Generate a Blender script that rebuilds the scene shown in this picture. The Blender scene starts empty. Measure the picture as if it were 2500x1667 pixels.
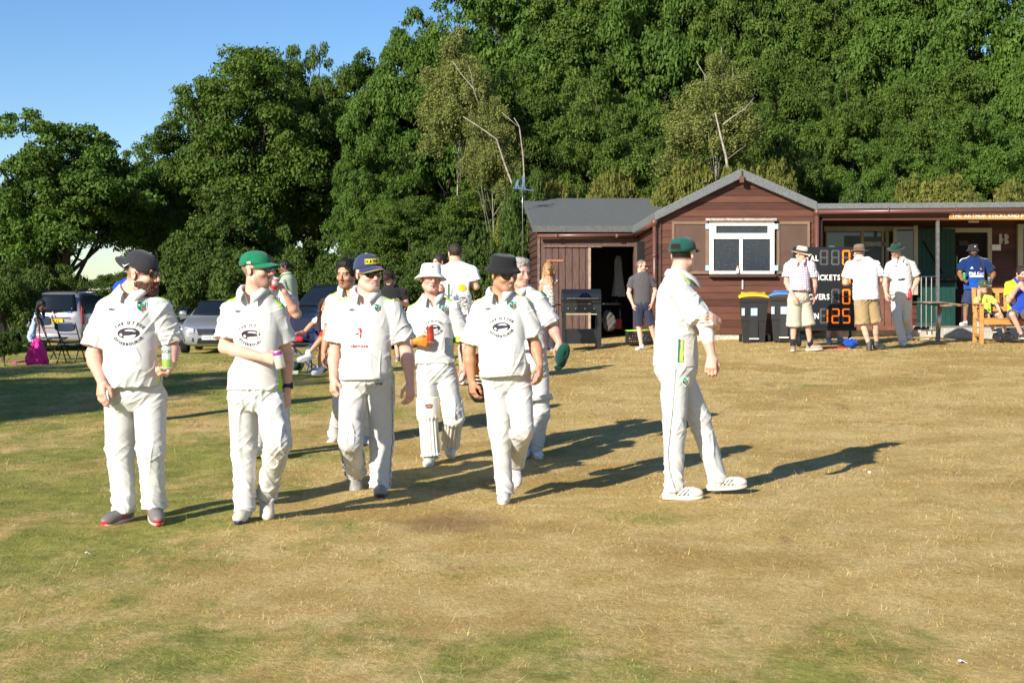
import bpy, math, random
import numpy as np
from mathutils import Vector, Matrix

# ------------------------------------------------------------------ camera, sky, sun
F, HY, CZ = 3470.0, 735.0, 1.5          # focal length and horizon row in photo pixels (2500 wide), eye height
SUN_AZ, SUN_EL = math.radians(38), math.radians(25)   # shadows run this far right of straight ahead
scn = bpy.context.scene
cam = bpy.data.cameras.new('camera'); camo = bpy.data.objects.new('camera', cam)
scn.collection.objects.link(camo); scn.camera = camo
cam.sensor_width = 36; cam.lens = F / 2500 * 36; cam.clip_end = 3000
camo.location = (0, 0, CZ); camo.rotation_euler = (math.pi / 2, 0, 0)
cam.shift_y = -(833.5 - HY) / 2500
w = bpy.data.worlds.new('World'); scn.world = w; w.use_nodes = True
nt = w.node_tree; bg = nt.nodes['Background']; sky = nt.nodes.new('ShaderNodeTexSky')
sky.sky_type = 'NISHITA'; sky.sun_disc = False; sky.sun_elevation = SUN_EL
sky.sun_rotation = SUN_AZ + math.pi; sky.air_density = 1.0; sky.dust_density = 0.25; sky.ozone_density = 3.5
bg.inputs[1].default_value = 0.092; hs_ = nt.nodes.new('ShaderNodeHueSaturation'); hs_.inputs['Saturation'].default_value = 1.20; hs_.inputs['Hue'].default_value = .508; nt.links.new(sky.outputs[0], hs_.inputs['Color']); nt.links.new(hs_.outputs[0], bg.inputs[0])
sd = bpy.data.lights.new('sun', 'SUN'); sd.energy = 4.8; sd.angle = math.radians(0.55); sd.color = (1, .93, .82)
so = bpy.data.objects.new('sun', sd); scn.collection.objects.link(so)
so.rotation_euler = Vector((math.sin(SUN_AZ) * math.cos(SUN_EL), math.cos(SUN_AZ) * math.cos(SUN_EL), -math.sin(SUN_EL))).to_track_quat('-Z', 'Y').to_euler()
vs = scn.view_settings; vs.view_transform = 'Standard'; vs.look = 'None'; vs.exposure = 0.78; vs.gamma = 1
scn.cycles.max_bounces = 6; scn.cycles.transparent_max_bounces = 8

def P3(px, py, d):                       # a point seen at photo pixel px,py standing d metres away
    return np.array([(px - 1250) / F * d, d, CZ - (py - HY) / F * d])

# ------------------------------------------------------------------ materials
MATS = {}
def lin(c):
    if isinstance(c, str):
        c = [int(c[i:i + 2], 16) / 255 for i in (0, 2, 4)]
        return tuple(x / 12.92 if x <= .04045 else ((x + .055) / 1.055) ** 2.4 for x in c)
    return tuple(c)
def nd(nt, t, **kw):
    n = nt.nodes.new(t)
    for k, v in kw.items():
        if k.startswith('i_'):
            n.inputs[k[2:].replace('_', ' ')].default_value = v
        else: setattr(n, k, v)
    return n
def mat(name, col=(.5, .5, .5), rough=.7, metal=0, var=.15, vscale=6, bump=0, bscale=40, spec=.3, emit=None, attr=None, coat=0, stretch=None, alpha=None, trans=0, sheen=0):
    if name in MATS: return MATS[name]
    m = bpy.data.materials.new(name); m.use_nodes = True; nt = m.node_tree; b = nt.nodes['Principled BSDF']; L = nt.links.new
    b.inputs['Roughness'].default_value = rough; b.inputs['Metallic'].default_value = metal
    b.inputs['Specular IOR Level'].default_value = spec; b.inputs['Coat Weight'].default_value = coat
    b.inputs['Sheen Weight'].default_value = sheen
    tc = nd(nt, 'ShaderNodeTexCoord'); mp = nd(nt, 'ShaderNodeMapping')
    if stretch: mp.inputs['Scale'].default_value = stretch
    L(tc.outputs['Object'], mp.inputs[0])
    n = nd(nt, 'ShaderNodeTexNoise', i_Scale=vscale, i_Detail=5.0, i_Roughness=.65); L(mp.outputs[0], n.inputs['Vector'])
    mr = nd(nt, 'ShaderNodeMapRange', i_From_Min=.3, i_From_Max=.7, i_To_Min=1 - var, i_To_Max=1 + var); L(n.outputs[0], mr.inputs[0])
    mx = nd(nt, 'ShaderNodeMix', data_type='RGBA', blend_type='MULTIPLY'); mx.inputs[0].default_value = 1
    c = lin(col)
    mx.inputs[6].default_value = (*c, 1)
    if attr:
        a = nd(nt, 'ShaderNodeAttribute', attribute_name=attr); L(a.outputs['Color'], mx.inputs[6])
    L(mr.outputs[0], mx.inputs[7]); L(mx.outputs[2], b.inputs['Base Color'])
    if bump:
        n2 = nd(nt, 'ShaderNodeTexNoise', i_Scale=bscale, i_Detail=4.0); L(mp.outputs[0], n2.inputs['Vector'])
        bp = nd(nt, 'ShaderNodeBump', i_Strength=bump, i_Distance=.01); L(n2.outputs[0], bp.inputs['Height']); L(bp.outputs[0], b.inputs['Normal'])
    if emit:
        b.inputs['Emission Color'].default_value = (*c, 1); b.inputs['Emission Strength'].default_value = emit
    if alpha is not None: b.inputs['Alpha'].default_value = alpha
    if trans: b.inputs['Transmission Weight'].default_value = trans
    MATS[name] = m; return m

def wood_boards(name, col, pitch, axis=2, dark=.45, off=0.0):
    """painted weatherboards: every board slightly different, weathered patches"""
    if name in MATS: return MATS[name]
    m = mat(name, col, rough=.55, var=.22, vscale=3, bump=.35, bscale=25, stretch=(.6, .6, 5) if axis == 2 else (5, 5, .6), spec=.25)
    nt = m.node_tree; L = nt.links.new; b = nt.nodes['Principled BSDF']
    old = b.inputs['Base Color'].links[0].from_socket
    tc = nd(nt, 'ShaderNodeTexCoord'); sp = nd(nt, 'ShaderNodeSeparateXYZ'); L(tc.outputs['Object'], sp.inputs[0])
    dv = nd(nt, 'ShaderNodeMath', operation='MULTIPLY_ADD'); L(sp.outputs[axis], dv.inputs[0]); dv.inputs[1].default_value = 1 / pitch; dv.inputs[2].default_value = off
    fl = nd(nt, 'ShaderNodeMath', operation='FLOOR'); L(dv.outputs[0], fl.inputs[0])
    wn = nd(nt, 'ShaderNodeTexWhiteNoise', noise_dimensions='1D'); L(fl.outputs[0], wn.inputs['W'])
    mr = nd(nt, 'ShaderNodeMapRange', i_To_Min=.72, i_To_Max=1.25); L(wn.outputs[0], mr.inputs[0])
    mx = nd(nt, 'ShaderNodeMix', data_type='RGBA', blend_type='MULTIPLY'); mx.inputs[0].default_value = 1
    L(old, mx.inputs[6]); L(mr.outputs[0], mx.inputs[7])
    n3 = nd(nt, 'ShaderNodeTexNoise', i_Scale=9.0, i_Detail=8.0, i_Roughness=.8); L(tc.outputs['Object'], n3.inputs['Vector'])
    r3 = nd(nt, 'ShaderNodeMapRange', i_From_Min=.66, i_From_Max=.74); L(n3.outputs[0], r3.inputs[0])
    m2 = nd(nt, 'ShaderNodeMix', data_type='RGBA'); L(r3.outputs[0], m2.inputs[0]); L(mx.outputs[2], m2.inputs[6]); m2.inputs[7].default_value = (.22, .16, .13, 1)
    L(m2.outputs[2], b.inputs['Base Color']); return m

# ------------------------------------------------------------------ mesh collector
COL = scn.collection
class MB:
    def __init__(s): s.v = []; s.f = []; s.c = []; s.n = 0
    def add(s, v, f, col=None):
        v = np.asarray(v, float).reshape(-1, 3); s.v.append(v)
        s.f += [tuple(int(i) + s.n for i in q) for q in f]; s.n += len(v)
        s.c.append(np.tile(lin(col) if col is not None else (.5, .5, .5), (len(v), 1)) if not (isinstance(col, np.ndarray) and col.ndim == 2) else col)
        return s
    def box(s, lo, hi, col=None, M=None):
        x0, y0, z0 = lo; x1, y1, z1 = hi
        v = np.array([(x0, y0, z0), (x1, y0, z0), (x1, y1, z0), (x0, y1, z0), (x0, y0, z1), (x1, y0, z1), (x1, y1, z1), (x0, y1, z1)], float)
        if M is not None: v = v @ M[:3, :3].T + M[:3, 3]
        return s.add(v, [(0, 3, 2, 1), (4, 5, 6, 7), (0, 1, 5, 4), (1, 2, 6, 5), (2, 3, 7, 6), (3, 0, 4, 7)], col)
    def tube(s, pts, r, n=10, col=None, caps=True):
        pts = [np.asarray(p, float) for p in pts]; r = r if hasattr(r, '__len__') else [r] * len(pts)
        V = []; up = None
        for i, p in enumerate(pts):
            t = pts[min(i + 1, len(pts) - 1)] - pts[max(i - 1, 0)]; t /= np.linalg.norm(t) + 1e-9
            if up is None: up = np.cross(t, (0, 0, 1) if abs(t[2]) < .9 else (1, 0, 0))
            a = up - t * np.dot(up, t); a /= np.linalg.norm(a) + 1e-9; up = a; b = np.cross(t, a)
            for k in range(n):
                q = 2 * math.pi * k / n; V.append(p + (a * math.cos(q) + b * math.sin(q)) * r[i])
        Fc = [(i * n + k, i * n + (k + 1) % n, (i + 1) * n + (k + 1) % n, (i + 1) * n + k) for i in range(len(pts) - 1) for k in range(n)]
        if caps: Fc += [tuple(range(n))[::-1], tuple(range((len(pts) - 1) * n, len(pts) * n))]
        return s.add(V, Fc, col)
    def lathe(s, prof, n=24, col=None, M=None, sx=1, sy=1, zf=None):
        V = []; C = []
        for i, p in enumerate(prof):
            for k in range(n):
                q = 2 * math.pi * k / n; z = p[1]
                if zf: z += zf(q, p[0])
                V.append((p[0] * math.cos(q) * sx, p[0] * math.sin(q) * sy, z)); C.append(lin(p[2]) if len(p) > 2 else (lin(col) if col is not None else (.5, .5, .5)))
        V = np.array(V)
        if M is not None: V = V @ M[:3, :3].T + M[:3, 3]
        Fc = [(i * n + k, i * n + (k + 1) % n, (i + 1) * n + (k + 1) % n, (i + 1) * n + k) for i in range(len(prof) - 1) for k in range(n)]
        return s.add(V, Fc, np.array(C))
    def prism(s, poly, y0, y1, col=None, M=None):      # polygon in xz, extruded along y
        n = len(poly); v = np.array([(x, y0, z) for x, z in poly] + [(x, y1, z) for x, z in poly], float)
        if M is not None: v = v @ M[:3, :3].T + M[:3, 3]
        return s.add(v, [tuple(range(n)), tuple(range(n, 2 * n))[::-1]] + [(i, i + n, (i + 1) % n + n, (i + 1) % n) for i in range(n)], col)
    def grid(s, fn, nu, nv, col=None, thick=0):
        V = [fn(i / nu, j / nv) for i in range(nu + 1) for j in range(nv + 1)]
        Fc = [(i * (nv + 1) + j, (i + 1) * (nv + 1) + j, (i + 1) * (nv + 1) + j + 1, i * (nv + 1) + j + 1) for i in range(nu) for j in range(nv)]
        return s.add(V, Fc, col)
    def build(s, name, m, parent=None, smooth=False, bevel=0, off=None, solid=0):
        V = np.concatenate(s.v); C = np.concatenate(s.c)
        if off is not None: V = V - np.asarray(off)
        o = mesh_obj(name, V, s.f, m, parent, smooth, C)
        if solid:
            md = o.modifiers.new('s', 'SOLIDIFY'); md.thickness = solid; md.offset = 0
        if bevel:
            md = o.modifiers.new('b', 'BEVEL'); md.width = bevel; md.segments = 2; md.limit_method = 'ANGLE'
        return o
def mesh_obj(name, V, faces, m, parent=None, smooth=False, C=None, quads=None):
    me = bpy.data.meshes.new(name)
    V = np.asarray(V, np.float32)
    if quads is not None:
        me.vertices.add(len(V)); me.vertices.foreach_set('co', V.ravel())
        k = quads.shape[1]; n = len(quads)
        me.loops.add(n * k); me.loops.foreach_set('vertex_index', quads.astype(np.int32).ravel())
        me.polygons.add(n); me.polygons.foreach_set('loop_start', np.arange(0, n * k, k, dtype=np.int32))
        me.update(calc_edges=True)
    else:
        me.from_pydata(V.tolist(), [], faces); me.update()
    if smooth: me.polygons.foreach_set('use_smooth', np.ones(len(me.polygons), bool))
    if C is not None:
        a = me.color_attributes.new('Col', 'FLOAT_COLOR', 'POINT')
        a.data.foreach_set('color', np.hstack([C, np.ones((len(C), 1))]).astype(np.float32).ravel())
    me.materials.append(m)
    o = bpy.data.objects.new(name, me); COL.objects.link(o)
    if parent is not None: o.parent = parent
    return o
def tag(o, label=None, cat=None, group=None, kind=None):
    if label: o['label'] = label
    if cat: o['category'] = cat
    if group: o['group'] = group
    if kind: o['kind'] = kind
    return o
def thing(name, loc, label, cat, group=None, rz=0):
    o = bpy.data.objects.new(name, None); COL.objects.link(o); o.location = loc; o.rotation_euler = (0, 0, rz); o.empty_display_size = .1
    return tag(o, label, cat, group)
def frame(o, x, y, z):
    M = np.eye(4); M[:3, 0] = x; M[:3, 1] = y; M[:3, 2] = z; M[:3, 3] = o; return M
def unit(v): v = np.asarray(v, float); return v / (np.linalg.norm(v) + 1e-12)

# ------------------------------------------------------------------ lettering
_G = {}
def glyph(ch, font_bold=0.0):
    k = (ch, font_bold)
    if k in _G: return _G[k]
    cu = bpy.data.curves.new('g', 'FONT'); cu.body = ch; cu.size = 1; cu.offset = font_bold; cu.resolution_u = 2
    o = bpy.data.objects.new('g', cu); COL.objects.link(o)
    dg = bpy.context.evaluated_depsgraph_get(); me = o.evaluated_get(dg).to_mesh()
    v = np.array([tuple(x.co) for x in me.vertices]).reshape(-1, 3); f = [tuple(p.vertices) for p in me.polygons]
    o.evaluated_get(dg).to_mesh_clear(); bpy.data.objects.remove(o); bpy.data.curves.remove(cu)
    wd = (v[:, 0].max() - v[:, 0].min(), v[:, 0].min()) if len(v) else (.25, 0)
    _G[k] = (v, f, wd); return _G[k]
def text2d(s, size, bold=0.0, gap=.09, squeeze=1.0, arc=None):
    """list of (verts xy, faces); centred. arc=(radius_x, radius_z, start_angle, end_angle)"""
    out = []; x = 0; items = []
    for ch in s:
        if ch == ' ': x += .35 * squeeze; continue
        v, f, (wd, x0) = glyph(ch, bold); items.append((v, f, x - x0 * squeeze, x + wd * squeeze / 2)); x += wd * squeeze + gap
    tot = x - gap
    for v, f, ox, cx in items:
        q = np.column_stack([v[:, 0] * squeeze + ox, v[:, 1]])
        if arc is None:
            q = (q - [tot / 2, 0]) * size
        else:
            rx, rz, a0, a1 = arc; a = a0 + (a1 - a0) * (cx / tot)
            q = (q - [cx, 0]) * size; sgn = 1 if a0 > a1 else -1
            th = a - sgn * math.pi / 2
            R = np.array([[math.cos(th), -math.sin(th)], [math.sin(th), math.cos(th)]]); q = q @ R.T + [rx * math.cos(a), rz * math.sin(a)]
        out.append((q, f))
    return out
def text_mb(mb, s, size, M, col, **kw):
    for q, f in text2d(s, size, **kw):
        v = np.column_stack([q[:, 0], np.zeros(len(q)), q[:, 1]]); mb.add(v @ M[:3, :3].T + M[:3, 3], f, col)

# ------------------------------------------------------------------ noise for geometry
def snoise(P, seed=0, freq=(1, 1, 1), n=7):
    rs = np.random.RandomState(seed); P = np.asarray(P) * np.asarray(freq); o = np.zeros(len(P))
    Wp = P + .35 * np.sin(P[:, [1, 2, 0]] * 1.7 + rs.rand(3) * 6)
    for _ in range(n):
        k = rs.randn(3); k /= np.linalg.norm(k); k *= rs.uniform(.7, 1.6); o += np.sin(Wp @ k * 2 * math.pi + rs.rand() * 6.28)
    return o / math.sqrt(n / 2) / 1.6

# ------------------------------------------------------------------ terrain
_TP = [(300, 1279, 363), (608, 1262, 368), (905, 1208, 324), (1060, 1137, 280), (1230, 1230, 338), (1720, 1205, 343), (1280, 1125, 277),
       (150, 889, 120), (480, 857, 85), (180, 850, 80), (815, 862, 98), (800, 916, 168), (1010, 935, 178), (1440, 853, 125), (1560, 859, 130),
       (1400, 833, 105), (1940, 856, 150), (2110, 856, 150), (2205, 840, 140), (2335, 834, 132), (2440, 838, 132), (1700, 829, 125), (2600, 840, 132), (712, 864, 129), (1120, 938, 185), (960, 885, 140)]
_T = [((px - 1250) / ppm, F / ppm, CZ - (py - HY) / ppm) for px, py, ppm in _TP]
_T += [(0, 0, -.1), (-4, 3, -.1), (5, 3, -.05), (-3, 6, -.04), (0, 6, -.03), (3, 6, -.02), (-14, 10, 0), (-14, 22, .05), (12, 12, .15), (12, 22, .55), (-30, 38, .1), (-20, 55, .2), (0, 55, .6), (25, 30, .9), (25, 50, 1.5), (8, 45, 1.1),
       (9, 33, 1.0), (-40, 10, 0), (40, 10, .3), (-50, 90, .2), (50, 90, 2), (0, 90, 1)]
_T = np.array(_T); _s = 6.0
def _phi(a, b):
    r = np.sqrt(((a[:, None, :] - b[None]) ** 2).sum(2) + 1.0) / _s; return r
_K = _phi(_T[:, :2], _T[:, :2]); _w = np.linalg.solve(_K - .12 * np.eye(len(_T)), _T[:, 2])
def ground(x, y):
    x = np.atleast_1d(np.asarray(x, float)); y = np.atleast_1d(np.asarray(y, float)); out = np.empty(len(x))
    for i in range(0, len(x), 60000):
        q = np.column_stack([np.clip(x[i:i + 60000], -60, 60), np.clip(y[i:i + 60000], -10, 95)]); out[i:i + 60000] = _phi(q, _T[:, :2]) @ _w
    return out
def gz(x, y): return float(ground(x, y)[0])
# ================================================================== GROUND
def ground_colour(nt):
    """dry summer turf: straw ground, greener patches, brown scuffs; world position so blades and soil agree"""
    L = nt.links.new
    g = nd(nt, 'ShaderNodeNewGeometry'); pos = g.outputs['Position']
    def noise(scale, detail=4, rough=.6, st=None):
        n = nd(nt, 'ShaderNodeTexNoise', i_Scale=scale, i_Detail=float(detail), i_Roughness=rough)
        if st:
            mp = nd(nt, 'ShaderNodeMapping'); mp.inputs['Scale'].default_value = st; L(pos, mp.inputs[0]); L(mp.outputs[0], n.inputs['Vector'])
        else: L(pos, n.inputs['Vector'])
        return n.outputs[0]
    def m(op, a, b=None, c=None):
        n = nd(nt, 'ShaderNodeMath', operation=op)
        for i, q in enumerate((a, b, c)):
            if q is None: continue
            if isinstance(q, (int, float)): n.inputs[i].default_value = q
            else: L(q, n.inputs[i])
        return n.outputs[0]
    def ramp(v, a, b):
        n = nd(nt, 'ShaderNodeMapRange', i_From_Min=a, i_From_Max=b, interpolation_type='SMOOTHSTEP'); L(v, n.inputs[0]); return n.outputs[0]
    def mix(f, a, b):
        n = nd(nt, 'ShaderNodeMix', data_type='RGBA')
        if isinstance(f, float): n.inputs[0].default_value = f
        else: L(f, n.inputs[0])
        for i, q in ((6, a), (7, b)):
            if isinstance(q, tuple): n.inputs[i].default_value = (*q, 1)
            else: L(q, n.inputs[i])
        return n.outputs[2]
    sp = nd(nt, 'ShaderNodeSeparateXYZ'); L(pos, sp.inputs[0])
    # more green towards the left and on the near right
    leftg = ramp(m('MULTIPLY_ADD', sp.outputs[1], -.10, m('MULTIPLY', sp.outputs[0], -1.0)), -1.4, 2.0)
    nearr = m('MULTIPLY', ramp(sp.outputs[1], 7.4, 6.2), ramp(sp.outputs[0], -.6, .6))
    bias = m('MULTIPLY_ADD', nearr, .14, m('MULTIPLY', leftg, .165))
    gn = m('ADD', m('MULTIPLY_ADD', noise(1.1, 5, .65, (1, .55, 1)), .62, m('MULTIPLY', noise(.3, 2), .38)), bias)
    green = ramp(m('MULTIPLY_ADD', noise(9, 4, .7), .22, gn), .66, .80)
    dry = mix(ramp(noise(2.3, 6, .7), .35, .65), (.51, .36, .125), (.62, .465, .20))
    dry = mix(ramp(noise(.7, 4), .5, .62), dry, (.46, .32, .11))
    gr = mix(ramp(noise(4, 5, .7), .35, .65), (.16, .20, .036), (.30, .32, .065))
    c = mix(m('MULTIPLY', green, .85), dry, gr)
    scuff = m('MULTIPLY', ramp(noise(1.7, 6, .72, (1, .5, 1)), .60, .69), .5)
    c = mix(scuff, c, (.26, .165, .08))
    # the bare brown patch in the middle of the near ground
    dx = m('SUBTRACT', sp.outputs[0], -.42); dy = m('SUBTRACT', sp.outputs[1], 9.35)
    rr = m('SQRT', m('ADD', m('MULTIPLY', dx, m('MULTIPLY', dx, 2.6)), m('MULTIPLY', dy, m('MULTIPLY', dy, 2.2))))
    patch = m('MULTIPLY', ramp(m('MULTIPLY_ADD', noise(5, 5, .7), -.9, m('ADD', rr, .45)), .75, .25), .55)
    c = mix(patch, c, (.20, .115, .06))
    fine = nd(nt, 'ShaderNodeMapRange', i_From_Min=.3, i_From_Max=.7, i_To_Min=.72, i_To_Max=1.25); L(noise(34, 5, .8, (1, .6, 1)), fine.inputs[0])
    mx = nd(nt, 'ShaderNodeMix', data_type='RGBA', blend_type='MULTIPLY'); mx.inputs[0].default_value = 1; L(c, mx.inputs[6]); L(fine.outputs[0], mx.inputs[7])
    return mx.outputs[2], noise
mg = bpy.data.materials.new('turf'); mg.use_nodes = True; nt = mg.node_tree; b = nt.nodes['Principled BSDF']; b.inputs['Roughness'].default_value = .95; b.inputs['Specular IOR Level'].default_value = .1
c, noise = ground_colour(nt)
dk = nd(nt, 'ShaderNodeMix', data_type='RGBA', blend_type='MULTIPLY'); dk.inputs[0].default_value = 1; nt.links.new(c, dk.inputs[6]); dk.inputs[7].default_value = (.95, .93, .90, 1)
nt.links.new(dk.outputs[2], b.inputs['Base Color'])
bp = nd(nt, 'ShaderNodeBump', i_Strength=.9, i_Distance=.03); nt.links.new(noise(26, 6, .75), bp.inputs['Height']); nt.links.new(bp.outputs[0], b.inputs['Normal'])
ys = np.concatenate([np.arange(-6, 4, 1.), np.arange(4, 14, .12), np.arange(14, 32, .3), np.arange(32, 60, 1.), np.arange(60, 120, 6.), [160, 260, 500, 1200]])
xs = np.concatenate([[-900, -400, -150, -80], np.arange(-50, -14, 2.), np.arange(-14, 14, .2), np.arange(14, 51, 2.), [80, 150, 400, 900]])
X, Y = np.meshgrid(xs, ys, indexing='ij'); V = np.column_stack([X.ravel(), Y.ravel(), ground(X.ravel(), Y.ravel())])
V[:, 2] += .010 * snoise(V[:, :2] @ np.eye(2, 3), 3, (.9, .9, 1)) * (V[:, 1] < 40)
def ground_at(x, y):
    x = np.atleast_1d(x).astype(float); y = np.atleast_1d(y).astype(float)
    return ground(x, y) + .010 * snoise(np.column_stack([x, y, 0 * x]), 3, (.9, .9, 1)) * (y < 40)
nx, ny = len(xs), len(ys); I = (np.arange(nx - 1)[:, None] * ny + np.arange(ny - 1)[None]).ravel()
tag(mesh_obj('ground', V, None, mg, smooth=True, quads=np.column_stack([I, I + ny, I + ny + 1, I + 1])), kind='structure')

# mown grass blades over the near field
def build_grass():
    rs = np.random.RandomState(5); parts = []
    for y0, y1, dens, ln, wd in ((5.0, 7.5, 13000, .022, .0034), (7.5, 10.5, 9000, .024, .0042), (10.5, 15, 4200, .028, .006), (15, 22, 1700, .034, .009), (22, 33, 600, .038, .015)):
        xm = .39 * y1 + .6; n = int(2 * xm * (y1 - y0) * dens)
        x = rs.uniform(-xm, xm, n); y = rs.uniform(y0, y1, n); k = np.abs(x) < .39 * y + .4; x = x[k]; y = y[k]; n = len(x)
        cl = snoise(np.column_stack([x, y, 0 * x]), 11, (3.1, 3.1, 1)); k = rs.rand(n) < .62 + .38 * np.clip(cl, -1, 1); x = x[k]; y = y[k]; cl = cl[k]; n = len(x)
        a = rs.uniform(0, 6.283, n); t = np.clip(rs.normal(1.25, .20, n), .5, 1.5); l = ln * rs.uniform(.5, 1.35, n) * (1 + .25 * cl)
        lg = rs.rand(n) < .003; l[lg] *= 2.6; t[lg] *= .8
        z = ground_at(x, y) - .004; w2 = wd * .5 * rs.uniform(.7, 1.3, n)
        dx, dy, dz = np.cos(a) * np.sin(t), np.sin(a) * np.sin(t), np.cos(t)
        b = np.column_stack([x, y, z]); s = np.column_stack([-np.sin(a), np.cos(a), 0 * a]) * w2[:, None]
        tip = b + np.column_stack([dx, dy, dz]) * l[:, None]
        parts.append(np.stack([b - s, b + s, tip], 1).reshape(-1, 3))
    return np.concatenate(parts)
mb_ = bpy.data.materials.new('grass_blades'); mb_.use_nodes = True; nt = mb_.node_tree; b = nt.nodes['Principled BSDF']
b.inputs['Roughness'].default_value = .8; b.inputs['Specular IOR Level'].default_value = .1
c, noise = ground_colour(nt)
ge = nd(nt, 'ShaderNodeNewGeometry'); rr = nd(nt, 'ShaderNodeMapRange', i_To_Min=.86, i_To_Max=1.22); nt.links.new(ge.outputs['Random Per Island'], rr.inputs[0])
mx = nd(nt, 'ShaderNodeMix', data_type='RGBA', blend_type='MULTIPLY'); mx.inputs[0].default_value = 1; nt.links.new(c, mx.inputs[6]); nt.links.new(rr.outputs[0], mx.inputs[7])
nt.links.new(mx.outputs[2], b.inputs['Base Color'])
if not globals().get('NOGRASS'):
    gv = build_grass()
    tag(mesh_obj('grass', gv, None, mb_, quads=np.arange(len(gv)).reshape(-1, 3)), 'short dry mown grass covering the cricket field', 'grass', kind='stuff')

# ================================================================== TREES
def leaf_mat(name, c1, c2, gloss=.12):
    m = bpy.data.materials.new(name); m.use_nodes = True; nt = m.node_tree; L = nt.links.new; b = nt.nodes['Principled BSDF']
    a = nd(nt, 'ShaderNodeAttribute', attribute_name='Col'); g = nd(nt, 'ShaderNodeNewGeometry')
    n = nd(nt, 'ShaderNodeMix', data_type='RGBA'); n.inputs[6].default_value = (*c1, 1); n.inputs[7].default_value = (*c2, 1)
    ad = nd(nt, 'ShaderNodeMath', operation='MULTIPLY_ADD'); L(g.outputs['Random Per Island'], ad.inputs[0]); ad.inputs[1].default_value = .5
    sx = nd(nt, 'ShaderNodeSeparateColor'); L(a.outputs['Color'], sx.inputs[0]); L(sx.outputs[0], ad.inputs[2]); L(ad.outputs[0], n.inputs[0])
    L(n.outputs[2], b.inputs['Base Color']); b.inputs['Roughness'].default_value = .6; b.inputs['Specular IOR Level'].default_value = gloss
    t = nd(nt, 'ShaderNodeBsdfTranslucent'); mc = nd(nt, 'ShaderNodeMix', data_type='RGBA', blend_type='MULTIPLY'); mc.inputs[0].default_value = 1
    L(n.outputs[2], mc.inputs[6]); mc.inputs[7].default_value = (1.5, 1.6, .7, 1); L(mc.outputs[2], t.inputs[0])
    mx = nd(nt, 'ShaderNodeMixShader'); mx.inputs[0].default_value = .25; L(b.outputs[0], mx.inputs[1]); L(t.outputs[0], mx.inputs[2])
    L(mx.outputs[0], nt.nodes['Material Output'].inputs[0]); return m
LM = {'oak': leaf_mat('oak_leaves', (.030, .064, .010), (.105, .165, .026)),
      'lush': leaf_mat('lush_leaves', (.034, .074, .012), (.105, .178, .028)),
      'dark': leaf_mat('ivy_leaves', (.024, .052, .011), (.088, .138, .026)),
      'birch': leaf_mat('birch_leaves', (.085, .11, .028), (.22, .235, .065), .12),
      'olive': leaf_mat('shrub_leaves', (.070, .090, .018), (.20, .20, .042), .12)}
bark = mat('bark', (.085, .07, .055), rough=.9, var=.4, vscale=5, bump=.8, bscale=12, stretch=(4, 4, 1))
birchbark = mat('birch_bark', (.27, .24, .19), rough=.7, var=.5, vscale=3, stretch=(1, 1, 3))
def crown_verts(seed, R, H, nl, nleaf, ls, flat=.62, hole=.0, droop=0, shape=1.0):
    rs = np.random.RandomState(seed); D = rs.randn(nl * 4, 3); D /= np.linalg.norm(D, axis=1)[:, None]; D = D[D[:, 2] > -.55][:nl]
    rad = rs.uniform(.35, 1.0, len(D)) ** .6
    # uneven outline: radius changes with direction
    rad = rad * (1 + .17 * snoise(D, seed + 9, (.8, .8, .8)))
    cx = D * rad[:, None]; cx[:, 2] = np.sign(cx[:, 2]) * np.abs(cx[:, 2]) ** shape
    C = cx * [R * .84, R * .84, H * .5 * .86]; C[:, 2] += H * .5
    rl = R * rs.uniform(.19, .37, len(C)) * (1.05 - .25 * np.abs(D[:, 2])); tone = rs.rand(len(C)) * .5
    # every lobe carries a dozen smaller sprays, so the outline and the light break up like real foliage
    m_ = 9; d2 = rs.randn(len(C) * m_, 3); d2 /= np.linalg.norm(d2, axis=1)[:, None]; d2[:, 2] = np.abs(d2[:, 2]) * .9 - .12
    big = (C, rl); C = np.repeat(C, m_, 0) + d2 * np.repeat(rl, m_)[:, None] * [.85, .85, .75]; rl = np.repeat(rl, m_) * rs.uniform(.28, .52, len(C)); tone = np.repeat(tone, m_) * .6 + rs.rand(len(C)) * .28
    p = rl ** 2; p /= p.sum(); k = rs.choice(len(C), nleaf, p=p)
    d = rs.randn(nleaf, 3); d /= np.linalg.norm(d, axis=1)[:, None]; lo = (d[:, 2] < -.15) & (rs.rand(nleaf) < .75); d[lo, 2] *= -1
    # twigs: leaves bunch on sub-clumps of each lobe
    sc = snoise(d * 1.0 + C[k] * 3.1, seed + 3, (1.3, 1.3, 1.3)); r = rl[k] * (.82 + .12 * sc + .16 * rs.randn(nleaf))
    pos = C[k] + d * r[:, None] * [1, 1, flat]
    if droop: pos[:, 2] -= droop * np.abs(rs.randn(nleaf)) * rl[k]
    n = d + rs.randn(nleaf, 3) * .6 + [0, 0, .45]; n /= np.linalg.norm(n, axis=1)[:, None]
    t = np.cross(n, rs.randn(nleaf, 3)); t /= np.linalg.norm(t, axis=1)[:, None]; b = np.cross(n, t)
    s = ls * rs.uniform(.6, 1.4, nleaf)[:, None]
    V = np.stack([pos - t * s, pos + b * s * .55 + n * s * .12, pos + t * s, pos - b * s * .55 - n * s * .1], 1).reshape(-1, 3)
    col = np.repeat(tone[k] + rs.rand(nleaf) * .12, 4)
    return V, np.column_stack([col] * 3), big[0], big[1]
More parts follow.
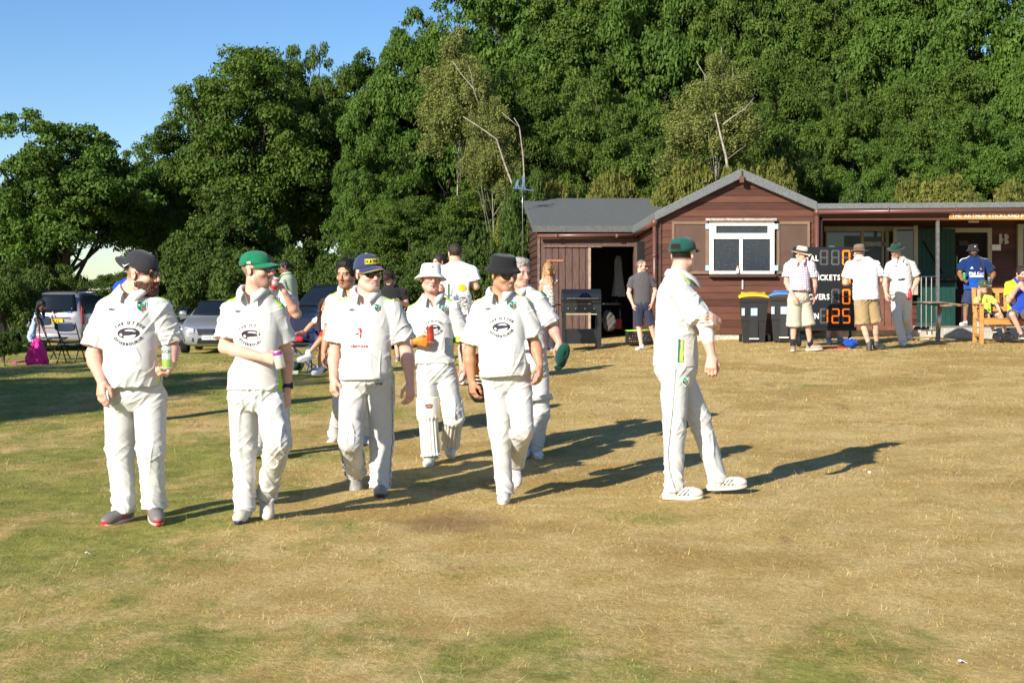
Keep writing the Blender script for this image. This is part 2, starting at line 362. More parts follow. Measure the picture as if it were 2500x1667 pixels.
def crown_mesh(name, kind, **kw):
    V, Cc, C, rl = crown_verts(**kw)
    me = bpy.data.meshes.new(name); n = len(V) // 4
    me.vertices.add(len(V)); me.vertices.foreach_set('co', V.astype(np.float32).ravel()); me.loops.add(len(V)); me.loops.foreach_set('vertex_index', np.arange(len(V), dtype=np.int32))
    me.polygons.add(n); me.polygons.foreach_set('loop_start', np.arange(0, 4 * n, 4, dtype=np.int32)); me.update(calc_edges=True)
    a = me.color_attributes.new('Col', 'FLOAT_COLOR', 'POINT'); a.data.foreach_set('color', np.hstack([Cc, np.ones((len(V), 1))]).astype(np.float32).ravel())
    me.materials.append(LM[kind]); return me, C, rl
def trunk_mesh(name, C, H, th, r, m, seed, nb=11, lean=0):
    rs = np.random.RandomState(seed); mb = MB(); top = np.array([lean, 0, th + H * .55])
    pts = [np.array([lean * t * .8 + .12 * math.sin(t * 5 + seed), .1 * math.cos(t * 4 + seed), t * (th + H * .55) - (.4 if t == 0 else 0)]) for t in np.linspace(0, 1, 7)]
    mb.tube(pts, [r * (1.35 if i == 0 else 1) * (1 - .75 * i / 6) for i in range(7)], 9)
    for j in rs.choice(len(C), min(nb, len(C)), replace=False):
        q = C[j] + [0, 0, th]; a = pts[rs.randint(2, 6)]; md = (a + q) / 2 + rs.randn(3) * .3 + [0, 0, -.15]
        rr = r * rs.uniform(.22, .42); mb.tube([a, md, q, q + (q - md) * .25], [rr, rr * .6, rr * .3, .01], 6)
        for _ in range(2):
            e = md + (q - a) * .35 + rs.randn(3) * .5; mb.tube([md, (md + e) / 2 + rs.randn(3) * .08, e], [rr * .45, rr * .3, .008], 5)
    o = mb.build(name, m, None, True); me = o.data; bpy.data.objects.remove(o); return me
NL = .25 if globals().get('QUICK') else 1.0
PROTO = {}
for i, (k, kd, R, H, nl, n, ls, th, flat, sh) in enumerate([
        ('oak_a', 'oak', 4.6, 9.5, 95, 120000, .072, .9, .62, 1.0), ('oak_b', 'oak', 4.4, 8.5, 80, 115000, .072, .9, .55, 1.0), ('lush_a', 'lush', 4.0, 8.0, 80, 105000, .080, .8, .62, 1.0),
        ('oak_c', 'oak', 3.6, 10.5, 90, 105000, .072, .6, .7, .9), ('dark_a', 'dark', 3.2, 6.0, 70, 70000, .07, .4, .8, 1.0), ('lush_b', 'lush', 4.4, 9.5, 90, 115000, .078, .5, .6, 1.0),
        ('birch_a', 'birch', 2.2, 5.2, 60, 42000, .05, 4.6, .9, 1.0), ('olive_a', 'olive', 2.6, 2.6, 50, 45000, .055, .1, .8, 1.0), ('dark_b', 'dark', 2.4, 3.0, 46, 38000, .06, .1, .8, 1.0)]):
    me, C, rl = crown_mesh('crown', kd, seed=20 + i, R=R, H=H, nl=nl, nleaf=int(n * NL), ls=ls / math.sqrt(NL), flat=flat, shape=sh, droop=.8 if kd == 'birch' else 0)
    tm = trunk_mesh('trunk', C, H, th, .06 if kd == 'birch' else (.34 if H > 7 else .12), birchbark if kd == 'birch' else bark, i + 3, 6 if kd == 'birch' else (14 if H > 5 else 8))
    PROTO[k] = (me, tm, R, H, th)
def tree(px, top, half, d, kind, label, group=None, name='tree', cat='tree', base=None, rz=None, sy=None):
    """crown centre column px, crown top row, half width in photo pixels, distance"""
    me, tm, R, H, th = PROTO[kind]; x = (px - 1250) / F * d; g = gz(x, d) if base is None else base
    ztop = CZ - (top - HY) / F * d; sx = half / F * d / R; sz = (ztop - g) / (H * .96 + th)
    rs = random.Random(int(px * 7 + d)); t = thing(name, (x, d, g - .1), label, cat, group, rs.uniform(0, 6.28) if rz is None else rz)
    t.scale = (sx, sy or sx, sz)
    c = bpy.data.objects.new('crown' if cat != 'shrub' else 'foliage', me); COL.objects.link(c); c.parent = t; c.location = (0, 0, th)
    k = bpy.data.objects.new('trunk' if cat != 'shrub' else 'stem', tm); COL.objects.link(k); k.parent = t
    return t
WG = 'trees of the wood behind the pavilion'
T_ = [ (1900, -190, 200, 50, 'oak_b', 'very tall oak reaching out of the picture above the gable'), (1690, -200, 180, 51, 'oak_a', 'very tall oak reaching out of the picture left of the gable peak'), (2130, -180, 170, 50, 'lush_b', 'very tall tree reaching out of the picture above the scoreboard'), (290, 655, 110, 62, 'dark_a', 'far low tree seen through the gap behind the people carrier'),
 # px, top, half, d, kind, label
 (165, 282, 205, 47, 'lush_a', 'leafy tree with rounded top standing alone at the far left edge'),
 (30, 560, 170, 50, 'oak_b', 'low olive green tree under the leafy tree at the left edge'),
 (620, 102, 225, 50, 'oak_a', 'large dark oak rising highest left of the sky gap'),
 (420, 280, 130, 51, 'oak_c', 'oak with a lower left shoulder beside the largest oak'),
 (560, 470, 150, 45, 'dark_a', 'dense dark round tree behind the silver cars'),
 (770, 118, 130, 55, 'oak_b', 'oak crown between the largest oak and the wood edge'),
 (885, 100, 130, 52, 'oak_c', 'upright oak at the left end of the tall wood'),
 (700, 560, 110, 46, 'dark_b', 'low ivy green tree behind the man in the sage polo'),
 (1010, 30, 150, 50, 'lush_b', 'tall bright green tree where the wood rises out of the picture'),
 (900, 330, 110, 45, 'lush_b', 'mid height green tree left of the pale birch'),
 (1000, 470, 140, 43, 'oak_a', 'low spreading tree behind the man in the cactus shirt'),
 (880, 590, 100, 42, 'dark_a', 'dark bushy tree behind the man in the navy cap'),
 (1230, -90, 210, 50, 'lush_b', 'tall tree above the leaning birch trunks'),
 (1190, 430, 150, 42, 'oak_b', 'green tree left of the shed roof'),
 (1130, 560, 110, 40, 'dark_a', 'dark leafy tree by the corner of the shed'),
 (1330, 150, 150, 44, 'oak_a', 'broad oak above the low shed roof'),
 (1420, -100, 200, 49, 'oak_c', 'tall oak above the middle of the shed roof'),
 (1500, 190, 150, 42, 'oak_b', 'oak between the shed roof and the yellow birch'),
 (1600, -130, 180, 48, 'lush_a', 'very tall tree behind the yellow birch'),
 (1640, 290, 110, 41, 'oak_c', 'narrow oak left of the gable peak'),
 (1800, -90, 170, 47, 'oak_b', 'tall oak above the gable peak'),
 (1900, 150, 150, 42, 'oak_a', 'oak right of the yellow birch'),
 (1950, 330, 90, 38, 'dark_a', 'dark round tree right behind the gable roof'),
 (2010, -60, 150, 46, 'oak_c', 'tall oak behind the scoreboard, in the upper right'),
 (2080, 190, 130, 41, 'oak_b', 'mid oak above the veranda roof'),
 (2200, -120, 180, 46, 'lush_b', 'tall green tree above the pavilion sign'),
 (2290, 150, 150, 40, 'oak_a', 'broad oak above the right part of the veranda roof'),
 (2180, 330, 110, 37, 'lush_b', 'low bright tree just above the veranda roof'),
 (2420, -80, 190, 43, 'lush_a', 'tall bright tree in the upper right corner'),
 (2400, 260, 130, 37, 'lush_b', 'leafy tree low behind the right end of the roof'),
 (2560, 60, 150, 38, 'lush_b', 'green tree cut by the right edge of the picture'),
 (2000, 60, 150, 52, 'oak_a', 'oak in the second row of the upper right wood'),
 (1120, 250, 160, 54, 'oak_a', 'oak in the second row behind the leaning birches'),
 (1700, 120, 170, 53, 'oak_b', 'oak in the second row behind the gable'),
 (1420, 260, 150, 53, 'oak_c', 'oak in the second row behind the shed'),
 (2320, 80, 170, 52, 'oak_c', 'oak in the second row behind the pavilion sign'),
 (1560, 420, 200, 50, 'dark_a', 'dark understorey tree between shed and gable roofs'),
 (1850, 400, 200, 50, 'dark_a', 'dark understorey tree behind the gable'),
 (2150, 400, 200, 50, 'dark_a', 'dark understorey tree behind the veranda'),
 (2450, 400, 200, 50, 'dark_a', 'dark understorey tree at the right end of the wood'),
 (1250, 480, 200, 52, 'dark_a', 'dark understorey tree behind the weather vane'),
 (980, 300, 200, 58, 'dark_a', 'dark distant tree deep in the wood, left part'),
 (540, 380, 240, 60, 'dark_a', 'dark distant tree deep behind the largest oak')]
for px, top, half, d, k, lb in T_: tree(px, top, half, d, k, lb, WG if px > 800 else 'trees left of the wood')
tree(1120, 75, 110, 42, 'birch_a', 'pale olive birch standing out of the wood above the weather vane', 'birches', rz=.5)
tree(1205, 240, 75, 40, 'birch_a', 'small birch crown right of the pale olive birch', 'birches', rz=2)
tree(1745, 135, 125, 36, 'birch_a', 'yellowish birch with white trunk above the gable', 'birches', rz=4)
# leaning birch stems that show bare in front of the wood
def stem(name, pts, rs_, label, d, group='bare birch stems'):
    P = [P3(x, y, d) for x, y in pts[0]]; g = gz(P[0][0], d); t = thing(name, (P[0][0], d, g), label, 'tree', group)
    for q, r in zip(pts, rs_):
        W = [P3(x, y, d) for x, y in q]; W = ([np.array([W[0][0], d, g - .2])] + W) if q is pts[0] else W
        mb = MB(); mb.tube(W, [r * (1 - .8 * i / len(W)) for i in range(len(W))], 8); mb.build('trunk' if q is pts[0] else 'branch', birchbark, t, True, off=t.location)
stem('birch_tree', [[(1262, 480), (1232, 400), (1212, 340), (1170, 310), (1130, 285)], [(1170, 258), (1155, 215), (1125, 180), (1105, 150)], [(1158, 225), (1150, 180), (1143, 160)]], [.036, .022, .014], 'leaning bare birch stem forking left above the weather vane', 39.2)
stem('birch_tree', [[(1282, 470), (1277, 380), (1268, 310), (1255, 288)], [(1268, 312), (1245, 292), (1225, 275)]], [.030, .016], 'upright bare birch stem just right of the forked leaning one', 39.0)
stem('birch_tree', [[(1779, 430), (1772, 380), (1760, 335), (1746, 275)], [(1765, 305), (1790, 285), (1820, 265), (1840, 240)], [(1730, 200), (1712, 170), (1700, 150)], [(1777, 388), (1800, 370), (1822, 355)]], [.045, .02, .014, .010], 'white birch stem rising behind the gable peak', 34.2)
SG = 'shrubs round the pavilion'
for px, top, half, d, k, lb in [
 (1360, 455, 70, 37.5, 'olive_a', 'olive shrub above the left end of the shed roof'), (1500, 430, 90, 38, 'olive_a', 'olive shrub above the middle of the shed roof'),
 (1690, 410, 110, 36, 'olive_a', 'pale shrub left of the gable peak'), (1880, 400, 90, 36, 'olive_a', 'yellowish shrub on the right slope side of the gable'),
 (2110, 455, 90, 34, 'dark_b', 'green shrub behind the left end of the veranda roof'), (2290, 438, 130, 34, 'olive_a', 'broad yellow green shrub above the veranda roof'),
 (2480, 450, 90, 34, 'olive_a', 'yellow green shrub at the right end of the veranda roof'), (1195, 560, 80, 36, 'dark_b', 'dark shrub left of the shed corner'),
 (1245, 520, 60, 38, 'olive_a', 'sunlit shrub against the shed corner'), (1290, 425, 75, 36.9, 'dark_b', 'leafy bush hiding the feet of the bare birch stems'), (1790, 420, 60, 33.9, 'olive_a', 'small pale bush just behind the gable peak'), (1010, 610, 120, 38, 'dark_b', 'dark shrub behind the man in the black cap'),
 (830, 620, 110, 41, 'dark_b', 'dark shrub behind the man without a cap'), (640, 610, 120, 43, 'dark_b', 'dark shrub behind the green cap'),
 (500, 600, 110, 44, 'dark_b', 'dark shrub directly behind the silver saloon'), (110, 640, 110, 45, 'dark_b', 'dark shrub behind the stooping girl'),
 (10, 640, 90, 33, 'dark_b', 'large dark bush at the left edge'), (12, 800, 46, 28.5, 'dark_b', 'low dark bush at the left edge beside the pink bag'),
 (250, 722, 120, 52, 'dark_b', 'low hedge shrub seen over the people carrier'), (420, 680, 100, 50, 'dark_b', 'low shrub right of the people carrier')]:
    tree(px, top, half, d, k, lb, SG if px > 1150 else 'shrubs behind the cars', 'shrub', 'shrub')
# trees beside the photographer's left whose shade lies over the grass
for i, (x, y, sc, k, lb) in enumerate([(-15.0, 9.5, .95, 'oak_a', 'oak left of the picture nearest the camera'), (-18.5, 15.5, 1.0, 'oak_b', 'oak left of the picture farther from the camera')]):
    t = tree(1250 + x / y * F, 300, 100, y, k, lb, 'oaks beside the field'); t.scale = (sc, sc, sc * .8)
# ================================================================== PAVILION
D1, D2, DV = 27.76, 33.0, 30.2           # gable front, recessed shed front, veranda back wall
RED = wood_boards('stained_boards', (.100, .040, .025), .135)
DRK = wood_boards('dark_boards', (.075, .037, .029), .135)
PLK = mat('dark_planks', (.10, .058, .048), rough=.6, var=.35, vscale=7, bump=.4, bscale=18, stretch=(5, 5, .7))
FELT = mat('roof_felt', (.15, .16, .16), rough=.95, var=.28, vscale=30, bump=.6, bscale=120)
FELT2 = mat('roof_felt_old', (.105, .11, .105), rough=.95, var=.3, vscale=24, bump=.5, bscale=90)
PIPE = mat('brown_plastic', (.13, .055, .04), rough=.35, var=.12, vscale=4, spec=.5)
WHT = mat('white_paint', (.78, .76, .70), rough=.45, var=.08, vscale=9)
BEI = mat('cream_paint', (.42, .37, .27), rough=.5, var=.12, vscale=9)
BRN = mat('brown_paint', (.105, .062, .044), rough=.6, var=.15, vscale=3, bump=.15)
GRN = mat('green_paint', (.010, .050, .038), rough=.5, var=.2, vscale=4, bump=.2)
CONC = mat('concrete', (.42, .39, .34), rough=.95, var=.25, vscale=8, bump=.5, bscale=40)
STONE = mat('flint_plinth', (.50, .44, .34), rough=.95, var=.5, vscale=22, bump=.9, bscale=30)
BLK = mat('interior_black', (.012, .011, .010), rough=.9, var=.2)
GLS = mat('dark_glass', (.015, .02, .025), rough=.06, var=.1, spec=.8)
def glass_rain():
    m = mat('frosted_glass', (.028, .034, .042), rough=.25, var=.1, spec=.6); nt = m.node_tree; b = nt.nodes['Principled BSDF']
    old = b.inputs['Base Color'].links[0].from_socket; tc = nd(nt, 'ShaderNodeTexCoord'); v = nd(nt, 'ShaderNodeTexVoronoi', i_Scale=38.0); nt.links.new(tc.outputs['Object'], v.inputs['Vector'])
    wn = nd(nt, 'ShaderNodeSeparateColor'); nt.links.new(v.outputs['Color'], wn.inputs[0])
    a = nd(nt, 'ShaderNodeMath', operation='LESS_THAN'); nt.links.new(v.outputs['Distance'], a.inputs[0]); a.inputs[1].default_value = .22
    c = nd(nt, 'ShaderNodeMath', operation='GREATER_THAN'); nt.links.new(wn.outputs[0], c.inputs[0]); c.inputs[1].default_value = .62
    d = nd(nt, 'ShaderNodeMath', operation='MULTIPLY'); nt.links.new(a.outputs[0], d.inputs[0]); nt.links.new(c.outputs[0], d.inputs[1])
    mx = nd(nt, 'ShaderNodeMix', data_type='RGBA'); nt.links.new(d.outputs[0], mx.inputs[0]); nt.links.new(old, mx.inputs[6]); mx.inputs[7].default_value = (.13, .14, .14, 1)
    nt.links.new(mx.outputs[2], b.inputs['Base Color']); return m
GLF = glass_rain(); STEEL = mat('steel', (.45, .45, .45), rough=.3, metal=1, var=.1); RUST = mat('rusty_iron', (.30, .13, .07), rough=.8, var=.3); HNG = mat('pale_hinge', (.35, .55, .60), rough=.5)
def bx(mb, x0, y0, x1, y1, d0, d1, D=D1, col=None):     # photo-pixel rectangle at plane D, from depth d0 to d1 behind it (metres)
    a = P3(x0, y1, D); c = P3(x1, y0, D); mb.box((a[0], D + d0, a[2]), (c[0], D + d1, c[2]), col); return mb
R0 = P3(1800, 815, D1); pav = thing('pavilion', R0, 'dark red timber pavilion with a gabled middle, low shed and veranda', 'pavilion')
def part(mb, name, m, parent=pav, **kw):
    return mb.build(name, m, parent, off=R0 if parent is pav or parent.parent is pav else None, **kw)
def boards(mb, A, B, z0, z1, pitch, ext=None, n=None, lip=.014):
    """weatherboards from A to B (xy); ext(z)->(t0,t1) along the run"""
    A = np.array(A, float); B = np.array(B, float); L = np.linalg.norm(B - A); u = (B - A) / L; nrm = np.array([u[1], -u[0]]); z = z0
    while z < z1 - .01:
        zt = min(z + pitch, z1); e0 = ext(z) if ext else (0, L); e1 = ext(zt) if ext else (0, L)
        if e1[1] - e1[0] < .02: e1 = ((e0[0] + e0[1]) / 2 - .01, (e0[0] + e0[1]) / 2 + .01)
        v = []
        for (t, zz, o) in ((e0[0], z, lip), (e0[1], z, lip), (e1[1], zt, 0), (e1[0], zt, 0)):
            p = A + u * t + nrm * o; v.append((p[0], p[1], zz))
        for (t, zz) in ((e0[0], z), (e0[1], z)):
            p = A + u * t - nrm * .01; v.append((p[0], p[1], zz))
        mb.add(v, [(0, 1, 2, 3), (4, 5, 1, 0)]); z = zt
    return mb
xl, xr = P3(1608, 0, D1)[0], P3(1986, 0, D1)[0]; zb = P3(0, 815, D1)[2]; xp, zp = P3(1807, 422, D1)[[0, 2]]
zl, zr = P3(1600, 536, D1)[2], P3(1990, 512, D1)[2]
def gext(z):
    t0 = 0 if z < zl else (z - zl) / (zp - zl) * (xp - xl); t1 = xr - xl if z < zr else (xp - xl) + (zp - z) / (zp - zr) * (xr - xp)
    return (t0, max(t1, t0))
mb = MB(); boards(mb, (xl, D1), (xr, D1), zb, zp, .135, gext); part(mb, 'front_wall', RED)
mb = MB(); boards(mb, (P3(1560, 0, D2)[0], D2), (xl, D1), zb - .12, zl + .02, .135)
part(mb, 'side_wall', RED)
mb = MB(); bx(mb, 1604, 520, 1614, 826, -.035, .05); part(mb, 'corner_post', DRK)
mb = MB(); a = P3(1608, 828, D1); mb.box((xl + .05, D1 + .03, a[2] - .25), (xr, D1 + .3, zb)); part(mb, 'plinth', STONE)
# gable roof with thick felt edge
def roofpoly(th):
    a = P3(1598, 540, D1); b = P3(1807, 437, D1); c = P3(1992, 516, D1)
    return [(a[0], a[2]), (b[0], b[2]), (c[0], c[2]), (c[0], c[2] + th * 1.05), (b[0], b[2] + th * 1.15), (a[0], a[2] + th * 1.05)]
mb = MB(); mb.prism(roofpoly(.165), D1 - .16, D1 + 5.6); part(mb, 'gable_roof', FELT, bevel=.015)
mb = MB(); bx(mb, 1802, 432, 1812, 448, -.22, -.14); bx(mb, 1806, 418, 1808, 434, -.20, -.17); part(mb, 'finial', PIPE)
# window
win = bpy.data.objects.new('window', None); COL.objects.link(win); win.parent = pav
def wpart(mb, name, m, **kw): o = mb.build(name, m, win, off=R0, **kw); return o
mb = MB()
for q in ((1730, 541, 1741, 669), (1879, 541, 1889, 669), (1741, 541, 1879, 549), (1741, 662, 1879, 669), (1741, 573, 1879, 584), (1804, 584, 1812, 662)): bx(mb, *q, -.075, .0)
for q in ((1741, 549, 1747, 573), (1873, 549, 1879, 573), (1747, 549, 1873, 552), (1747, 570, 1873, 573)): bx(mb, *q, -.09, -.02)
wpart(mb, 'frame', WHT, bevel=.004)
mb = MB(); bx(mb, 1741, 584, 1804, 662, -.045, -.03); bx(mb, 1812, 584, 1879, 662, -.045, -.03); bx(mb, 1747, 552, 1873, 570, -.05, -.035); wpart(mb, 'pane', GLF)
mb = MB(); bx(mb, 1730, 669.5, 1892, 677, -.13, .0); wpart(mb, 'sill', DRK, bevel=.005)
mb = MB(); bx(mb, 1722, 534, 1893, 540, -.15, .0); wpart(mb, 'drip_board', mat('worn_white', (.40, .34, .28), var=.5, vscale=14))
for x0, x1, hx in ((1640, 1728, 1722), (1896, 1976, 1890)):
    sh = MB(); bx(sh, x0 + 6, 548, x1 - 6, 662, -.035, .0); so_ = part(sh, 'shutter', BRN)
    fr = MB()
    for q in ((x0, 541, x0 + 6, 669), (x1 - 6, 541, x1, 669), (x0 + 6, 541, x1 - 6, 548), (x0 + 6, 662, x1 - 6, 669)): bx(fr, *q, -.055, .0)
    fr.build('frame', mat('shutter_frame', (.20, .13, .085), rough=.6, var=.15), so_, off=R0)
    for yy in (547, 648):
        h = MB(); bx(h, hx - 1, yy, hx + 8, yy + 13, -.085, -.06); h.build('hinge', HNG, so_, off=R0)
mb = MB(); bx(mb, 1811, 684, 1813.5, 706, -.04, .0); part(mb, 'bracket', WHT)
# pipes and gutters
def pp(x, y, D, o=0): q = P3(x, y, D); return np.array([q[0], q[1] + o, q[2]])
mb = MB(); mb.tube([pp(1992, 517, D1, -.1), pp(1992, 700, D1, -.1), pp(1992, 812, D1, -.1)], .042, 12); mb.tube([pp(1992, 512, D1, -.1), pp(1992, 526, D1, -.1)], .06, 12); part(mb, 'downpipe', PIPE, smooth=True)
mb = MB(); mb.tube([pp(1597, 541, D1, -.08), pp(1597, 828, D1, -.08)], .036, 12); mb.tube([pp(1597, 536, D1, -.08), pp(1597, 552, D1, -.08)], [.075, .05], 12)
for y in (620, 720, 810): mb.tube([pp(1597, y, D1, -.08), pp(1597, y + 8, D1, -.08)], .043, 12)
part(mb, 'downpipe', PIPE, smooth=True)
g0 = pp(1550, 573, D2 - .2, 0)
mb = MB(); mb.tube([pp(1597, 545, D1, -.05), g0], .05, 10); part(mb, 'gutter', PIPE, smooth=True)
mb = MB(); mb.tube([pp(1312, 577, D2, -.22), pp(1552, 575, D2, -.22)], .048, 10)
for x in (1358, 1505): mb.tube([pp(x - 4, 577, D2, -.22), pp(x + 4, 577, D2, -.22)], .056, 10)
part(mb, 'gutter', PIPE, smooth=True)
mb = MB(); mb.tube([pp(1994, 519, D1, -.16), pp(2600, 514, D1, -.16)], .045, 10)
for x in (2165, 2330): mb.tube([pp(x, 520, D1, -.2), pp(x - 3, 506, D1, -.2)], .012, 6)
part(mb, 'gutter', PIPE, smooth=True)
# low shed on the left
A0 = P3(1314, 571, D2); dB = 41.0; B0 = P3(1270, 620, dB); Rg = P3(1287, 503, 37.0); R1 = P3(1640, 501, 37.0); E1 = P3(1556, 571, D2)
zf = A0[2]; zg = gz(1, 33) - .1
wl = np.linalg.norm(B0[:2] - A0[:2])
def sext(z):
    t0 = 0.0; tr = np.linalg.norm(Rg[:2] - A0[:2])
    if z > zf: t0 = (z - zf) / (Rg[2] - zf) * tr
    t1 = wl if z < B0[2] else wl - (z - B0[2]) / (Rg[2] - B0[2]) * (wl - tr)
    return (wl - t1, wl - t0)
mb = MB(); boards(mb, B0[:2], A0[:2], zg, Rg[2], .15, sext, lip=.022); part(mb, 'side_wall', DRK)
mb = MB()   # roof slab: front slope and back slope
t = .14; a, b_, c_, d_ = A0 + [-.12, -.25, .03], Rg + [-.12, 0, .06], R1 + [0, 0, .06], np.array([E1[0] + .0, E1[1] - .25, A0[2] + .03]); e_, f_ = B0 + [-.12, .2, 0], np.array([R1[0], dB, B0[2]])
d_ = np.array([P3(1560, 571, D2)[0], D2 - .25, A0[2] + .03]); c2 = np.array([P3(1640, 503, D1 + 6)[0] + 1.2, 37, Rg[2] + .06])
vv = [a, b_, c2, d_, a + [0, 0, t], b_ + [0, 0, t], c2 + [0, 0, t], d_ + [0, 0, t], e_, f_, e_ + [0, 0, t], f_ + [0, 0, t]]
mb.add(vv, [(0, 1, 2, 3), (4, 7, 6, 5), (0, 3, 7, 4), (0, 4, 5, 1), (2, 6, 7, 3), (1, 5, 10, 8), (5, 6, 11, 10), (8, 10, 11, 9), (1, 8, 9, 2)])
part(mb, 'shed_roof', FELT2)
S2 = D2
def sx(mb, x0, y0, x1, y1, d0, d1): return bx(mb, x0, y0, x1, y1, d0, d1, D=S2)
mb = MB(); sx(mb, 1316, 580, 1560, 602, -.02, .06); sx(mb, 1316, 602, 1332, 836, -.02, .06); sx(mb, 1548, 592, 1557, 836, -.05, .3); part(mb, 'door_surround', PLK)
mb = MB(); sx(mb, 1312, 575, 1318, 840, -.05, .0); part(mb, 'corner_board', mat('peeling_paint', (.16, .10, .08), var=.8, vscale=12, rough=.8, stretch=(3, 3, 1)))
mb = MB(); sx(mb, 1326, 600, 1470, 604, -.07, -.02); part(mb, 'door_track', mat('peeling_paint', (.16, .10, .08)))
dr = MB(); x = 1333
for x0, x1 in ((1333, 1347), (1349, 1363), (1365, 1379), (1381, 1396), (1398, 1413), (1415, 1429), (1431, 1441)): sx(dr, x0, 606, x1, 835, -.03, .02)
sx(dr, 1333, 608, 1441, 834, -.01, .02); do = part(dr, 'door', PLK)
mb = MB(); sx(mb, 1333, 634, 1376, 639, -.05, -.03); sx(mb, 1336, 635, 1343, 641, -.07, -.05); mb.build('latch', RUST, do, off=R0)
mb = MB(); sx(mb, 1436, 605, 1442, 835, -.045, -.03); mb.build('edge_strip', mat('bare_wood', (.33, .24, .17), var=.3), do, off=R0)
# dark inside of the shed: floor, back and side walls
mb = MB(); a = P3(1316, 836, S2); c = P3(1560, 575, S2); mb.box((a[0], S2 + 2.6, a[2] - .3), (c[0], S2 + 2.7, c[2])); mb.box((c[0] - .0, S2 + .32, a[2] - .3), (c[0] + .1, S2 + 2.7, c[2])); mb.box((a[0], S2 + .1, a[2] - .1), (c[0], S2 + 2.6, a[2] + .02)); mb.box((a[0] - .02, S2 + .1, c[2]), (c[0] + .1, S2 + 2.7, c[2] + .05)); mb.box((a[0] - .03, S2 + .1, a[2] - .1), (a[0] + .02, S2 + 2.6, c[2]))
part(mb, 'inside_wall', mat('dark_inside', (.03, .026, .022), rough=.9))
mb = MB(); q = P3(1565, 640, 31.4); mb.box((q[0] - .08, 31.2, q[2] - .45), (q[0] + .06, 31.5, q[2] + .45)); part(mb, 'vent', BLK)
# veranda
mb = MB(); a = P3(1988, 512, D1); b2 = P3(2700, 505, D1); mb.prism([(a[0], a[2]), (b2[0] + 2, b2[2]), (b2[0] + 2, b2[2] + .11), (a[0], a[2] + .11)], D1 - .15, D1 + 4.5); part(mb, 'veranda_roof', FELT, bevel=.01)
mb = MB(); bx(mb, 1996, 523, 2700, 530, -.06, .0); bx(mb, 1996, 530, 2700, 538, -.03, .04); part(mb, 'fascia', RED)
mb = MB(); bx(mb, 2286, 538, 2293, 806, -.02, .05); part(mb, 'post', mat('grey_post', (.12, .12, .12), rough=.5, var=.4, vscale=20))
mb = MB(); bx(mb, 2001, 530, 2006, 812, -.03, .04); bx(mb, 2008, 536, 2012, 650, .1, .15); part(mb, 'post', PLK)
mb = MB(); bx(mb, 1985, 500, 2001, 812, .0, .25, D=D1); part(mb, 'end_wall', RED)
def vb(mb, x0, y0, x1, y1, d0, d1, **k): return bx(mb, x0, y0, x1, y1, d0, d1, D=DV)
mb = MB(); z0, z1 = P3(0, 812, DV)[2], P3(0, 500, DV)[2]; boards(mb, (P3(1980, 0, DV)[0], DV), (P3(2700, 0, DV)[0], DV), z0, z1, .135); part(mb, 'back_wall', wood_boards('veranda_boards', (.085, .036, .029), .135))
mb = MB(); a = P3(2295, 800, D1); c = P3(2700, 0, D1); mb.box((a[0], D1 - .25, a[2] - .35), (c[0], DV + .2, a[2] + .0)); a2 = P3(1990, 806, D1); mb.box((a2[0], D1 + .25, a2[2] - .25), (a[0] - .003, DV + .2, a2[2])); part(mb, 'floor', CONC, bevel=.01)
wn2 = bpy.data.objects.new('window', None); COL.objects.link(wn2); wn2.parent = pav
mb = MB()
for q in ((2010, 553, 2228, 565), (2100, 565, 2107, 750), (2160, 565, 2168, 750), (2014, 565, 2018, 750), (2107, 592, 2160, 600), (2150, 565, 2156, 750)): vb(mb, *q, -.08, .0)
mb.build('frame', BEI, wn2, off=R0, bevel=.004)
mb = MB(); vb(mb, 2018, 565, 2100, 750, -.05, -.02); vb(mb, 2107, 565, 2150, 592, -.05, -.02); vb(mb, 2107, 600, 2150, 750, -.05, -.02); mb.build('pane', GLS, wn2, off=R0)
mb = MB(); vb(mb, 2060, 576, 2098, 650, -.06, -.052); vb(mb, 2108, 578, 2149, 590, -.06, -.052); vb(mb, 2108, 602, 2149, 745, -.06, -.052); mb.build('blind', mat('grey_blind', (.10, .12, .14), rough=.5), wn2, off=R0)
mb = MB()
for q in ((2169, 559, 2177, 720), (2218, 553, 2228, 720), (2177, 558, 2218, 562)): vb(mb, *q, -.40, -.34)
wf = part(mb, 'open_window', BEI); mb = MB(); vb(mb, 2177, 562, 2218, 720, -.375, -.365); mb.build('pane', GLS, wf, off=R0)
mb = MB()
for k in range(8): x0 = 2230 + k * 11.5; vb(mb, x0, 560, x0 + 11, 806, -.30, -.26)
sd_ = part(mb, 'green_shutter', GRN); mb = MB(); a = pp(2243, 590, DV, -.32); c = pp(2290, 668, DV, -.32); mb.tube([a, c], .018, 4); vb(mb, 2232, 680, 2326, 690, -.33, -.305); mb.build('brace', BLK, sd_, off=R0)
mb = MB()
for k in range(9): x0 = 2236 + k * 10.5; bx(mb, x0, 700, x0 + 10, 806, .12, .15) if k % 2 == 0 and False else None
for x in (2250, 2262, 2275): mb.tube([pp(x, 676, D1, .02), pp(x, 800, D1, .02)], .012, 6)
mb.tube([pp(2236, 676, D1, .02), pp(2289, 675, D1, .02)], .014, 6); mb.tube([pp(2236, 790, D1, .02), pp(2289, 790, D1, .02)], .012, 6); part(mb, 'railing', STEEL)
mb = MB()
for k in range(13):
    x0 = 2006 + k * 17.2; bx(mb, x0, 684, x0 + 15.5, 806, .02, .05)
bx(mb, 2004, 676, 2230, 686, -.01, .06); bx(mb, 2004, 796, 2230, 806, .0, .04)
part(mb, 'balustrade', mat('balustrade_wood', (.17, .075, .05), rough=.6, var=.25, vscale=5))
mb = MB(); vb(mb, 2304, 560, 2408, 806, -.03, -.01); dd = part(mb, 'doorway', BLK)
mb = MB()
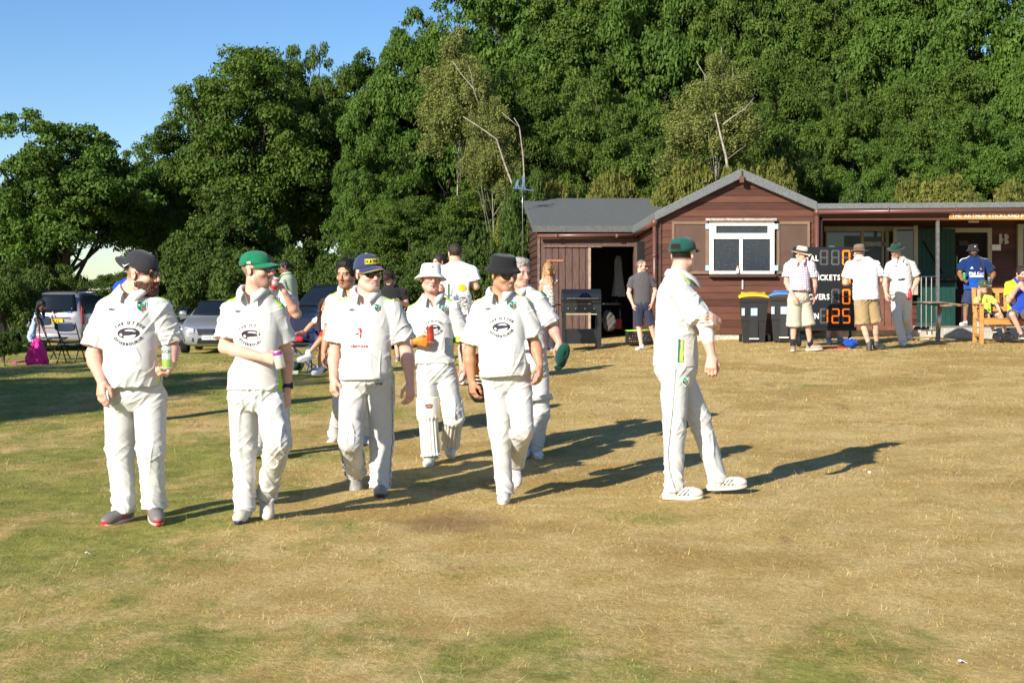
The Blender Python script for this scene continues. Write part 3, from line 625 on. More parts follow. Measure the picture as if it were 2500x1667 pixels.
for q in ((2298, 557, 2418, 568), (2408, 568, 2418, 806)): vb(mb, *q, -.10, .0)
mb.build('frame', BEI, dd, off=R0, bevel=.004)
for q, m in (((2312, 585, 2325, 672), BRN), ((2340, 588, 2362, 600), mat('picture_frame', (.05, .04, .03))), ((2320, 672, 2336, 705), mat('pale_cloth', (.30, .32, .34), var=.4, vscale=20)), ((2333, 625, 2336, 700), mat('lime_strip', (.25, .35, .05), var=.6, vscale=30))):
    mb = MB(); vb(mb, *q, -.05, -.035); mb.build('door_panel', m, dd, off=R0)
mb = MB(); vb(mb, 2416, 598, 2438, 612, -.14, -.13); part(mb, 'paper_notice', WHT)
mb = MB()
rsn = random.Random(4)
for c0 in (2437, 2450):
    for r in range(13): vb(mb, c0, 572 + r * 1.9, c0 + rsn.uniform(6, 11), 573 + r * 1.9, -.06, -.055)
part(mb, 'notice', WHT)
mb = MB(); vb(mb, 2415, 690, 2700, 800, -.04, -.02); part(mb, 'sunlit_boards', RED)  # sunlit lower part of the back wall, painted as a redder sheet
mb = MB()
for q in ((2481, 548, 2493, 655), (2493, 548, 2700, 556), (2493, 648, 2700, 655)): vb(mb, *q, -.1, .0)
w3 = part(mb, 'window_frame', BEI); mb = MB(); vb(mb, 2493, 556, 2700, 648, -.05, -.03); mb.build('pane', GLS, w3, off=R0)
mb = MB(); mb.tube([pp(2376, 539, D1, .3), pp(2401, 539, D1, .3)], .02, 8); part(mb, 'strip_light', WHT)
# name board
mb = MB(); bx(mb, 2314, 518, 2640, 537, -.10, -.065); sg = part(mb, 'name_board', mat('oak_board', (.50, .235, .075), rough=.5, var=.18, vscale=3, stretch=(1, 1, 8)), bevel=.004); sg['label'] = 'golden wooden name board over the veranda'
mb = MB(); a = P3(2432, 532, D1); text_mb(mb, 'THE ARTHUR STICKLAND PAVILION', .108, frame([a[0] + .02, D1 - .104, a[2]], (1, 0, 0), (0, 1, 0), (0, 0, 1)), (.8, .8, .8), bold=.012, gap=.11, squeeze=.95)
mb.build('lettering', WHT, sg, off=R0)
# weather vane
d = 35.0; b0 = P3(1276, 530, d); vane = thing('weather_vane', (b0[0], d, gz(b0[0], d)), 'blue metal weather vane with two little figures on a thin pole', 'weather vane')
mb = MB(); mb.tube([(b0[0], d, gz(b0[0], d) - .1), P3(1276, 500, d), P3(1275, 463, d)], [.016, .013, .011], 8); mb.build('pole', STEEL, vane, off=vane.location, smooth=True)
VB = mat('vane_blue', (.12, .19, .28), rough=.4, metal=.3)
mb = MB(); mb.tube([P3(1252, 459, d), P3(1304, 466, d)], .018, 6); mb.build('arrow', VB, vane, off=vane.location)
for pl in ([(1257, 459), (1258, 450), (1262, 440), (1266, 438), (1267, 444), (1265, 450), (1269, 459), (1266, 460), (1263, 453), (1261, 460)], [(1273, 461), (1275, 445), (1274, 432), (1276, 427), (1279, 430), (1281, 442), (1280, 452), (1284, 462), (1280, 462), (1278, 453), (1276, 462)]):
    mb = MB(); q = [P3(x, y, d) for x, y in pl]; mb.prism([(p[0], p[2]) for p in q], d - .01, d + .01); mb.build('figure', VB, vane, off=vane.location)
# ================================================================== FIGURES: one continuous surface grown from a distance field
class Field:
    def __init__(s, h): s.h = h; s.ops = []; s.cuts = []
    def cone(s, a, b, ra, rb, k=.02, ax=None, sc=1.0, sub=False):
        a = np.asarray(a, float); b = np.asarray(b, float); r = max(ra, rb) * max(1, sc) + k
        def ev(X, Y, Z):
            q = [X - a[0], Y - a[1], Z - a[2]]; ab = b - a
            if ax is not None:
                m = (1 / sc - 1); dq = q[0] * ax[0] + q[1] * ax[1] + q[2] * ax[2]; q = [q[i] + ax[i] * dq * m for i in range(3)]; ab = ab + ax * np.dot(ab, ax) * m
            L = np.dot(ab, ab) + 1e-12; t = np.clip((q[0] * ab[0] + q[1] * ab[1] + q[2] * ab[2]) / L, 0, 1)
            d = np.sqrt((q[0] - t * ab[0]) ** 2 + (q[1] - t * ab[1]) ** 2 + (q[2] - t * ab[2]) ** 2) - (ra + (rb - ra) * t)
            return d * (min(1, sc) ** .5 if ax is not None else 1)
        s.ops.append((np.minimum(a, b) - r, np.maximum(a, b) + r, ev, k, sub)); return s
    def chain(s, pts, rs, k=.012, **kw):
        for i in range(len(pts) - 1): s.cone(pts[i], pts[i + 1], rs[i], rs[i + 1], k if i == 0 else max(k, .01), **kw)
        return s
    def ell(s, c, R, r, k=.015, sub=False):
        c = np.asarray(c, float); R = np.asarray(R, float); r = np.asarray(r, float); e = np.sqrt((R ** 2) @ (r ** 2)) if False else np.abs(R) @ r + k
        def ev(X, Y, Z):
            q = [X - c[0], Y - c[1], Z - c[2]]; l = [(q[0] * R[0, i] + q[1] * R[1, i] + q[2] * R[2, i]) for i in range(3)]
            k0 = np.sqrt(sum((l[i] / r[i]) ** 2 for i in range(3))); k1 = np.sqrt(sum((l[i] / r[i] ** 2) ** 2 for i in range(3))) + 1e-9
            return k0 * (k0 - 1) / k1
        s.ops.append((c - e, c + e, ev, k, sub)); return s
    def loft(s, o, S, Fw, U, prof, k=.02):
        """stack of ellipses: prof rows (u, half width, half depth, forward offset, side offset)"""
        P = np.array([list(p) + [0] * (5 - len(p)) for p in prof], float); o = np.asarray(o, float)
        pts = np.array([o + U * p[0] + S * (p[4] + a * p[1]) + Fw * (p[3] + b * p[2]) for p in P for a in (-1, 1) for b in (-1, 1)])
        def ev(X, Y, Z):
            q = [X - o[0], Y - o[1], Z - o[2]]; D = lambda v: q[0] * v[0] + q[1] * v[1] + q[2] * v[2]
            u = D(U); f = D(Fw); sd = D(S); ip = lambda c: np.interp(u, P[:, 0], P[:, c])
            hw, hd = ip(1), ip(2); a = np.abs((sd - ip(4)) / hw); b = np.abs((f - ip(3)) / hd); kk = (a ** 2.3 + b ** 2.3) ** (1 / 2.3)
            return np.maximum((kk - 1) * np.minimum(hw, hd), np.maximum(u - P[-1, 0], P[0, 0] - u))
        s.ops.append((pts.min(0) - k - .01, pts.max(0) + k + .01, ev, k, False)); return s
    def cut(s, p, n, near=None, r=.0):       # remove everything on the +n side of plane p (within r of near)
        s.cuts.append((np.asarray(p, float), unit(n), None if near is None else np.asarray(near, float), r)); return s
    def mesh(s, smooth=1, disp=None, shell=None):
        h = s.h; add = [o for o in s.ops if not o[4]]
        lo = np.min([o[0] for o in add], 0) - 2.5 * h; hi = np.max([o[1] for o in add], 0) + 2.5 * h; n = np.ceil((hi - lo) / h).astype(int) + 1
        f = np.full(n, 1.0, np.float32)
        for (a, b, ev, k, sub) in s.ops:
            i0 = np.clip(np.floor((a - lo) / h).astype(int) - 2, 0, n - 1); i1 = np.clip(np.ceil((b - lo) / h).astype(int) + 3, 1, n)
            if (i1 <= i0).any(): continue
            sl = tuple(slice(i0[i], i1[i]) for i in range(3)); X = (lo[0] + h * np.arange(i0[0], i1[0]))[:, None, None]; Y = (lo[1] + h * np.arange(i0[1], i1[1]))[None, :, None]; Z = (lo[2] + h * np.arange(i0[2], i1[2]))[None, None, :]
            d = ev(X, Y, Z); c = f[sl]
            if sub: hh = np.clip(.5 - .5 * (c + d) / k, 0, 1); f[sl] = c + (-d - c) * hh + k * hh * (1 - hh)
            elif k > 0: hh = np.clip(.5 + .5 * (c - d) / k, 0, 1); f[sl] = c + (d - c) * hh - k * hh * (1 - hh)
            else: f[sl] = np.minimum(c, d)
        if s.cuts:
            X = (lo[0] + h * np.arange(n[0]))[:, None, None]; Y = (lo[1] + h * np.arange(n[1]))[None, :, None]; Z = (lo[2] + h * np.arange(n[2]))[None, None, :]
            for p, nn, near, r in s.cuts:
                if near is not None:
                    a = np.clip(((near - r - lo) / h).astype(int), 0, n - 1); b = np.clip(((near + r - lo) / h).astype(int) + 1, 1, n)
                else: a = np.zeros(3, int); b = n
                sl = tuple(slice(a[i], b[i]) for i in range(3)); x, y, z = X[sl[0]], Y[:, sl[1]], Z[:, :, sl[2]]
                d = (x - p[0]) * nn[0] + (y - p[1]) * nn[1] + (z - p[2]) * nn[2]
                if near is not None: d = np.where((x - near[0]) ** 2 + (y - near[1]) ** 2 + (z - near[2]) ** 2 < r * r, d, -1)
                f[sl] = np.maximum(f[sl], d)
        V, Q = surfnet(f, lo, h)
        if len(V) == 0: return V, Q
        for _ in range(smooth): V = relax(V, Q)
        if disp is not None: N = vnormals(V, Q); V = V + N * disp(V, N)[:, None]
        return V, Q
def surfnet(f, lo, h):
    s = (f < 0); n = f.shape; c = np.zeros((n[0] - 1, n[1] - 1, n[2] - 1), np.uint8)
    for i in (0, 1):
        for j in (0, 1):
            for k in (0, 1): c += s[i:n[0] - 1 + i, j:n[1] - 1 + j, k:n[2] - 1 + k]
    idx = np.argwhere((c > 0) & (c < 8))
    if len(idx) == 0: return np.zeros((0, 3)), np.zeros((0, 4), int)
    vid = np.full(c.shape, -1, np.int32); vid[tuple(idx.T)] = np.arange(len(idx))
    acc = np.zeros((len(idx), 3)); cnt = np.zeros(len(idx)); cor = [(i, j, k) for i in (0, 1) for j in (0, 1) for k in (0, 1)]; val = {q: f[idx[:, 0] + q[0], idx[:, 1] + q[1], idx[:, 2] + q[2]] for q in cor}
    for a in cor:
        for ax in range(3):
            if a[ax] == 0:
                b = tuple(a[i] + (i == ax) for i in range(3)); va, vb_ = val[a], val[b]; m = (va < 0) != (vb_ < 0); t = np.where(m, va / np.where(m, va - vb_, 1), 0)
                p = np.tile(np.array(a, float), (len(idx), 1)); p[:, ax] += t; acc += p * m[:, None]; cnt += m
    V = lo + h * (idx + acc / cnt[:, None]); Q = []
    for ax in range(3):
        u, v = (ax + 1) % 3, (ax + 2) % 3; sh = [slice(None)] * 3; s0 = list(sh); s1 = list(sh); s0[ax] = slice(0, -1); s1[ax] = slice(1, None)
        e = np.argwhere(s[tuple(s0)] != s[tuple(s1)]); e = e[(e[:, u] > 0) & (e[:, v] > 0) & (e[:, u] < n[u] - 1) & (e[:, v] < n[v] - 1)]
        fl = s[tuple(e.T)]; U = np.zeros(3, int); U[u] = 1; W_ = np.zeros(3, int); W_[v] = 1
        q = np.stack([vid[tuple((e - U - W_).T)], vid[tuple((e - W_).T)], vid[tuple(e.T)], vid[tuple((e - U).T)]], 1); q[~fl] = q[~fl][:, ::-1]; Q.append(q)
    Q = np.concatenate(Q); return V, Q[(Q >= 0).all(1)]
def relax(V, Q):
    n = len(V); acc = np.zeros((n, 3)); cnt = np.zeros(n)
    for a, b in ((0, 1), (1, 2), (2, 3), (3, 0)):
        for i in range(3): acc[:, i] += np.bincount(Q[:, a], V[Q[:, b], i], n) + np.bincount(Q[:, b], V[Q[:, a], i], n)
        cnt += np.bincount(Q[:, a], minlength=n) + np.bincount(Q[:, b], minlength=n)
    return V * .45 + .55 * acc / np.maximum(cnt, 1)[:, None]
def vnormals(V, Q):
    N = np.cross(V[Q[:, 2]] - V[Q[:, 0]], V[Q[:, 3]] - V[Q[:, 1]]); n = len(V); o = np.zeros((n, 3))
    for a in range(4):
        for i in range(3): o[:, i] += np.bincount(Q[:, a], N[:, i], n)
    return o / (np.linalg.norm(o, axis=1) + 1e-12)[:, None]

GLS = MATS.get('dark_glass') or mat('dark_glass', (.015, .02, .025), rough=.06, var=.1, spec=.8)
# cloth, skin and hair shaders take their colour from the mesh
def soft(name, rough, spec=.2, sheen=0, bump=.0, bscale=300, var=.05, sss=0, wr=0):
    m = mat(name, (1, 1, 1), rough=rough, var=var, vscale=14, attr='Col', spec=spec, sheen=sheen, bump=bump, bscale=bscale); b = m.node_tree.nodes['Principled BSDF']
    if sss: b.inputs['Subsurface Weight'].default_value = sss; b.inputs['Subsurface Radius'].default_value = (.012, .005, .003); b.inputs['Subsurface Scale'].default_value = 1
    return m
SKIN = soft('skin', .48, .35, var=.07, bump=.15, bscale=160, sss=.12); CLOTH = soft('cloth', .85, .12, sheen=.15, bump=.06, bscale=90, var=.03); HAIR = soft('hair', .5, .35, var=.25, bump=.5, bscale=260)
LEATH = soft('shoe_leather', .5, .35, bump=.1, var=.12); HATM = soft('hat_cloth', .85, .12, sheen=.15, bump=.3, bscale=250, var=.07); PRINT = soft('print_ink', .7, .2); PLAST = soft('plastic', .3, .5, var=.04)
LENS = mat('sunglass_lens', (.006, .007, .008), rough=.08, spec=.9, var=0); MET = soft('can_metal', .28, .6, var=.03); MET.node_tree.nodes['Principled BSDF'].inputs['Metallic'].default_value = .35

def col(*c): return np.array(lin(c[0]) if len(c) == 1 else c, float)
TONE = {'fair': col(.66, .395, .295), 'pink': col(.66, .35, .265), 'tan': col(.50, .265, .155), 'brown': col(.27, .135, .075), 'dark': col(.10, .05, .03), 'pale': col(.66, .41, .32)}
WHITE = col(.565, .558, .525)
def put(part_name, V, Q, C, m, parent, off, smooth=True):
    return mesh_obj(part_name, V - off, None, m, parent, smooth, C, quads=Q)
def sm(a, b, x): t = np.clip((x - a) / (b - a), 0, 1); return t * t * (3 - 2 * t)

class Person:
    """ppm/base place the feet; every joint is a photo point plus metres behind (+) or in front (-) of the base"""
    def __init__(s, label, px, py, H=1.8, neck=1.0, yaw=0, group=None, ppm=None, h=.006, tone='fair', arm=1.0, leg=1.0, bw=1.0, lean=(0, 0), **J):
        s.h = h; s.neck = neck; s.tone = TONE[tone] if isinstance(tone, str) else tone; s.H = H; s.k = k = H / 1.8; s.arm = arm * k; s.leg = leg * k; s.bw = bw * k
        if ppm: d = F / ppm
        else:
            lo_, hi_ = 4., 60.
            ds = np.linspace(5, 50, 4000); zz = ground((px - 1250) / F * ds, ds); pz = CZ - (py - HY) / F * ds; i = int(np.argmin(np.abs(zz - pz) + 0 * ds)); d = ds[np.where((pz[:-1] - zz[:-1]) * (pz[1:] - zz[1:]) <= 0)[0][0]]
        s.d = d; s.ppm = F / d; b = P3(px, py, d); s.base = b; s.z0 = b[2]; s.px0 = px; s.py0 = py
        y = math.radians(yaw); s.F = np.array([math.sin(y), -math.cos(y), 0]); s.Lf = np.array([math.cos(y), math.sin(y), 0]); s.U = np.array([0, 0, 1.])
        s.root = thing('person', tuple(b), label, 'person', group)
        loc = lambda sd, fw, up: b + s.Lf * sd * k + s.F * fw * k + s.U * up * k
        lx, ly = lean
        s.j = dict(an_l=loc(.09, 0, .085), an_r=loc(-.09, 0, .085), kn_l=loc(.095, .02, .50), kn_r=loc(-.095, .02, .50), hp_l=loc(.085, 0, .93), hp_r=loc(-.085, 0, .93),
                   pel=loc(0, 0, .98), nk=loc(0, -.01, 1.50), sh_l=loc(.185, -.01, 1.455), sh_r=loc(-.185, -.01, 1.455), el_l=loc(.25, -.03, 1.17), el_r=loc(-.25, -.03, 1.17), wr_l=loc(.27, .06, .92), wr_r=loc(-.27, .06, .92), hd=loc(0, .02, 1.68))
        for q, v in J.items(): s.j[q] = s.at(*v) + (np.array([0, 0, {'nk': .058, 'sh': .022}.get(q[:2], 0) * k]) if H > 1.5 else 0)
        for sd in 'lr':
            if 'hp_' + sd not in J and 'pel' in J: s.j['hp_' + sd] = s.j['pel'] + s.Lf * (.085 if sd == 'l' else -.085) * k - s.U * .05
        s.hands = {}; s.hframe()
    def at(s, x, y, dd=0): return P3(x, y, s.d + dd)
    def hframe(s, yaw=None, pitch=0, roll=0, scale=1.0):
        s.hs = scale * s.k ** .5
        if yaw is None: f = s.F.copy()
        else: y = math.radians(yaw); f = np.array([math.sin(y), -math.cos(y), 0])
        p = math.radians(pitch); u = np.array([0, 0, 1.]); lf = np.cross(u, f); f2 = f * math.cos(p) + u * math.sin(p); u2 = np.cross(f2, lf)
        r = math.radians(roll); R = Matrix.Rotation(r, 3, Vector(f2)); lf = np.array(R @ Vector(lf)); u2 = np.array(R @ Vector(u2)); s.hL, s.hF, s.hU = unit(lf), unit(f2), unit(u2)
        s.HR = np.column_stack([s.hL, s.hF, s.hU]); return s
    def hp(s, a, f, u): return s.j['hd'] + (s.hL * a + s.hF * f + s.hU * u) * s.hs
    # ---- hand: D wrist->fingers, N palm normal; components image right, away from camera, up
    def hand(s, fd, side, D, N, curl=(22, 28, 18), spread=0., thumb=.5, hs=1.0):
        D = unit(D); N = np.asarray(N, float); N = unit(N - D * np.dot(N, D)); T = np.cross(D, N) * (1 if side == 'r' else -1); w_ = s.j['wr_' + side]; q = hs * s.k ** .5 * (.5 + .5 * min(s.arm, 1.15))
        P = lambda d, t, n: w_ + (D * d + T * t + N * n) * q
        fd.chain([P(0, 0, 0), P(.045, .004, 0)], [.025 * q, .033 * q], .012, ax=N, sc=.62)
        for t in (.026, .009, -.009, -.026): fd.cone(P(.02, t * .5, 0), P(.084 - abs(t + .0) * .25, t, -.003), .017 * q, .0125 * q, .01)
        for i, (t, l) in enumerate(((.031, .90), (.0105, 1.0), (-.0105, .93), (-.0305, .74))):
            c = curl[i] if hasattr(curl[0], '__len__') else curl; a = 0; p = P(.086 - abs(t) * .3, t, -.002); dr = unit(D + T * (t * 3 * (spread + .15))); pts = [p]
            for L_, cc in zip((.044, .027, .022), c): a += math.radians(cc + (i - 1.5) * 1.5); p = p + (dr * math.cos(a) + N * math.sin(a)) * L_ * l * q; pts.append(p)
            fd.chain(pts, [.0093 * q, .0083 * q, .0075 * q, .0064 * q], .002)
        c = thumb; p0 = P(.022, .026, .006); d1 = unit(D * .75 + T * (.75 - .5 * c) + N * (.25 + .6 * c)); p1 = p0 + d1 * .042 * q; d2 = unit(D * .95 + T * (.15 - .5 * c) + N * (.1 + .5 * c)); p2 = p1 + d2 * .03 * q
        fd.chain([P(.01, .012, .003), p0, p1, p2, p2 + unit(d2 - T * .1) * .021 * q], [.018 * q, .0145 * q, .011 * q, .0098 * q, .0078 * q], .008)
    def body(s, hands=None, smile=.3, beard=None, brow=(.05, .03, .02), stub=None, legs='hidden', ears=True, lips=None, hidehead=False, hairfade=None, open_=0, armsleeve=None, glove=None, eyes=True, nose=1.0, jaw=1.0):
        j, k = s.j, s.k; fd = Field(s.h); u = unit(j['nk'] - j['pel']); S = unit(j['sh_l'] - j['sh_r']); Fw = unit(np.cross(S, u)); Fw = Fw if np.dot(Fw, s.F) > 0 else -Fw; s.tS, s.tF, s.tU = S, Fw, u
        L_ = np.linalg.norm(j['nk'] - j['pel']); b = s.bw
        fd.loft(j['pel'], S, Fw, u, [(-.12 * k, .10 * b, .07 * b), (0, .14 * b, .09 * b), (L_ * .45, .135 * b, .09 * b), (L_ * .8, .155 * b, .095 * b, .0), (L_ * .93, .13 * b, .075 * b), (L_ * 1.0, .062 * k, .06 * k)], .02)
        for q in 'lr':
            a, e, w_ = j['sh_' + q], j['el_' + q], j['wr_' + q]; A = s.arm
            fd.cone(a + (j['nk'] - a) * .5 - u * .022, a - u * .014, .042 * k, .046 * A, .03); fd.cone(a - u * .012, e, .047 * A, .041 * A, .03); fd.cone(a + (e - a) * .35, a + (e - a) * .75, .047 * A, .042 * A, .02)
            m = e + (w_ - e) * .28; fd.chain([e, m, w_], [.040 * A, .044 * A, .026 * A], .02)
            hpn, kn, an = j['hp_' + q], j['kn_' + q], j['an_' + q]; G = s.leg
            if legs == 'bare':
                sh = kn + (an - kn) * .3 - Fw * .012; fd.cone(hpn, kn, .085 * G, .054 * G, .03); fd.cone(kn, an, .052 * G, .034 * G, .02); fd.cone(kn + (an - kn) * .18 - Fw * .018, kn + (an - kn) * .5 - Fw * .012, .044 * G, .042 * G, .02)
                fd.cone(an, an - s.U * .05 * k, .034 * G, .036 * G, .02)
            else: fd.cone(hpn, kn, .07 * G, .045 * G, .03); fd.cone(kn, an, .043 * G, .032 * G, .02)
            hn = (hands or {}).get(q)
            if hn is not None: s.hand(fd, q, *hn[:2], **(hn[2] if len(hn) > 2 else {}))
        # neck and head
        hs = s.hs; hp = s.hp; nkb = j['nk'] - u * .03 * k
        fd.cone(nkb, hp(0, -.018, -.06), .066 * k * (.6 + .4 * b) * s.neck, .060 * hs * (.6 + .4 * s.bw / s.k) * s.neck, .03)
        fd.ell(hp(0, -.012, .032), s.HR, np.array([.077, .098, .087]) * hs, .02); fd.ell(hp(0, .028, -.045), s.HR, np.array([.058 * jaw, .062, .074]) * hs, .03)
        fd.cone(hp(-.012, .068, -.098), hp(.012, .068, -.098), .022 * hs, .022 * hs, .025)
        for a in (-1, 1):
            fd.cone(hp(a * .05 * jaw, .0, -.062), hp(a * .026, .055, -.095), .022 * hs, .02 * hs, .025); fd.ell(hp(a * .040, .062, -.030), s.HR, np.array([.024, .024, .022]) * hs, .02)
            if ears: fd.ell(hp(a * .080, -.012, -.008), np.column_stack([unit(s.hL * 1 + s.hF * .35 * -a), unit(s.hF - s.hL * .35 * -a), s.hU]), np.array([.009, .019, .031]) * hs, .006); fd.ell(hp(a * .089, -.006, -.004), s.HR, np.array([.007, .009, .014]) * hs, .004, sub=True)
        fd.cone(hp(-.034, .080, .020), hp(.034, .080, .020), .011 * hs, .011 * hs, .018)
        for a in (-1, 1): fd.ell(hp(a * .031, .098, .001), s.HR, np.array([.016, .012, .0105]) * hs, .010, sub=True)
        if eyes:
            for a in (-1, 1): fd.ell(hp(a * .031, .0785, .000), s.HR, np.array([.0135, .0125, .0105]) * hs, .003)
        fd.chain([hp(0, .088, .010), hp(0, .103, -.018), hp(0, .112 + .004 * (nose - 1), -.033)], [.0085 * hs, .0095 * hs * nose, .0125 * hs * nose], .010)
        for a in (-1, 1): fd.cone(hp(a * .011, .098, -.038), hp(a * .011, .100, -.038), .009 * hs * nose, .009 * hs * nose, .008)
        w_ = .020 + .006 * smile
        for a in (-1, 1): fd.cone(hp(0, .0935, -.0625), hp(a * w_, .083, -.066 + .006 * smile), .0075 * hs, .005 * hs, .006); fd.cone(hp(0, .0925, -.0755), hp(a * w_, .082, -.068 + .006 * smile), .0085 * hs, .005 * hs, .006)
        fd.cone(hp(-w_ * .9, .094, -.0685 + .004 * smile), hp(w_ * .9, .094, -.0685 + .004 * smile), (.0035 + .003 * open_) * hs, (.0035 + .003 * open_) * hs, .003, sub=True)
        V, Q = fd.mesh(1); n = len(V); C = np.tile(s.tone, (n, 1)); X = (V - j['hd']) @ s.HR / hs
        red = np.exp(-((X[:, 0] ** 2) / .0011 + ((X[:, 1] - .10) ** 2) / .003 + ((X[:, 2] + .033) ** 2) / .0006)) * .5 + sum(np.exp(-(((X[:, 0] - a * .045) ** 2) / .0005 + ((X[:, 1] - .07) ** 2) / .001 + ((X[:, 2] + .03) ** 2) / .0007)) for a in (-1, 1)) * .55 + sum(np.exp(-(((X[:, 0] - a * .08) ** 2) / .0006 + (X[:, 2] ** 2) / .0012)) for a in (-1, 1)) * .35 * (np.abs(X[:, 1]) < .04)
        C = C * (1 - red[:, None] * np.array([.02, .30, .30]))
        inface = (X[:, 1] > .02) & (np.abs(X[:, 0]) < .08) & (np.abs(X[:, 2]) < .14)
        lip = np.clip(1 - ((X[:, 0] / (w_ + .004)) ** 2 + ((X[:, 2] + .069 - .05 * smile * np.abs(X[:, 0])) / .0125) ** 2), 0, 1) * (X[:, 1] > .075); lc = s.tone * np.array([.78, .52, .52]) if lips is None else col(lips); C = np.where((lip > .15)[:, None], lc, C)
        ml = (np.abs(X[:, 2] + .0685 - .004 * smile) < .0028 + .0032 * open_) & (np.abs(X[:, 0]) < w_ * .85) & (X[:, 1] > .07) & (X[:, 1] < .3); C[ml] = col(.46, .40, .34) if open_ > .6 else s.tone * .25
        for a in (-1, 1):
            br = (np.abs(X[:, 0] - a * .033) < .021) & (np.abs(X[:, 2] - .0215 + ((X[:, 0] - a * .028) ** 2) * 6) < .0048) & (X[:, 1] > .05); C[br] = np.array(brow)
            if eyes:
                e = ((X[:, 0] - a * .031) / .0125) ** 2 + ((X[:, 2]) / .0062) ** 2; ey = (e < 1) & (X[:, 1] > .07); C[ey] = (.55, .50, .46); ir = ((X[:, 0] - a * .031) ** 2 + X[:, 2] ** 2 < .0052 ** 2) & ey; C[ir] = (.03, .02, .015); ln = (e >= .8) & (e < 1.7) & (X[:, 2] > .0015) & (X[:, 1] > .06); C[ln] = s.tone * .28
        if stub is not None:
            st = sm(-.025, -.055, X[:, 2]) * sm(.0, .03, X[:, 1]) * (X[:, 2] > -.15) * (1 - .75 * (lip > .05)); st = np.maximum(st, .6 * sm(-.04, -.05, X[:, 2]) * (X[:, 1] > .08)) * (np.linalg.norm(X, axis=1) < .16); amt, sc_ = stub; C = C * (1 - (st * amt)[:, None]) + np.array(sc_) * (st * amt)[:, None]
        if hairfade is not None:
            hm = (sm(-.055, -.02, X[:, 2]) * (X[:, 1] < .035 + .25 * (X[:, 2] - .03)) * (np.linalg.norm(X, axis=1) < .17) * ~((np.abs(X[:, 1] + .012) < .026) & (np.abs(X[:, 2] + .008) < .04) & (np.abs(X[:, 0]) > .072)))[:, None]; C = C * (1 - hm * hairfade[0]) + np.array(hairfade[1]) * hm * hairfade[0]
        for q in 'lr':   # knuckles and knees a little redder
            dw = np.linalg.norm(V - j['wr_' + q], axis=1); C = np.where((dw < .2)[:, None], C * [1.0, .90, .88], C)
            if armsleeve == q:
                a, e, w_2 = j['sh_' + q], j['el_' + q], j['wr_' + q]; dd = np.minimum(seg_d(V, a, e), seg_d(V, e, e + (w_2 - e) * .16)); C = np.where((dd < .09)[:, None], col(.74, .66, .58), C)
            if glove and q in glove:
                m = (dw < .22) & (((V - j['wr_' + q]) @ unit(j['wr_' + q] - j['el_' + q])) > -.05); C[m] = col(.95, .26, .03); m2 = m & (((V - j['wr_' + q]) @ unit(j['wr_' + q] - j['el_' + q])) < -.02); C[m2] = col(.6, .1, .05)
        s.X = X; s.bodyV = V; s.bo = put('body', V, Q, C, SKIN, s.root, s.base); return s
    # ---- torso clothing
    def shirt(s, prof=None, hem=-.16, sleeve=.72, slr=(.078, .084), neckr=.066, color=WHITE, stripes=True, collar=True, vneck=.10, name='shirt', wr=.006, tone2=None, slv={}, fold_dir=(1.2, .5), paint=None, seed=1, neck_up=.0, cuff=True, hemtilt=0, vest=False, kk=.022):
        j, k, b = s.j, s.k, s.bw; fd = Field(s.h); S, Fw, u = s.tS, s.tF, s.tU; L_ = np.linalg.norm(j['nk'] - j['pel'])
        prof = prof or [(-.2, .20, .135), (-.05, .195, .14), (.15, .185, .14), (.33, .19, .135), (.43, .175, .125), (.49, .12, .10), (.53, .07, .075)]
        P = [(p[0] * k * L_ / (.52 * k), p[1] * b, p[2] * b, (p[3] if len(p) > 3 else 0) * b, (p[4] if len(p) > 4 else 0)) for p in prof]; s.sprof = P
        fd.loft(j['pel'], S, Fw, u, P, .02)
        for q in 'lr':
            a, e = j['sh_' + q], j['el_' + q]; A = s.arm
            fd.cone(a + (j['nk'] - a) * .62 - u * .012, a - u * .012, .052 * k, slr[0] * A * .80, kk)
            if not vest:
                t = slv.get(q, sleeve); c = a + (e - a) * t; fd.cone(a - u * .012, c + (e - a) * .12, slr[0] * A * .86, slr[1] * A, kk); fd.cut(c, e - a, c + unit(e - a) * .08 * A, .135 * A)
        hz = j['pel'] + u * hem * k; fd.cut(hz, -u + S * hemtilt, hz, .45)
        nb = j['nk'] + u * .0; top = s.hp(0, -.03, -.085)
        r = neckr * k; fd.cone(nb - u * .01 * k, nb + unit(top - nb) * .14, r, r * .95, .012, sub=True)
        if vneck:
            v0 = nb + Fw * .07 * b - u * (vneck * k); fd.cone(nb + Fw * .055 * b + u * .03, v0 + Fw * .03, .064 * k, .008, .01, ax=Fw, sc=2.2, sub=True)
        def disp(V, N):
            q = (V - j['pel']); loc = np.column_stack([q @ S, q @ Fw, q @ u]); out = 0
            for i_, (th, am, fr) in enumerate(((.9, 1.0, 7.5), (-.75, .9, 8.0), (.25, .6, 10.0), (1.4, .6, 6.0))):
                cx, cz = math.cos(th), math.sin(th); c = np.column_stack([loc[:, 0] * cz - loc[:, 2] * cx, loc[:, 0] * cx + loc[:, 2] * cz, loc[:, 1]])
                n_ = snoise(c, seed * 13 + i_, (fr, 1.5, fr * .45)); gate = sm(-.1, .7, snoise(loc, seed * 7 + i_, (2.6, 2.6, 2.6))); out = out + am * gate * (np.clip(1 - 1.5 * np.abs(n_), 0, 1) ** 2.5 - .2)
            amt = .55 + sm(.30, -.1, loc[:, 2]) * .55 + .6 * sm(.15, .24, np.abs(loc[:, 0])); return wr * 2.1 * amt * out
        V, Q = fd.mesh(1, disp); C = np.tile(np.array(color), (len(V), 1)); q = V - j['pel']; loc = np.column_stack([q @ S, q @ Fw, q @ u]) / [b, b, k * L_ / (.52 * k)]
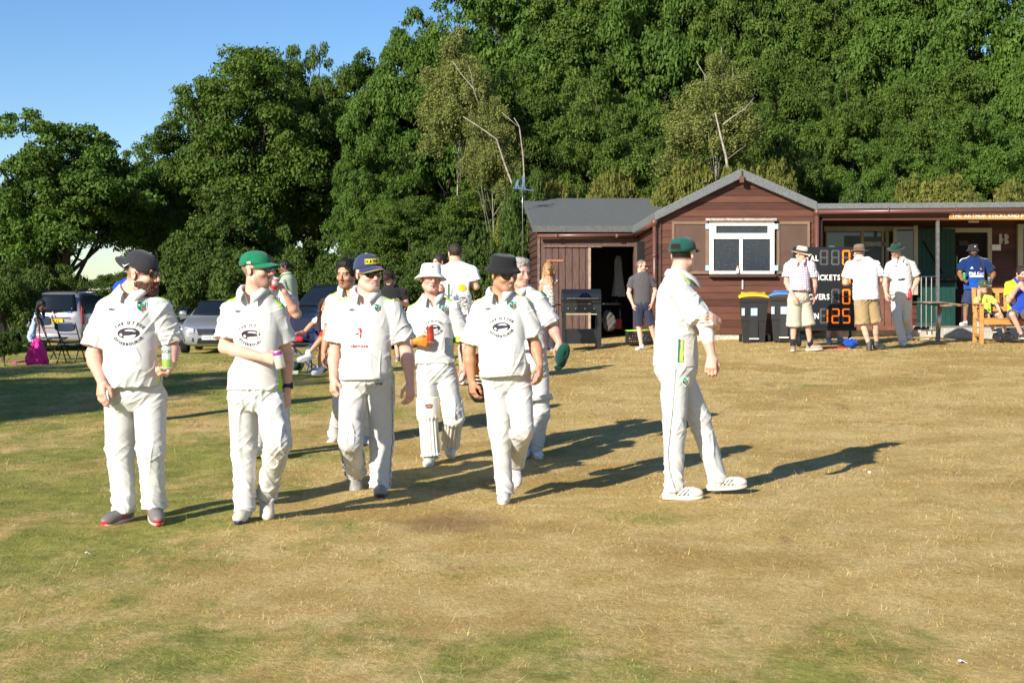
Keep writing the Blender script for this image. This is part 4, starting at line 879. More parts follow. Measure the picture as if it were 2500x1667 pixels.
        if stripes:
            a = np.abs(loc[:, 0]); sh = (j['sh_l'] + j['sh_r']) / 2; zs = ((sh - j['pel']) @ u) / (L_ / .52); top_ = (loc[:, 2] > zs - .10) & (a > .075) & (a < .215)
            top_ &= (vnormals(V, Q)[:, 2] > .35); yy = loc[:, 1] - .012; C[top_ & (np.abs(yy - .020) < .013)] = col(.42, .66, .05); C[top_ & (np.abs(yy - .002) < .0055)] = col(.02, .12, .07)
            lowr = (loc[:, 2] < .10 + .12) & (loc[:, 2] > hem - .02) & (a > .10); pa = np.arctan2(loc[:, 1], a); wd = .10 * sm(.22, .0, loc[:, 2]) + .05; C[lowr & (np.abs(pa - .12) < wd)] = col(.42, .66, .05); C[lowr & (np.abs(pa - .12 + wd + .05) < .055)] = col(.02, .14, .09)
        if paint: C = paint(s, V, loc, C)
        s.shV, s.shloc = V, loc; so_ = put(name, V, Q, C, CLOTH, s.root, s.base); s.so = so_
        if collar: s.collar(nb, r, color if collar is True else col(*collar), so_)
        return s
    def collar(s, nb, r, color, parent):
        S, Fw, u, k = s.tS, s.tF, s.tU, s.k; mb = MB(); rows = []; n = 34; ax = unit(s.hp(0, -.03, -.085) - nb) * .5 + u * .5; ax = unit(ax)
        for i in range(n + 1):
            a = math.radians(20 + (360 - 40) * i / n)        # opening at the front
            dr = Fw * math.cos(a) + S * math.sin(a); fr = max(0, math.cos(a)); e = min(i, n - i) / n; bb = s.bw / s.k
            base = nb + dr * (r + .006) * (1 + .10 * fr) + Fw * (.010 + .018 * fr) + u * (-.012 - .062 * fr ** 1.3) * k; tp = base + ax * (.046 * k) + dr * .002
            fo = tp + dr * .013 * k - u * .003; tip = 1.0 + .7 * math.exp(-((e - .02) / .07) ** 2); lo = fo + dr * (.020 * k) - u * (.040 * k * tip) + (Fw * .016 * fr); rows.append((base, tp, fo, (fo + lo) / 2 + dr * .005 + Fw * .004 * fr, lo))
        V = np.array(rows).reshape(-1, 3); Fc = [(i * 5 + c, i * 5 + c + 1, (i + 1) * 5 + c + 1, (i + 1) * 5 + c) for i in range(n) for c in range(4)]
        mb.add(V, Fc, color); o = mb.build('collar', CLOTH, parent, True, off=s.base, solid=.004); return o
    def trousers(s, r=(.100, .080, .068, .074), color=WHITE, waist=-.02, cut=.0, name='trousers', wr=.006, seed=2, piping=None, hips=(.175, .135), length=1.0, top=.06, bare=False, belly=0, skirt=False, front_off=.0):
        j, k = s.j, s.k; fd = Field(s.h); S, Fw, u = s.tS, s.tF, s.tU; G = s.leg
        fd.loft(j['pel'], S, Fw, u, [(-.13 * k, hips[0] * .60 * G, hips[1] * .62 * G, front_off), (-.07 * k, hips[0] * .90 * G, hips[1] * .92 * G, front_off), (-.02 * k, hips[0] * G, hips[1] * G, front_off), (top * k, hips[0] * .95 * G, hips[1] * .95 * G, front_off)], .02)
        for q in 'lr':
            hpn, kn, an = j['hp_' + q], j['kn_' + q], j['an_' + q]; fd.cone(hpn - u * .01, kn, r[0] * G, r[1] * G, .022)
            if length > 1e-3 and not bare:
                e = kn + (an - kn) * 1.0; dn = unit(an - kn); m = kn + (an - kn) * .55; fd.chain([kn, m, e + dn * .03], [r[1] * G, r[2] * G, r[3] * G], .02, ax=None); fd.cut(an + dn * (.035 * k) - s.U * cut, dn * .6 - s.U * .4, an + dn * .1, .17)
            if bare: c = hpn + (kn - hpn) * length; fd.cone(c, c + (kn - hpn) * .15, r[1] * G, r[1] * G * 1.02, .02); fd.cut(c, kn - hpn, c + unit(kn - hpn) * .10, .16)
        def disp(V, N):
            q = V - s.base; z = q[:, 2]; rg = lambda n_, w_: np.clip(1 - w_ * np.abs(n_), 0, 1) ** 2 - .25
            zk = (j['kn_l'][2] + j['kn_r'][2]) / 2 - s.base[2]; g1 = sm(-.2, .6, snoise(q, seed + 40, (2, 2, 1.3))); lowz = np.exp(-((z - .13 * k) / .13) ** 2) * (0 if bare else 1); knee = np.exp(-((z - zk + .02) / .12) ** 2); crotch = np.exp(-((z - .84 * k) / .11) ** 2)
            c1 = q.copy(); c1[:, 2] += q[:, 0] * .8; c2 = q.copy(); c2[:, 2] -= q[:, 0] * .9
            return wr * 1.3 * (1.6 * g1 * rg(snoise(q, seed, (7, 6, .9)), 1.6) + 1.6 * (lowz + .6 * knee) * rg(snoise(c1, seed + 7, (2.5, 2.5, 8)), 1.5) + 1.4 * (.7 * crotch + .5 * knee) * rg(snoise(c2, seed + 9, (3, 3, 8.5)), 1.5))
        V, Q = fd.mesh(2, disp); C = np.tile(np.array(color), (len(V), 1))
        if piping is not None:
            for q, sg in (('l', 1), ('r', -1)):
                a, b_, c = j['hp_' + q], j['kn_' + q], j['an_' + q]; t1 = ((V - a) @ (b_ - a)) / np.dot(b_ - a, b_ - a); ctr = np.where((t1 < 1)[:, None], a + np.clip(t1, -1, 1)[:, None] * (b_ - a), b_ + np.clip(((V - b_) @ (c - b_)) / np.dot(c - b_, c - b_), 0, 1.3)[:, None] * (c - b_))
                rr = V - ctr; an_ = np.arctan2(rr @ Fw, (rr @ S) * sg); m = (np.abs(an_ - .35) < .05) & ((rr @ S) * sg > 0); other = np.linalg.norm(V - (j['kn_l' if q == 'r' else 'kn_r'] * .5 + .5 * ctr), axis=1); C[m & (V[:, 2] < a[2] - .05)] = piping
        s.troV = V; s.to = put(name, V, Q, C, CLOTH, s.root, s.base); return s
    def shoes(s, spec, style='white', upper=col(.62, .58, .50), sole=col(.55, .53, .48), accent=None, scale=1.0, low=False):
        """spec side -> (toe direction yaw, pitch)"""
        for q, (yw, pt) in spec.items():
            y = math.radians(yw); f = np.array([math.sin(y), -math.cos(y), 0]); p = math.radians(pt); lf = np.cross([0, 0, 1.], f); fw = f * math.cos(p) + np.array([0, 0, 1.]) * math.sin(p); up = np.cross(fw, lf)
            g = scale * s.k; an = s.j['an_' + q]; P = lambda a, fo, h_: an + (lf * a + fw * fo + up * (h_ - .085)) * g; R = np.column_stack([lf, fw, up]); hh = min(s.h, .006)
            up_ = Field(hh); up_.ell(P(0, .06, .045), R, np.array([.046, .125, .040]) * g, .015); up_.ell(P(0, .0, .058), R, np.array([.039, .062, .045]) * g, .02); up_.ell(P(0, .125, .040), R, np.array([.044, .055, .030]) * g, .02)
            if not low: up_.cone(P(0, -.01, .06), P(0, -.012, .105), .040 * g, .042 * g, .02)
            up_.cut(P(0, 0, .018), -up, P(0, .05, 0), .3); V, Q = up_.mesh(1); X = (V - an) @ R / g + [0, 0, .085]; C = np.tile(np.array(upper), (len(V), 1))
            lace = (np.abs(X[:, 0]) < .022) & (X[:, 1] > .035) & (X[:, 1] < .115) & (X[:, 2] > .055) & (np.sin(X[:, 1] * 2 * math.pi / .016) > 0); C[lace] = np.array(upper) * .45
            if style == 'stripes':
                sa = X[:, 1] - X[:, 2] * .9; st = (np.abs(X[:, 0]) > .025) & (X[:, 1] > .01) & (X[:, 1] < .1) & (np.sin(sa * 2 * math.pi / .026) > .1) & (X[:, 2] > .028) & (X[:, 2] < .07); C[st] = col(.04, .045, .05) if accent is None else accent
            if style == 'toe': C[(X[:, 1] > .165) & (X[:, 2] < .045)] = accent; C[(np.abs(X[:, 0]) > .034) & (np.abs(X[:, 1] - .03 - X[:, 2] * .5) < .014) & (X[:, 2] < .055)] = accent
            if style == 'heel': C[(X[:, 1] < -.01) | ((X[:, 1] < .03) & (X[:, 2] > .08))] = accent; C[(X[:, 1] > .165) & (X[:, 2] < .032)] = accent * 1.5
            o = put('shoe', V, Q, C, LEATH, s.root, s.base)
            mb = MB(); n = 28; ring = []
            for lv, (zz, ex) in enumerate(((.0, .94), (.006, 1.0), (.022, 1.02), (.030, .98))):
                for i in range(n):
                    a = 2 * math.pi * i / n; wv = .036 + .011 * sm(-.02, .12, .055 + .125 * math.cos(a)); ring.append(P(math.sin(a) * wv * ex, .055 + math.cos(a) * .130 * ex, zz + .010 * (math.cos(a) < -.4) * (lv > 1) + (.006 if lv < 2 else 0) * max(0, math.cos(a)) ** 3))
            Fc = [(l * n + i, l * n + (i + 1) % n, (l + 1) * n + (i + 1) % n, (l + 1) * n + i) for l in range(3) for i in range(n)] + [tuple(range(n))[::-1], tuple(range(3 * n, 4 * n))]
            sc_ = np.tile(np.array(sole), (4 * n, 1))
            if style == 'toe': 
                for l in range(4):
                    for i in range(n):
                        if math.cos(2 * math.pi * i / n) > .97: sc_[l * n + i] = accent
            if style == 'heel':
                for l in range(4):
                    for i in range(n):
                        if math.cos(2 * math.pi * i / n) > .8: sc_[l * n + i] = accent
            mb.add(ring, Fc, sc_); mb.build('sole', LEATH, o, True, off=s.base)
        return s
    # ---- head things
    def hair(s, color, style='short', seed=0, name='hair', len_=0):
        hs = s.hs; fd = Field(s.h); hp = s.hp
        if style in ('short', 'swept', 'grey'):
            th = {'short': .005, 'swept': .009, 'grey': .006}[style]; fd.ell(hp(0, -.016, .036), s.HR, np.array([.079 + th, .100 + th * .8, .089 + th]) * hs, .01)
            if style != 'short': fd.ell(hp(0, .045, .095), s.HR, np.array([.058, .045, .034]) * hs, .02)
            fd.ell(hp(0, .115, -.030), s.HR, np.array([.092, .085, .108]) * hs, .010, sub=True); fd.ell(hp(0, .075, -.085), s.HR, np.array([.14, .085, .085]) * hs, .006, sub=True); fd.ell(hp(0, .0, -.085), s.HR, np.array([.2, .06, .055]) * hs, .008, sub=True)
            for a in (-1, 1): fd.ell(hp(a * .1, .0, -.02), s.HR, np.array([.03, .024, .04]) * hs, .006, sub=True)
            fd.cut(hp(0, 0, -.062), -s.hU, hp(0, 0, -.1), .3)
        elif style == 'long':
            fd.ell(hp(0, -.018, .034), s.HR, np.array([.092, .108, .10]) * hs, .01)
            for a in (-1, 1):
                fd.chain([hp(a * .07, -.03, .02), hp(a * .095, -.03, -.10), s.j['hd'] + s.hL * a * .10 - s.hF * .03 * 1 - s.U * len_ * .7, s.j['hd'] + s.hL * a * .09 - s.U * len_], [.035 * hs, .035 * hs, .036 * hs, .014], .02, ax=s.hF, sc=.8)
            fd.chain([hp(0, -.07, .0), s.j['hd'] - s.hF * .10 - s.U * len_ * .5, s.j['hd'] - s.hF * .10 - s.U * len_ * .95], [.065 * hs, .06 * hs, .02], .03, ax=s.hF, sc=.6)
            fd.ell(hp(0, .10, -.04), s.HR, np.array([.066, .075, .105]) * hs, .012, sub=True)
        elif style == 'tied':
            fd.ell(hp(0, -.016, .034), s.HR, np.array([.086, .106, .097]) * hs, .01); fd.ell(hp(0, -.13, .0), s.HR, np.array([.03, .04, .035]) * hs, .02); fd.ell(hp(0, .10, -.045), s.HR, np.array([.085, .075, .105]) * hs, .012, sub=True); fd.cut(hp(0, 0, -.05), -s.hU, hp(0, 0, -.1), .3)
        disp = lambda V, N: .0022 * snoise(V, seed, (22, 22, 22)) + .0022 * snoise(V, seed + 1, (55, 55, 40)) + (.005 * snoise(V, seed, (30, 30, 3)) if style == 'long' else 0)
        V, Q = fd.mesh(1, disp); C = np.tile(np.array(color), (len(V), 1)) * (1 + .45 * snoise((V - s.j['hd']) @ s.HR, seed + 2, (70, 18, 40)))[:, None]; put(name, V, Q, np.clip(C, 0, 1), HAIR, s.root, s.base); return s
    def beard(s, color, full=.012, mous=True):
        hs = s.hs; fd = Field(min(s.h, .005)); hp = s.hp; t = full
        fd.ell(hp(0, .028, -.048), s.HR, np.array([.058 + t * .7, .062 + t, .074 + t]) * hs, .02); fd.cone(hp(-.012, .070, -.102), hp(.012, .070, -.102), (.022 + t) * hs, (.022 + t) * hs, .02)
        for a in (-1, 1): fd.cone(hp(a * .052, .0, -.060), hp(a * .026, .055, -.097), (.022 + t * .7) * hs, (.02 + t) * hs, .02)
        fd.cut(hp(0, .0, -.030), s.hU * 1 + s.hF * .22, hp(0, 0, 0), .3); fd.cut(hp(0, -.012, 0), -s.hF, hp(0, -.05, 0), .3)
        fd.ell(hp(0, .112, -.066), s.HR, np.array([.025, .04, .0125]) * hs, .004, sub=True)
        if mous:
            for a in (-1, 1): fd.chain([hp(0, .097, -.050), hp(a * .025, .086, -.056), hp(a * .036, .074, -.078)], [.0075 * hs, .0085 * hs, .009 * hs], .006)
        V, Q = fd.mesh(1, lambda V, N: .0022 * snoise(V, 4, (60, 60, 60)) + .001)
        C = np.tile(np.array(color), (len(V), 1)) * (1 + .4 * snoise(V, 8, (90, 90, 50)))[:, None]; put('beard', V, Q, np.clip(C, 0, 1), HAIR, s.root, s.base); return s
    def hatM(s, up=.045, tilt=0, back=False, fwd=0):
        t = math.radians(tilt); f = -s.hF if back else s.hF; l = -s.hL if back else s.hL; f2 = f * math.cos(t) + s.hU * math.sin(t); u2 = s.hU * math.cos(t) - f * math.sin(t); return frame(s.hp(0, -.014 + fwd, up), l * s.hs, f2 * s.hs, u2 * s.hs)
    def cap(s, color, visor=None, up=.026, tilt=2, back=False, edge=None, mesh_=None, vlen=.075, vdrop=.022, h=.096, gap=False, fwd=0, button=None):
        M = s.hatM(up, tilt, back, fwd); visor = color if visor is None else visor; mb = MB(); nu, nv = 36, 12; V = []; C = []
        for i in range(nv + 1):
            ph = i / nv * math.pi / 2; 
            for q in range(nu):
                a = 2 * math.pi * q / nu; fr = math.sin(a); z = math.sin(ph) ** .9 * h * (1 + .06 * max(fr, 0) * math.cos(ph)); rr = math.cos(ph) ** .82
                V.append((math.cos(a) * .0885 * rr, math.sin(a) * (.108 if fr < 0 else .112) * rr, z - .012 * (fr < -.3) * (i == 0))); cc = np.array(color); 
                if mesh_ is not None and fr < .15: cc = np.array(mesh_)
                if gap and fr < -.90 and .014 < z < .038: cc = np.array((.02, .012, .01))
                C.append(cc * (.86 if q % 6 == 0 else 1))
        V = np.array(V); V = V @ M[:3, :3].T + M[:3, 3]; mb.add(V, [(i * nu + q, i * nu + (q + 1) % nu, (i + 1) * nu + (q + 1) % nu, (i + 1) * nu + q) for i in range(nv) for q in range(nu)], np.array(C)); o = mb.build('cap', HATM, s.root, True, off=s.base, solid=.003)
        mb = MB(); n = 20; m = 7; V = []; C = []
        for i in range(n + 1):
            a = math.radians(22 + 136 * i / n); w_ = 1 - ((i / n - .5) * 2) ** 2
            for q in range(m + 1):
                t = q / m; x = math.cos(a) * .0885 * (1 + .02 * t); y = math.sin(a) * .110 + t * vlen * (w_ ** .5); V.append((x, y, .004 - vdrop * t * (.6 + .4 * t) - 3.2 * x * x * (.55 + .45 * t) * (vlen / .075) + .020)); C.append(np.array(edge) if (edge is not None and q == m) else np.array(visor))
        V = np.array(V); V[:, 2] -= .014; V = V @ M[:3, :3].T + M[:3, 3]; mb.add(V, [(i * (m + 1) + q, (i + 1) * (m + 1) + q, (i + 1) * (m + 1) + q + 1, i * (m + 1) + q + 1) for i in range(n) for q in range(m)], np.array(C)); mb.build('visor', HATM, o, True, off=s.base, solid=.0045)
        if button is not None: mb = MB(); mb.lathe([(0, .006), (.006, .004), (.008, -.002)], 10, button, M=frame(M[:3, 3] + M[:3, 2] * h, M[:3, 0], M[:3, 1], M[:3, 2])); mb.build('button', HATM, o, True, off=s.base)
        s.capM = M; s.capo = o; return s
    def brim_hat(s, color, kind='bucket', up=.03, tilt=0, band=None, brim=.06, h=.092, drop=.036, name='hat'):
        M = s.hatM(up, tilt); mb = MB(); r = .092
        if kind == 'bucket': pr = [(r + brim, -drop), (r + brim * .5, -drop * .45), (r + .002, .0), (r * .97, h * .5), (r * .88, h * .93), (r * .80, h * 1.0), (r * .4, h * 1.03), (.001, h * 1.04)]; zf = lambda q, rr: -.10 * max(rr - r, 0) * abs(math.cos(q)) ** 2
        else: pr = [(r + brim, -.004), (r + brim * .6, -.010), (r + .004, -.002), (r * 1.0, .006), (r * .96, .03), (r * .90, h * .7), (r * .80, h * .97), (r * .62, h * 1.03), (r * .3, h * .95), (.001, h * .90)]; zf = lambda q, rr: (.28 * max(rr - r, 0) * abs(math.cos(q)) ** 2 - .12 * max(rr - r, 0) * abs(math.sin(q))) if rr > r else (-.012 * abs(math.cos(q * 1)) * 0)
        P = []
        for p in pr: c = color; P.append((p[0], p[1], c if not (band is not None and .0 < p[1] < .034) else band))
        mb.lathe(P, 36, None, M=M, sx=.96, sy=1.16 if kind != 'bucket' else 1.14, zf=zf); o = mb.build(name, HATM, s.root, True, off=s.base, solid=.0035)
        if kind == 'bucket': s.hbrim = o
        s.capM = M; s.capo = o; return s
    def glasses(s, lens=LENS, frame_=col(.012, .01, .01), size=1.0, wrap=0):
        mb = MB(); ml = MB(); hp = s.hp
        for a in (-1, 1):
            n = 18; rim = []; c0 = (a * .0325, .106, .001)
            for i in range(n):
                t = 2 * math.pi * i / n; x = math.cos(t) * .027 * size; z = math.sin(t) * (.0205 if math.sin(t) > 0 else .0225) * size; x = np.sign(x) * abs(x / .027) ** .8 * .027; rim.append(hp(c0[0] + x, c0[1] - abs(c0[0] + x) ** 2 * (6 if not wrap else 9), c0[2] + z))
            ml.add(rim + [hp(c0[0], c0[1] + .001 - .0063, c0[2])], [(i, (i + 1) % n, n) for i in range(n)], (.01, .01, .01)); mb.tube(rim + [rim[0]], .0022 * size, 6, frame_)
            mb.tube([hp(a * .058, .087, .008), hp(a * .077, .06, .008), hp(a * .082, -.005, .006)], .0022, 6, frame_)
        mb.tube([hp(-.008, .106, .004), hp(0, .109, .006), hp(.008, .106, .004)], .002, 6, frame_); o = mb.build('sunglasses', PLAST, s.root, True, off=s.base); ml.build('lens', lens, o, False, off=s.base, solid=.0015); return s
    # ---- things drawn on cloth: 2-D artwork wrapped on the shirt front (or back)
    def wrap(s, name, mb2, cu, cs=0.0, V=None, sign=1, m=None, parent=None, lift=.0035, axis=None, scale=1.0):
        """mb2: MB with x,z artwork in metres; cu = height over pelvis, cs = side offset (towards image right)"""
        V = s.shV if V is None else V; S, Fw, u = (s.tS, s.tF, s.tU) if axis is None else axis; mb2 = refine(mb2); A = np.concatenate(mb2.v) * scale; q = V - s.j['pel']; a, b_, c = q @ S, (q @ Fw) * sign, q @ u; sg = sign
        X = A[:, 0] * sg + cs; Z = A[:, 2] + cu; g = .008; x0, z0 = X.min() - .03, Z.min() - .03; nx_, nz_ = int((X.max() - x0 + .03) / g) + 2, int((Z.max() - z0 + .03) / g) + 2; H_ = np.full((nx_, nz_), -9.)
        ix = ((a - x0) / g).round().astype(int); iz = ((c - z0) / g).round().astype(int); k = (ix >= 0) & (ix < nx_) & (iz >= 0) & (iz < nz_) & (b_ > -.02); np.maximum.at(H_, (ix[k], iz[k]), b_[k])
        for _ in range(6):
            bad = H_ < -1
            if not bad.any(): break
            Hp = np.pad(H_, 1, mode='edge'); st = np.stack([Hp[1 + i:nx_ + 1 + i, 1 + j_:nz_ + 1 + j_] for i in (-1, 0, 1) for j_ in (-1, 0, 1)]); H_ = np.where(bad, st.max(0), H_)
        Hp = np.pad(H_, 1, mode='edge'); H_ = np.maximum(np.stack([Hp[1 + i:nx_ + 1 + i, 1 + j_:nz_ + 1 + j_] for i in (-1, 0, 1) for j_ in (-1, 0, 1)]).mean(0), H_ * 1.0)
        fx = np.clip((X - x0) / g, 0, nx_ - 1.01); fz = np.clip((Z - z0) / g, 0, nz_ - 1.01); i0, k0 = fx.astype(int), fz.astype(int); tx, tz = fx - i0, fz - k0
        hh = H_[i0, k0] * (1 - tx) * (1 - tz) + H_[i0 + 1, k0] * tx * (1 - tz) + H_[i0, k0 + 1] * (1 - tx) * tz + H_[i0 + 1, k0 + 1] * tx * tz; lay = A[:, 1]
        W = s.j['pel'] + X[:, None] * S + Z[:, None] * u + ((hh + lift + lay) * sg)[:, None] * Fw; o = MB(); o.v = [W]; o.f = mb2.f; o.c = mb2.c; o.n = len(W); return o.build(name, m or PRINT, parent or s.so, off=s.base)
def seg_d(V, a, b): t = np.clip(((V - a) @ (b - a)) / np.dot(b - a, b - a), 0, 1); return np.linalg.norm(V - a - t[:, None] * (b - a), axis=1)

def refine(mb, L=.013):
    if getattr(mb, 'fine', None): return mb.fine
    A = [tuple(v) for v in np.concatenate(mb.v)]; Cc = [tuple(c) for c in np.concatenate(mb.c)]; T = []
    for f in mb.f:
        if len(f) <= 4 or len(f) > 4: T += [(f[0], f[i], f[i + 1]) for i in range(1, len(f) - 1)]
    out = []; mid = {}
    while T:
        t = T.pop(); e = [((A[t[i]][0] - A[t[(i + 1) % 3]][0]) ** 2 + (A[t[i]][2] - A[t[(i + 1) % 3]][2]) ** 2, i) for i in range(3)]; l, i = max(e)
        if l < L * L: out.append(t); continue
        a, b, c = t[i], t[(i + 1) % 3], t[(i + 2) % 3]; k = (min(a, b), max(a, b))
        if k not in mid: mid[k] = len(A); A.append(tuple((np.array(A[a]) + A[b]) / 2)); Cc.append(Cc[a])
        m = mid[k]; T += [(a, m, c), (m, b, c)]
    o = MB(); o.v = [np.array(A)]; o.c = [np.array(Cc)]; o.f = out; o.n = len(A); mb.fine = o; return o
# ---- artwork (x right, z up as the viewer reads it; y = layer)
def poly2(mb, pts, c, lay=0, sub=1):
    p = [np.array(q, float) for q in pts]; mb.add([(q[0], lay, q[1]) for q in p], [tuple(range(len(p)))], c)
def oval(cx, cz, rx, rz, n=24, a0=0, a1=360): return [(cx + rx * math.cos(math.radians(a0 + (a1 - a0) * i / n)), cz + rz * math.sin(math.radians(a0 + (a1 - a0) * i / n))) for i in range(n)]
INK = (.035, .025, .04)
def art_club():
    mb = MB()
    for s_, arc in (('THE OTTER', (.094, .058, math.radians(152), math.radians(24))), ('OTTERBOURNE', (.104, .084, math.radians(203), math.radians(338)))):
        for q, f in text2d(s_, .0265, bold=.024, gap=.15, arc=arc): mb.add(np.column_stack([q[:, 0], 0 * q[:, 0], q[:, 1]]), f, INK)
    n0 = len(mb.v)
    W_ = (.80, .78, .72)
    poly2(mb, oval(0, 0, .082, .044, 28), INK, 0); poly2(mb, [(-.030, .022), (.0, .031), (.035, .028), (.060, .014), (.045, .012), (.02, .018), (-.01, .016)], W_, .001)
    poly2(mb, [(-.066, -.012), (-.056, .000), (-.044, -.004), (-.036, -.016), (-.050, -.026)], W_, .001); poly2(mb, [(-.032, -.024), (.0, -.030), (.04, -.028), (.062, -.012), (.05, -.034), (.02, -.043), (-.02, -.043)], W_, .001)
    poly2(mb, [(-.05, .004), (-.038, .014), (-.022, .014), (.0, .018), (.03, .014), (.055, .002), (.07, -.012), (.045, -.004), (.02, -.006), (.012, -.020), (.002, -.020), (.002, -.008), (-.02, -.010), (-.03, -.024), (-.038, -.022), (-.034, -.008), (-.046, -.004)], INK, .002)
    for i in range(n0, len(mb.v)): mb.v[i] = mb.v[i] * [.86, 1, .80] + [0, 0, -.003]
    return mb
def art_shield():
    mb = MB(); G = (.005, .17, .09)
    poly2(mb, [(-.026, .03), (.026, .03), (.025, -.008), (.0, -.036), (-.025, -.008)], (.78, .78, .74), 0); poly2(mb, [(-.023, .027), (.001, .027), (.001, -.030), (-.022, -.008)], G, .001); poly2(mb, [(.003, .027), (.023, .027), (.022, .002), (.003, .002)], (.02, .30, .22), .001)
    poly2(mb, [(.003, .001), (.022, .001), (.021, -.009), (.003, -.029)], (.02, .02, .02), .001); poly2(mb, oval(.012, -.010, .0085, .0085, 10), (.62, .07, .03), .002); poly2(mb, [(-.020, .022), (-.004, .008), (-.006, .004), (-.021, .016)], (.6, .7, .62), .002); poly2(mb, [(.006, .022), (.012, .024), (.019, .019), (.012, .010)], (.5, .7, .62), .002)
    return mb
def art_maker():
    mb = MB(); o = oval(0, 0, .024, .0075, 20); i_ = oval(.002, .0, .018, .0042, 20)
    for k in range(20): poly2(mb, [o[k], o[(k + 1) % 20], i_[(k + 1) % 20], i_[k]], (.01, .09, .06))
    poly2(mb, [(-.012, .004), (.014, -.001), (.012, -.004), (-.014, .001)], (.01, .09, .06)); return mb
def art_text(s_, size, c, **kw):
    mb = MB()
    for q, f in text2d(s_, size, **kw): mb.add(np.column_stack([q[:, 0], 0 * q[:, 0], q[:, 1]]), f, c)
    return mb
ART = dict(club=art_club(), shield=art_shield(), maker=art_maker())
def cricket_prints(p, club=True, cs=0.0, sc=1.0, up=0.0, sp=.085):
    L_ = np.linalg.norm(p.j['nk'] - p.j['pel'])
    if club: p.wrap('club_print', ART['club'], L_ * .555 + up, cs, scale=.90 * sc)
    p.wrap('crest', ART['shield'], L_ * .80 + up, sp * p.bw + .02, scale=1.05 * sc); p.wrap('maker_mark', ART['maker'], L_ * .78 + up, -.085 * p.bw + .01, scale=1.0 * sc)

def can(label, c, axis, band, h=.115, r=.031, body_=None, words=None, face=(0, -1, 0), group=None, name='drinks_can', cat='can'):
    ax = unit(axis); b = np.array(c) - ax * h / 2; X = unit(np.cross(ax, (.3, 1, .1))); Y = np.cross(ax, X); t = thing(name, tuple(b), label, cat, group); M = frame(b, X, Y, ax)
    mb = MB(); pr = [(0, .006, (.5, .5, .5)), (r * .75, .002, (.5, .5, .5)), (r * .82, 0, (.55, .55, .55)), (r, .009, band[0])]
    for z, cc in band[1]: pr.append((r, z * h, cc))
    pr += [(r, h * .93, band[1][-1][1]), (r * .84, h * .985, (.55, .55, .55)), (r * .84, h, (.6, .6, .6)), (r * .76, h * .975, (.5, .5, .5)), (0, h * .975, (.5, .5, .5))]
    mb.lathe(pr, 24, None, M=M); o = mb.build('can_body', MET, t, True, off=b); mb = MB(); mb.lathe([(.001, .001), (.009, .001), (.009, 0), (.001, 0)], 10, (.6, .6, .6), M=frame(b + ax * h * .98 + X * .006, X, Y, ax)); mb.build('ring_pull', MET, t, True, off=b)
    if words:
        f = unit(np.array(face, float) - ax * np.dot(face, ax)); sd = np.cross(ax, -f) * -1; sd = np.cross(f, ax) * -1; lm = MB()
        for q, fc in text2d(words[0], words[1], bold=.02): 
            a = q[:, 0] / r; v = b + ax * (h * words[2]) + np.outer(np.sin(a), sd) * (r + .0008) + np.outer(np.cos(a), f) * (r + .0008) + np.outer(q[:, 1], ax); lm.add(v, fc, words[3])
        lm.build('lettering', PRINT, t, False, off=b)
    return t
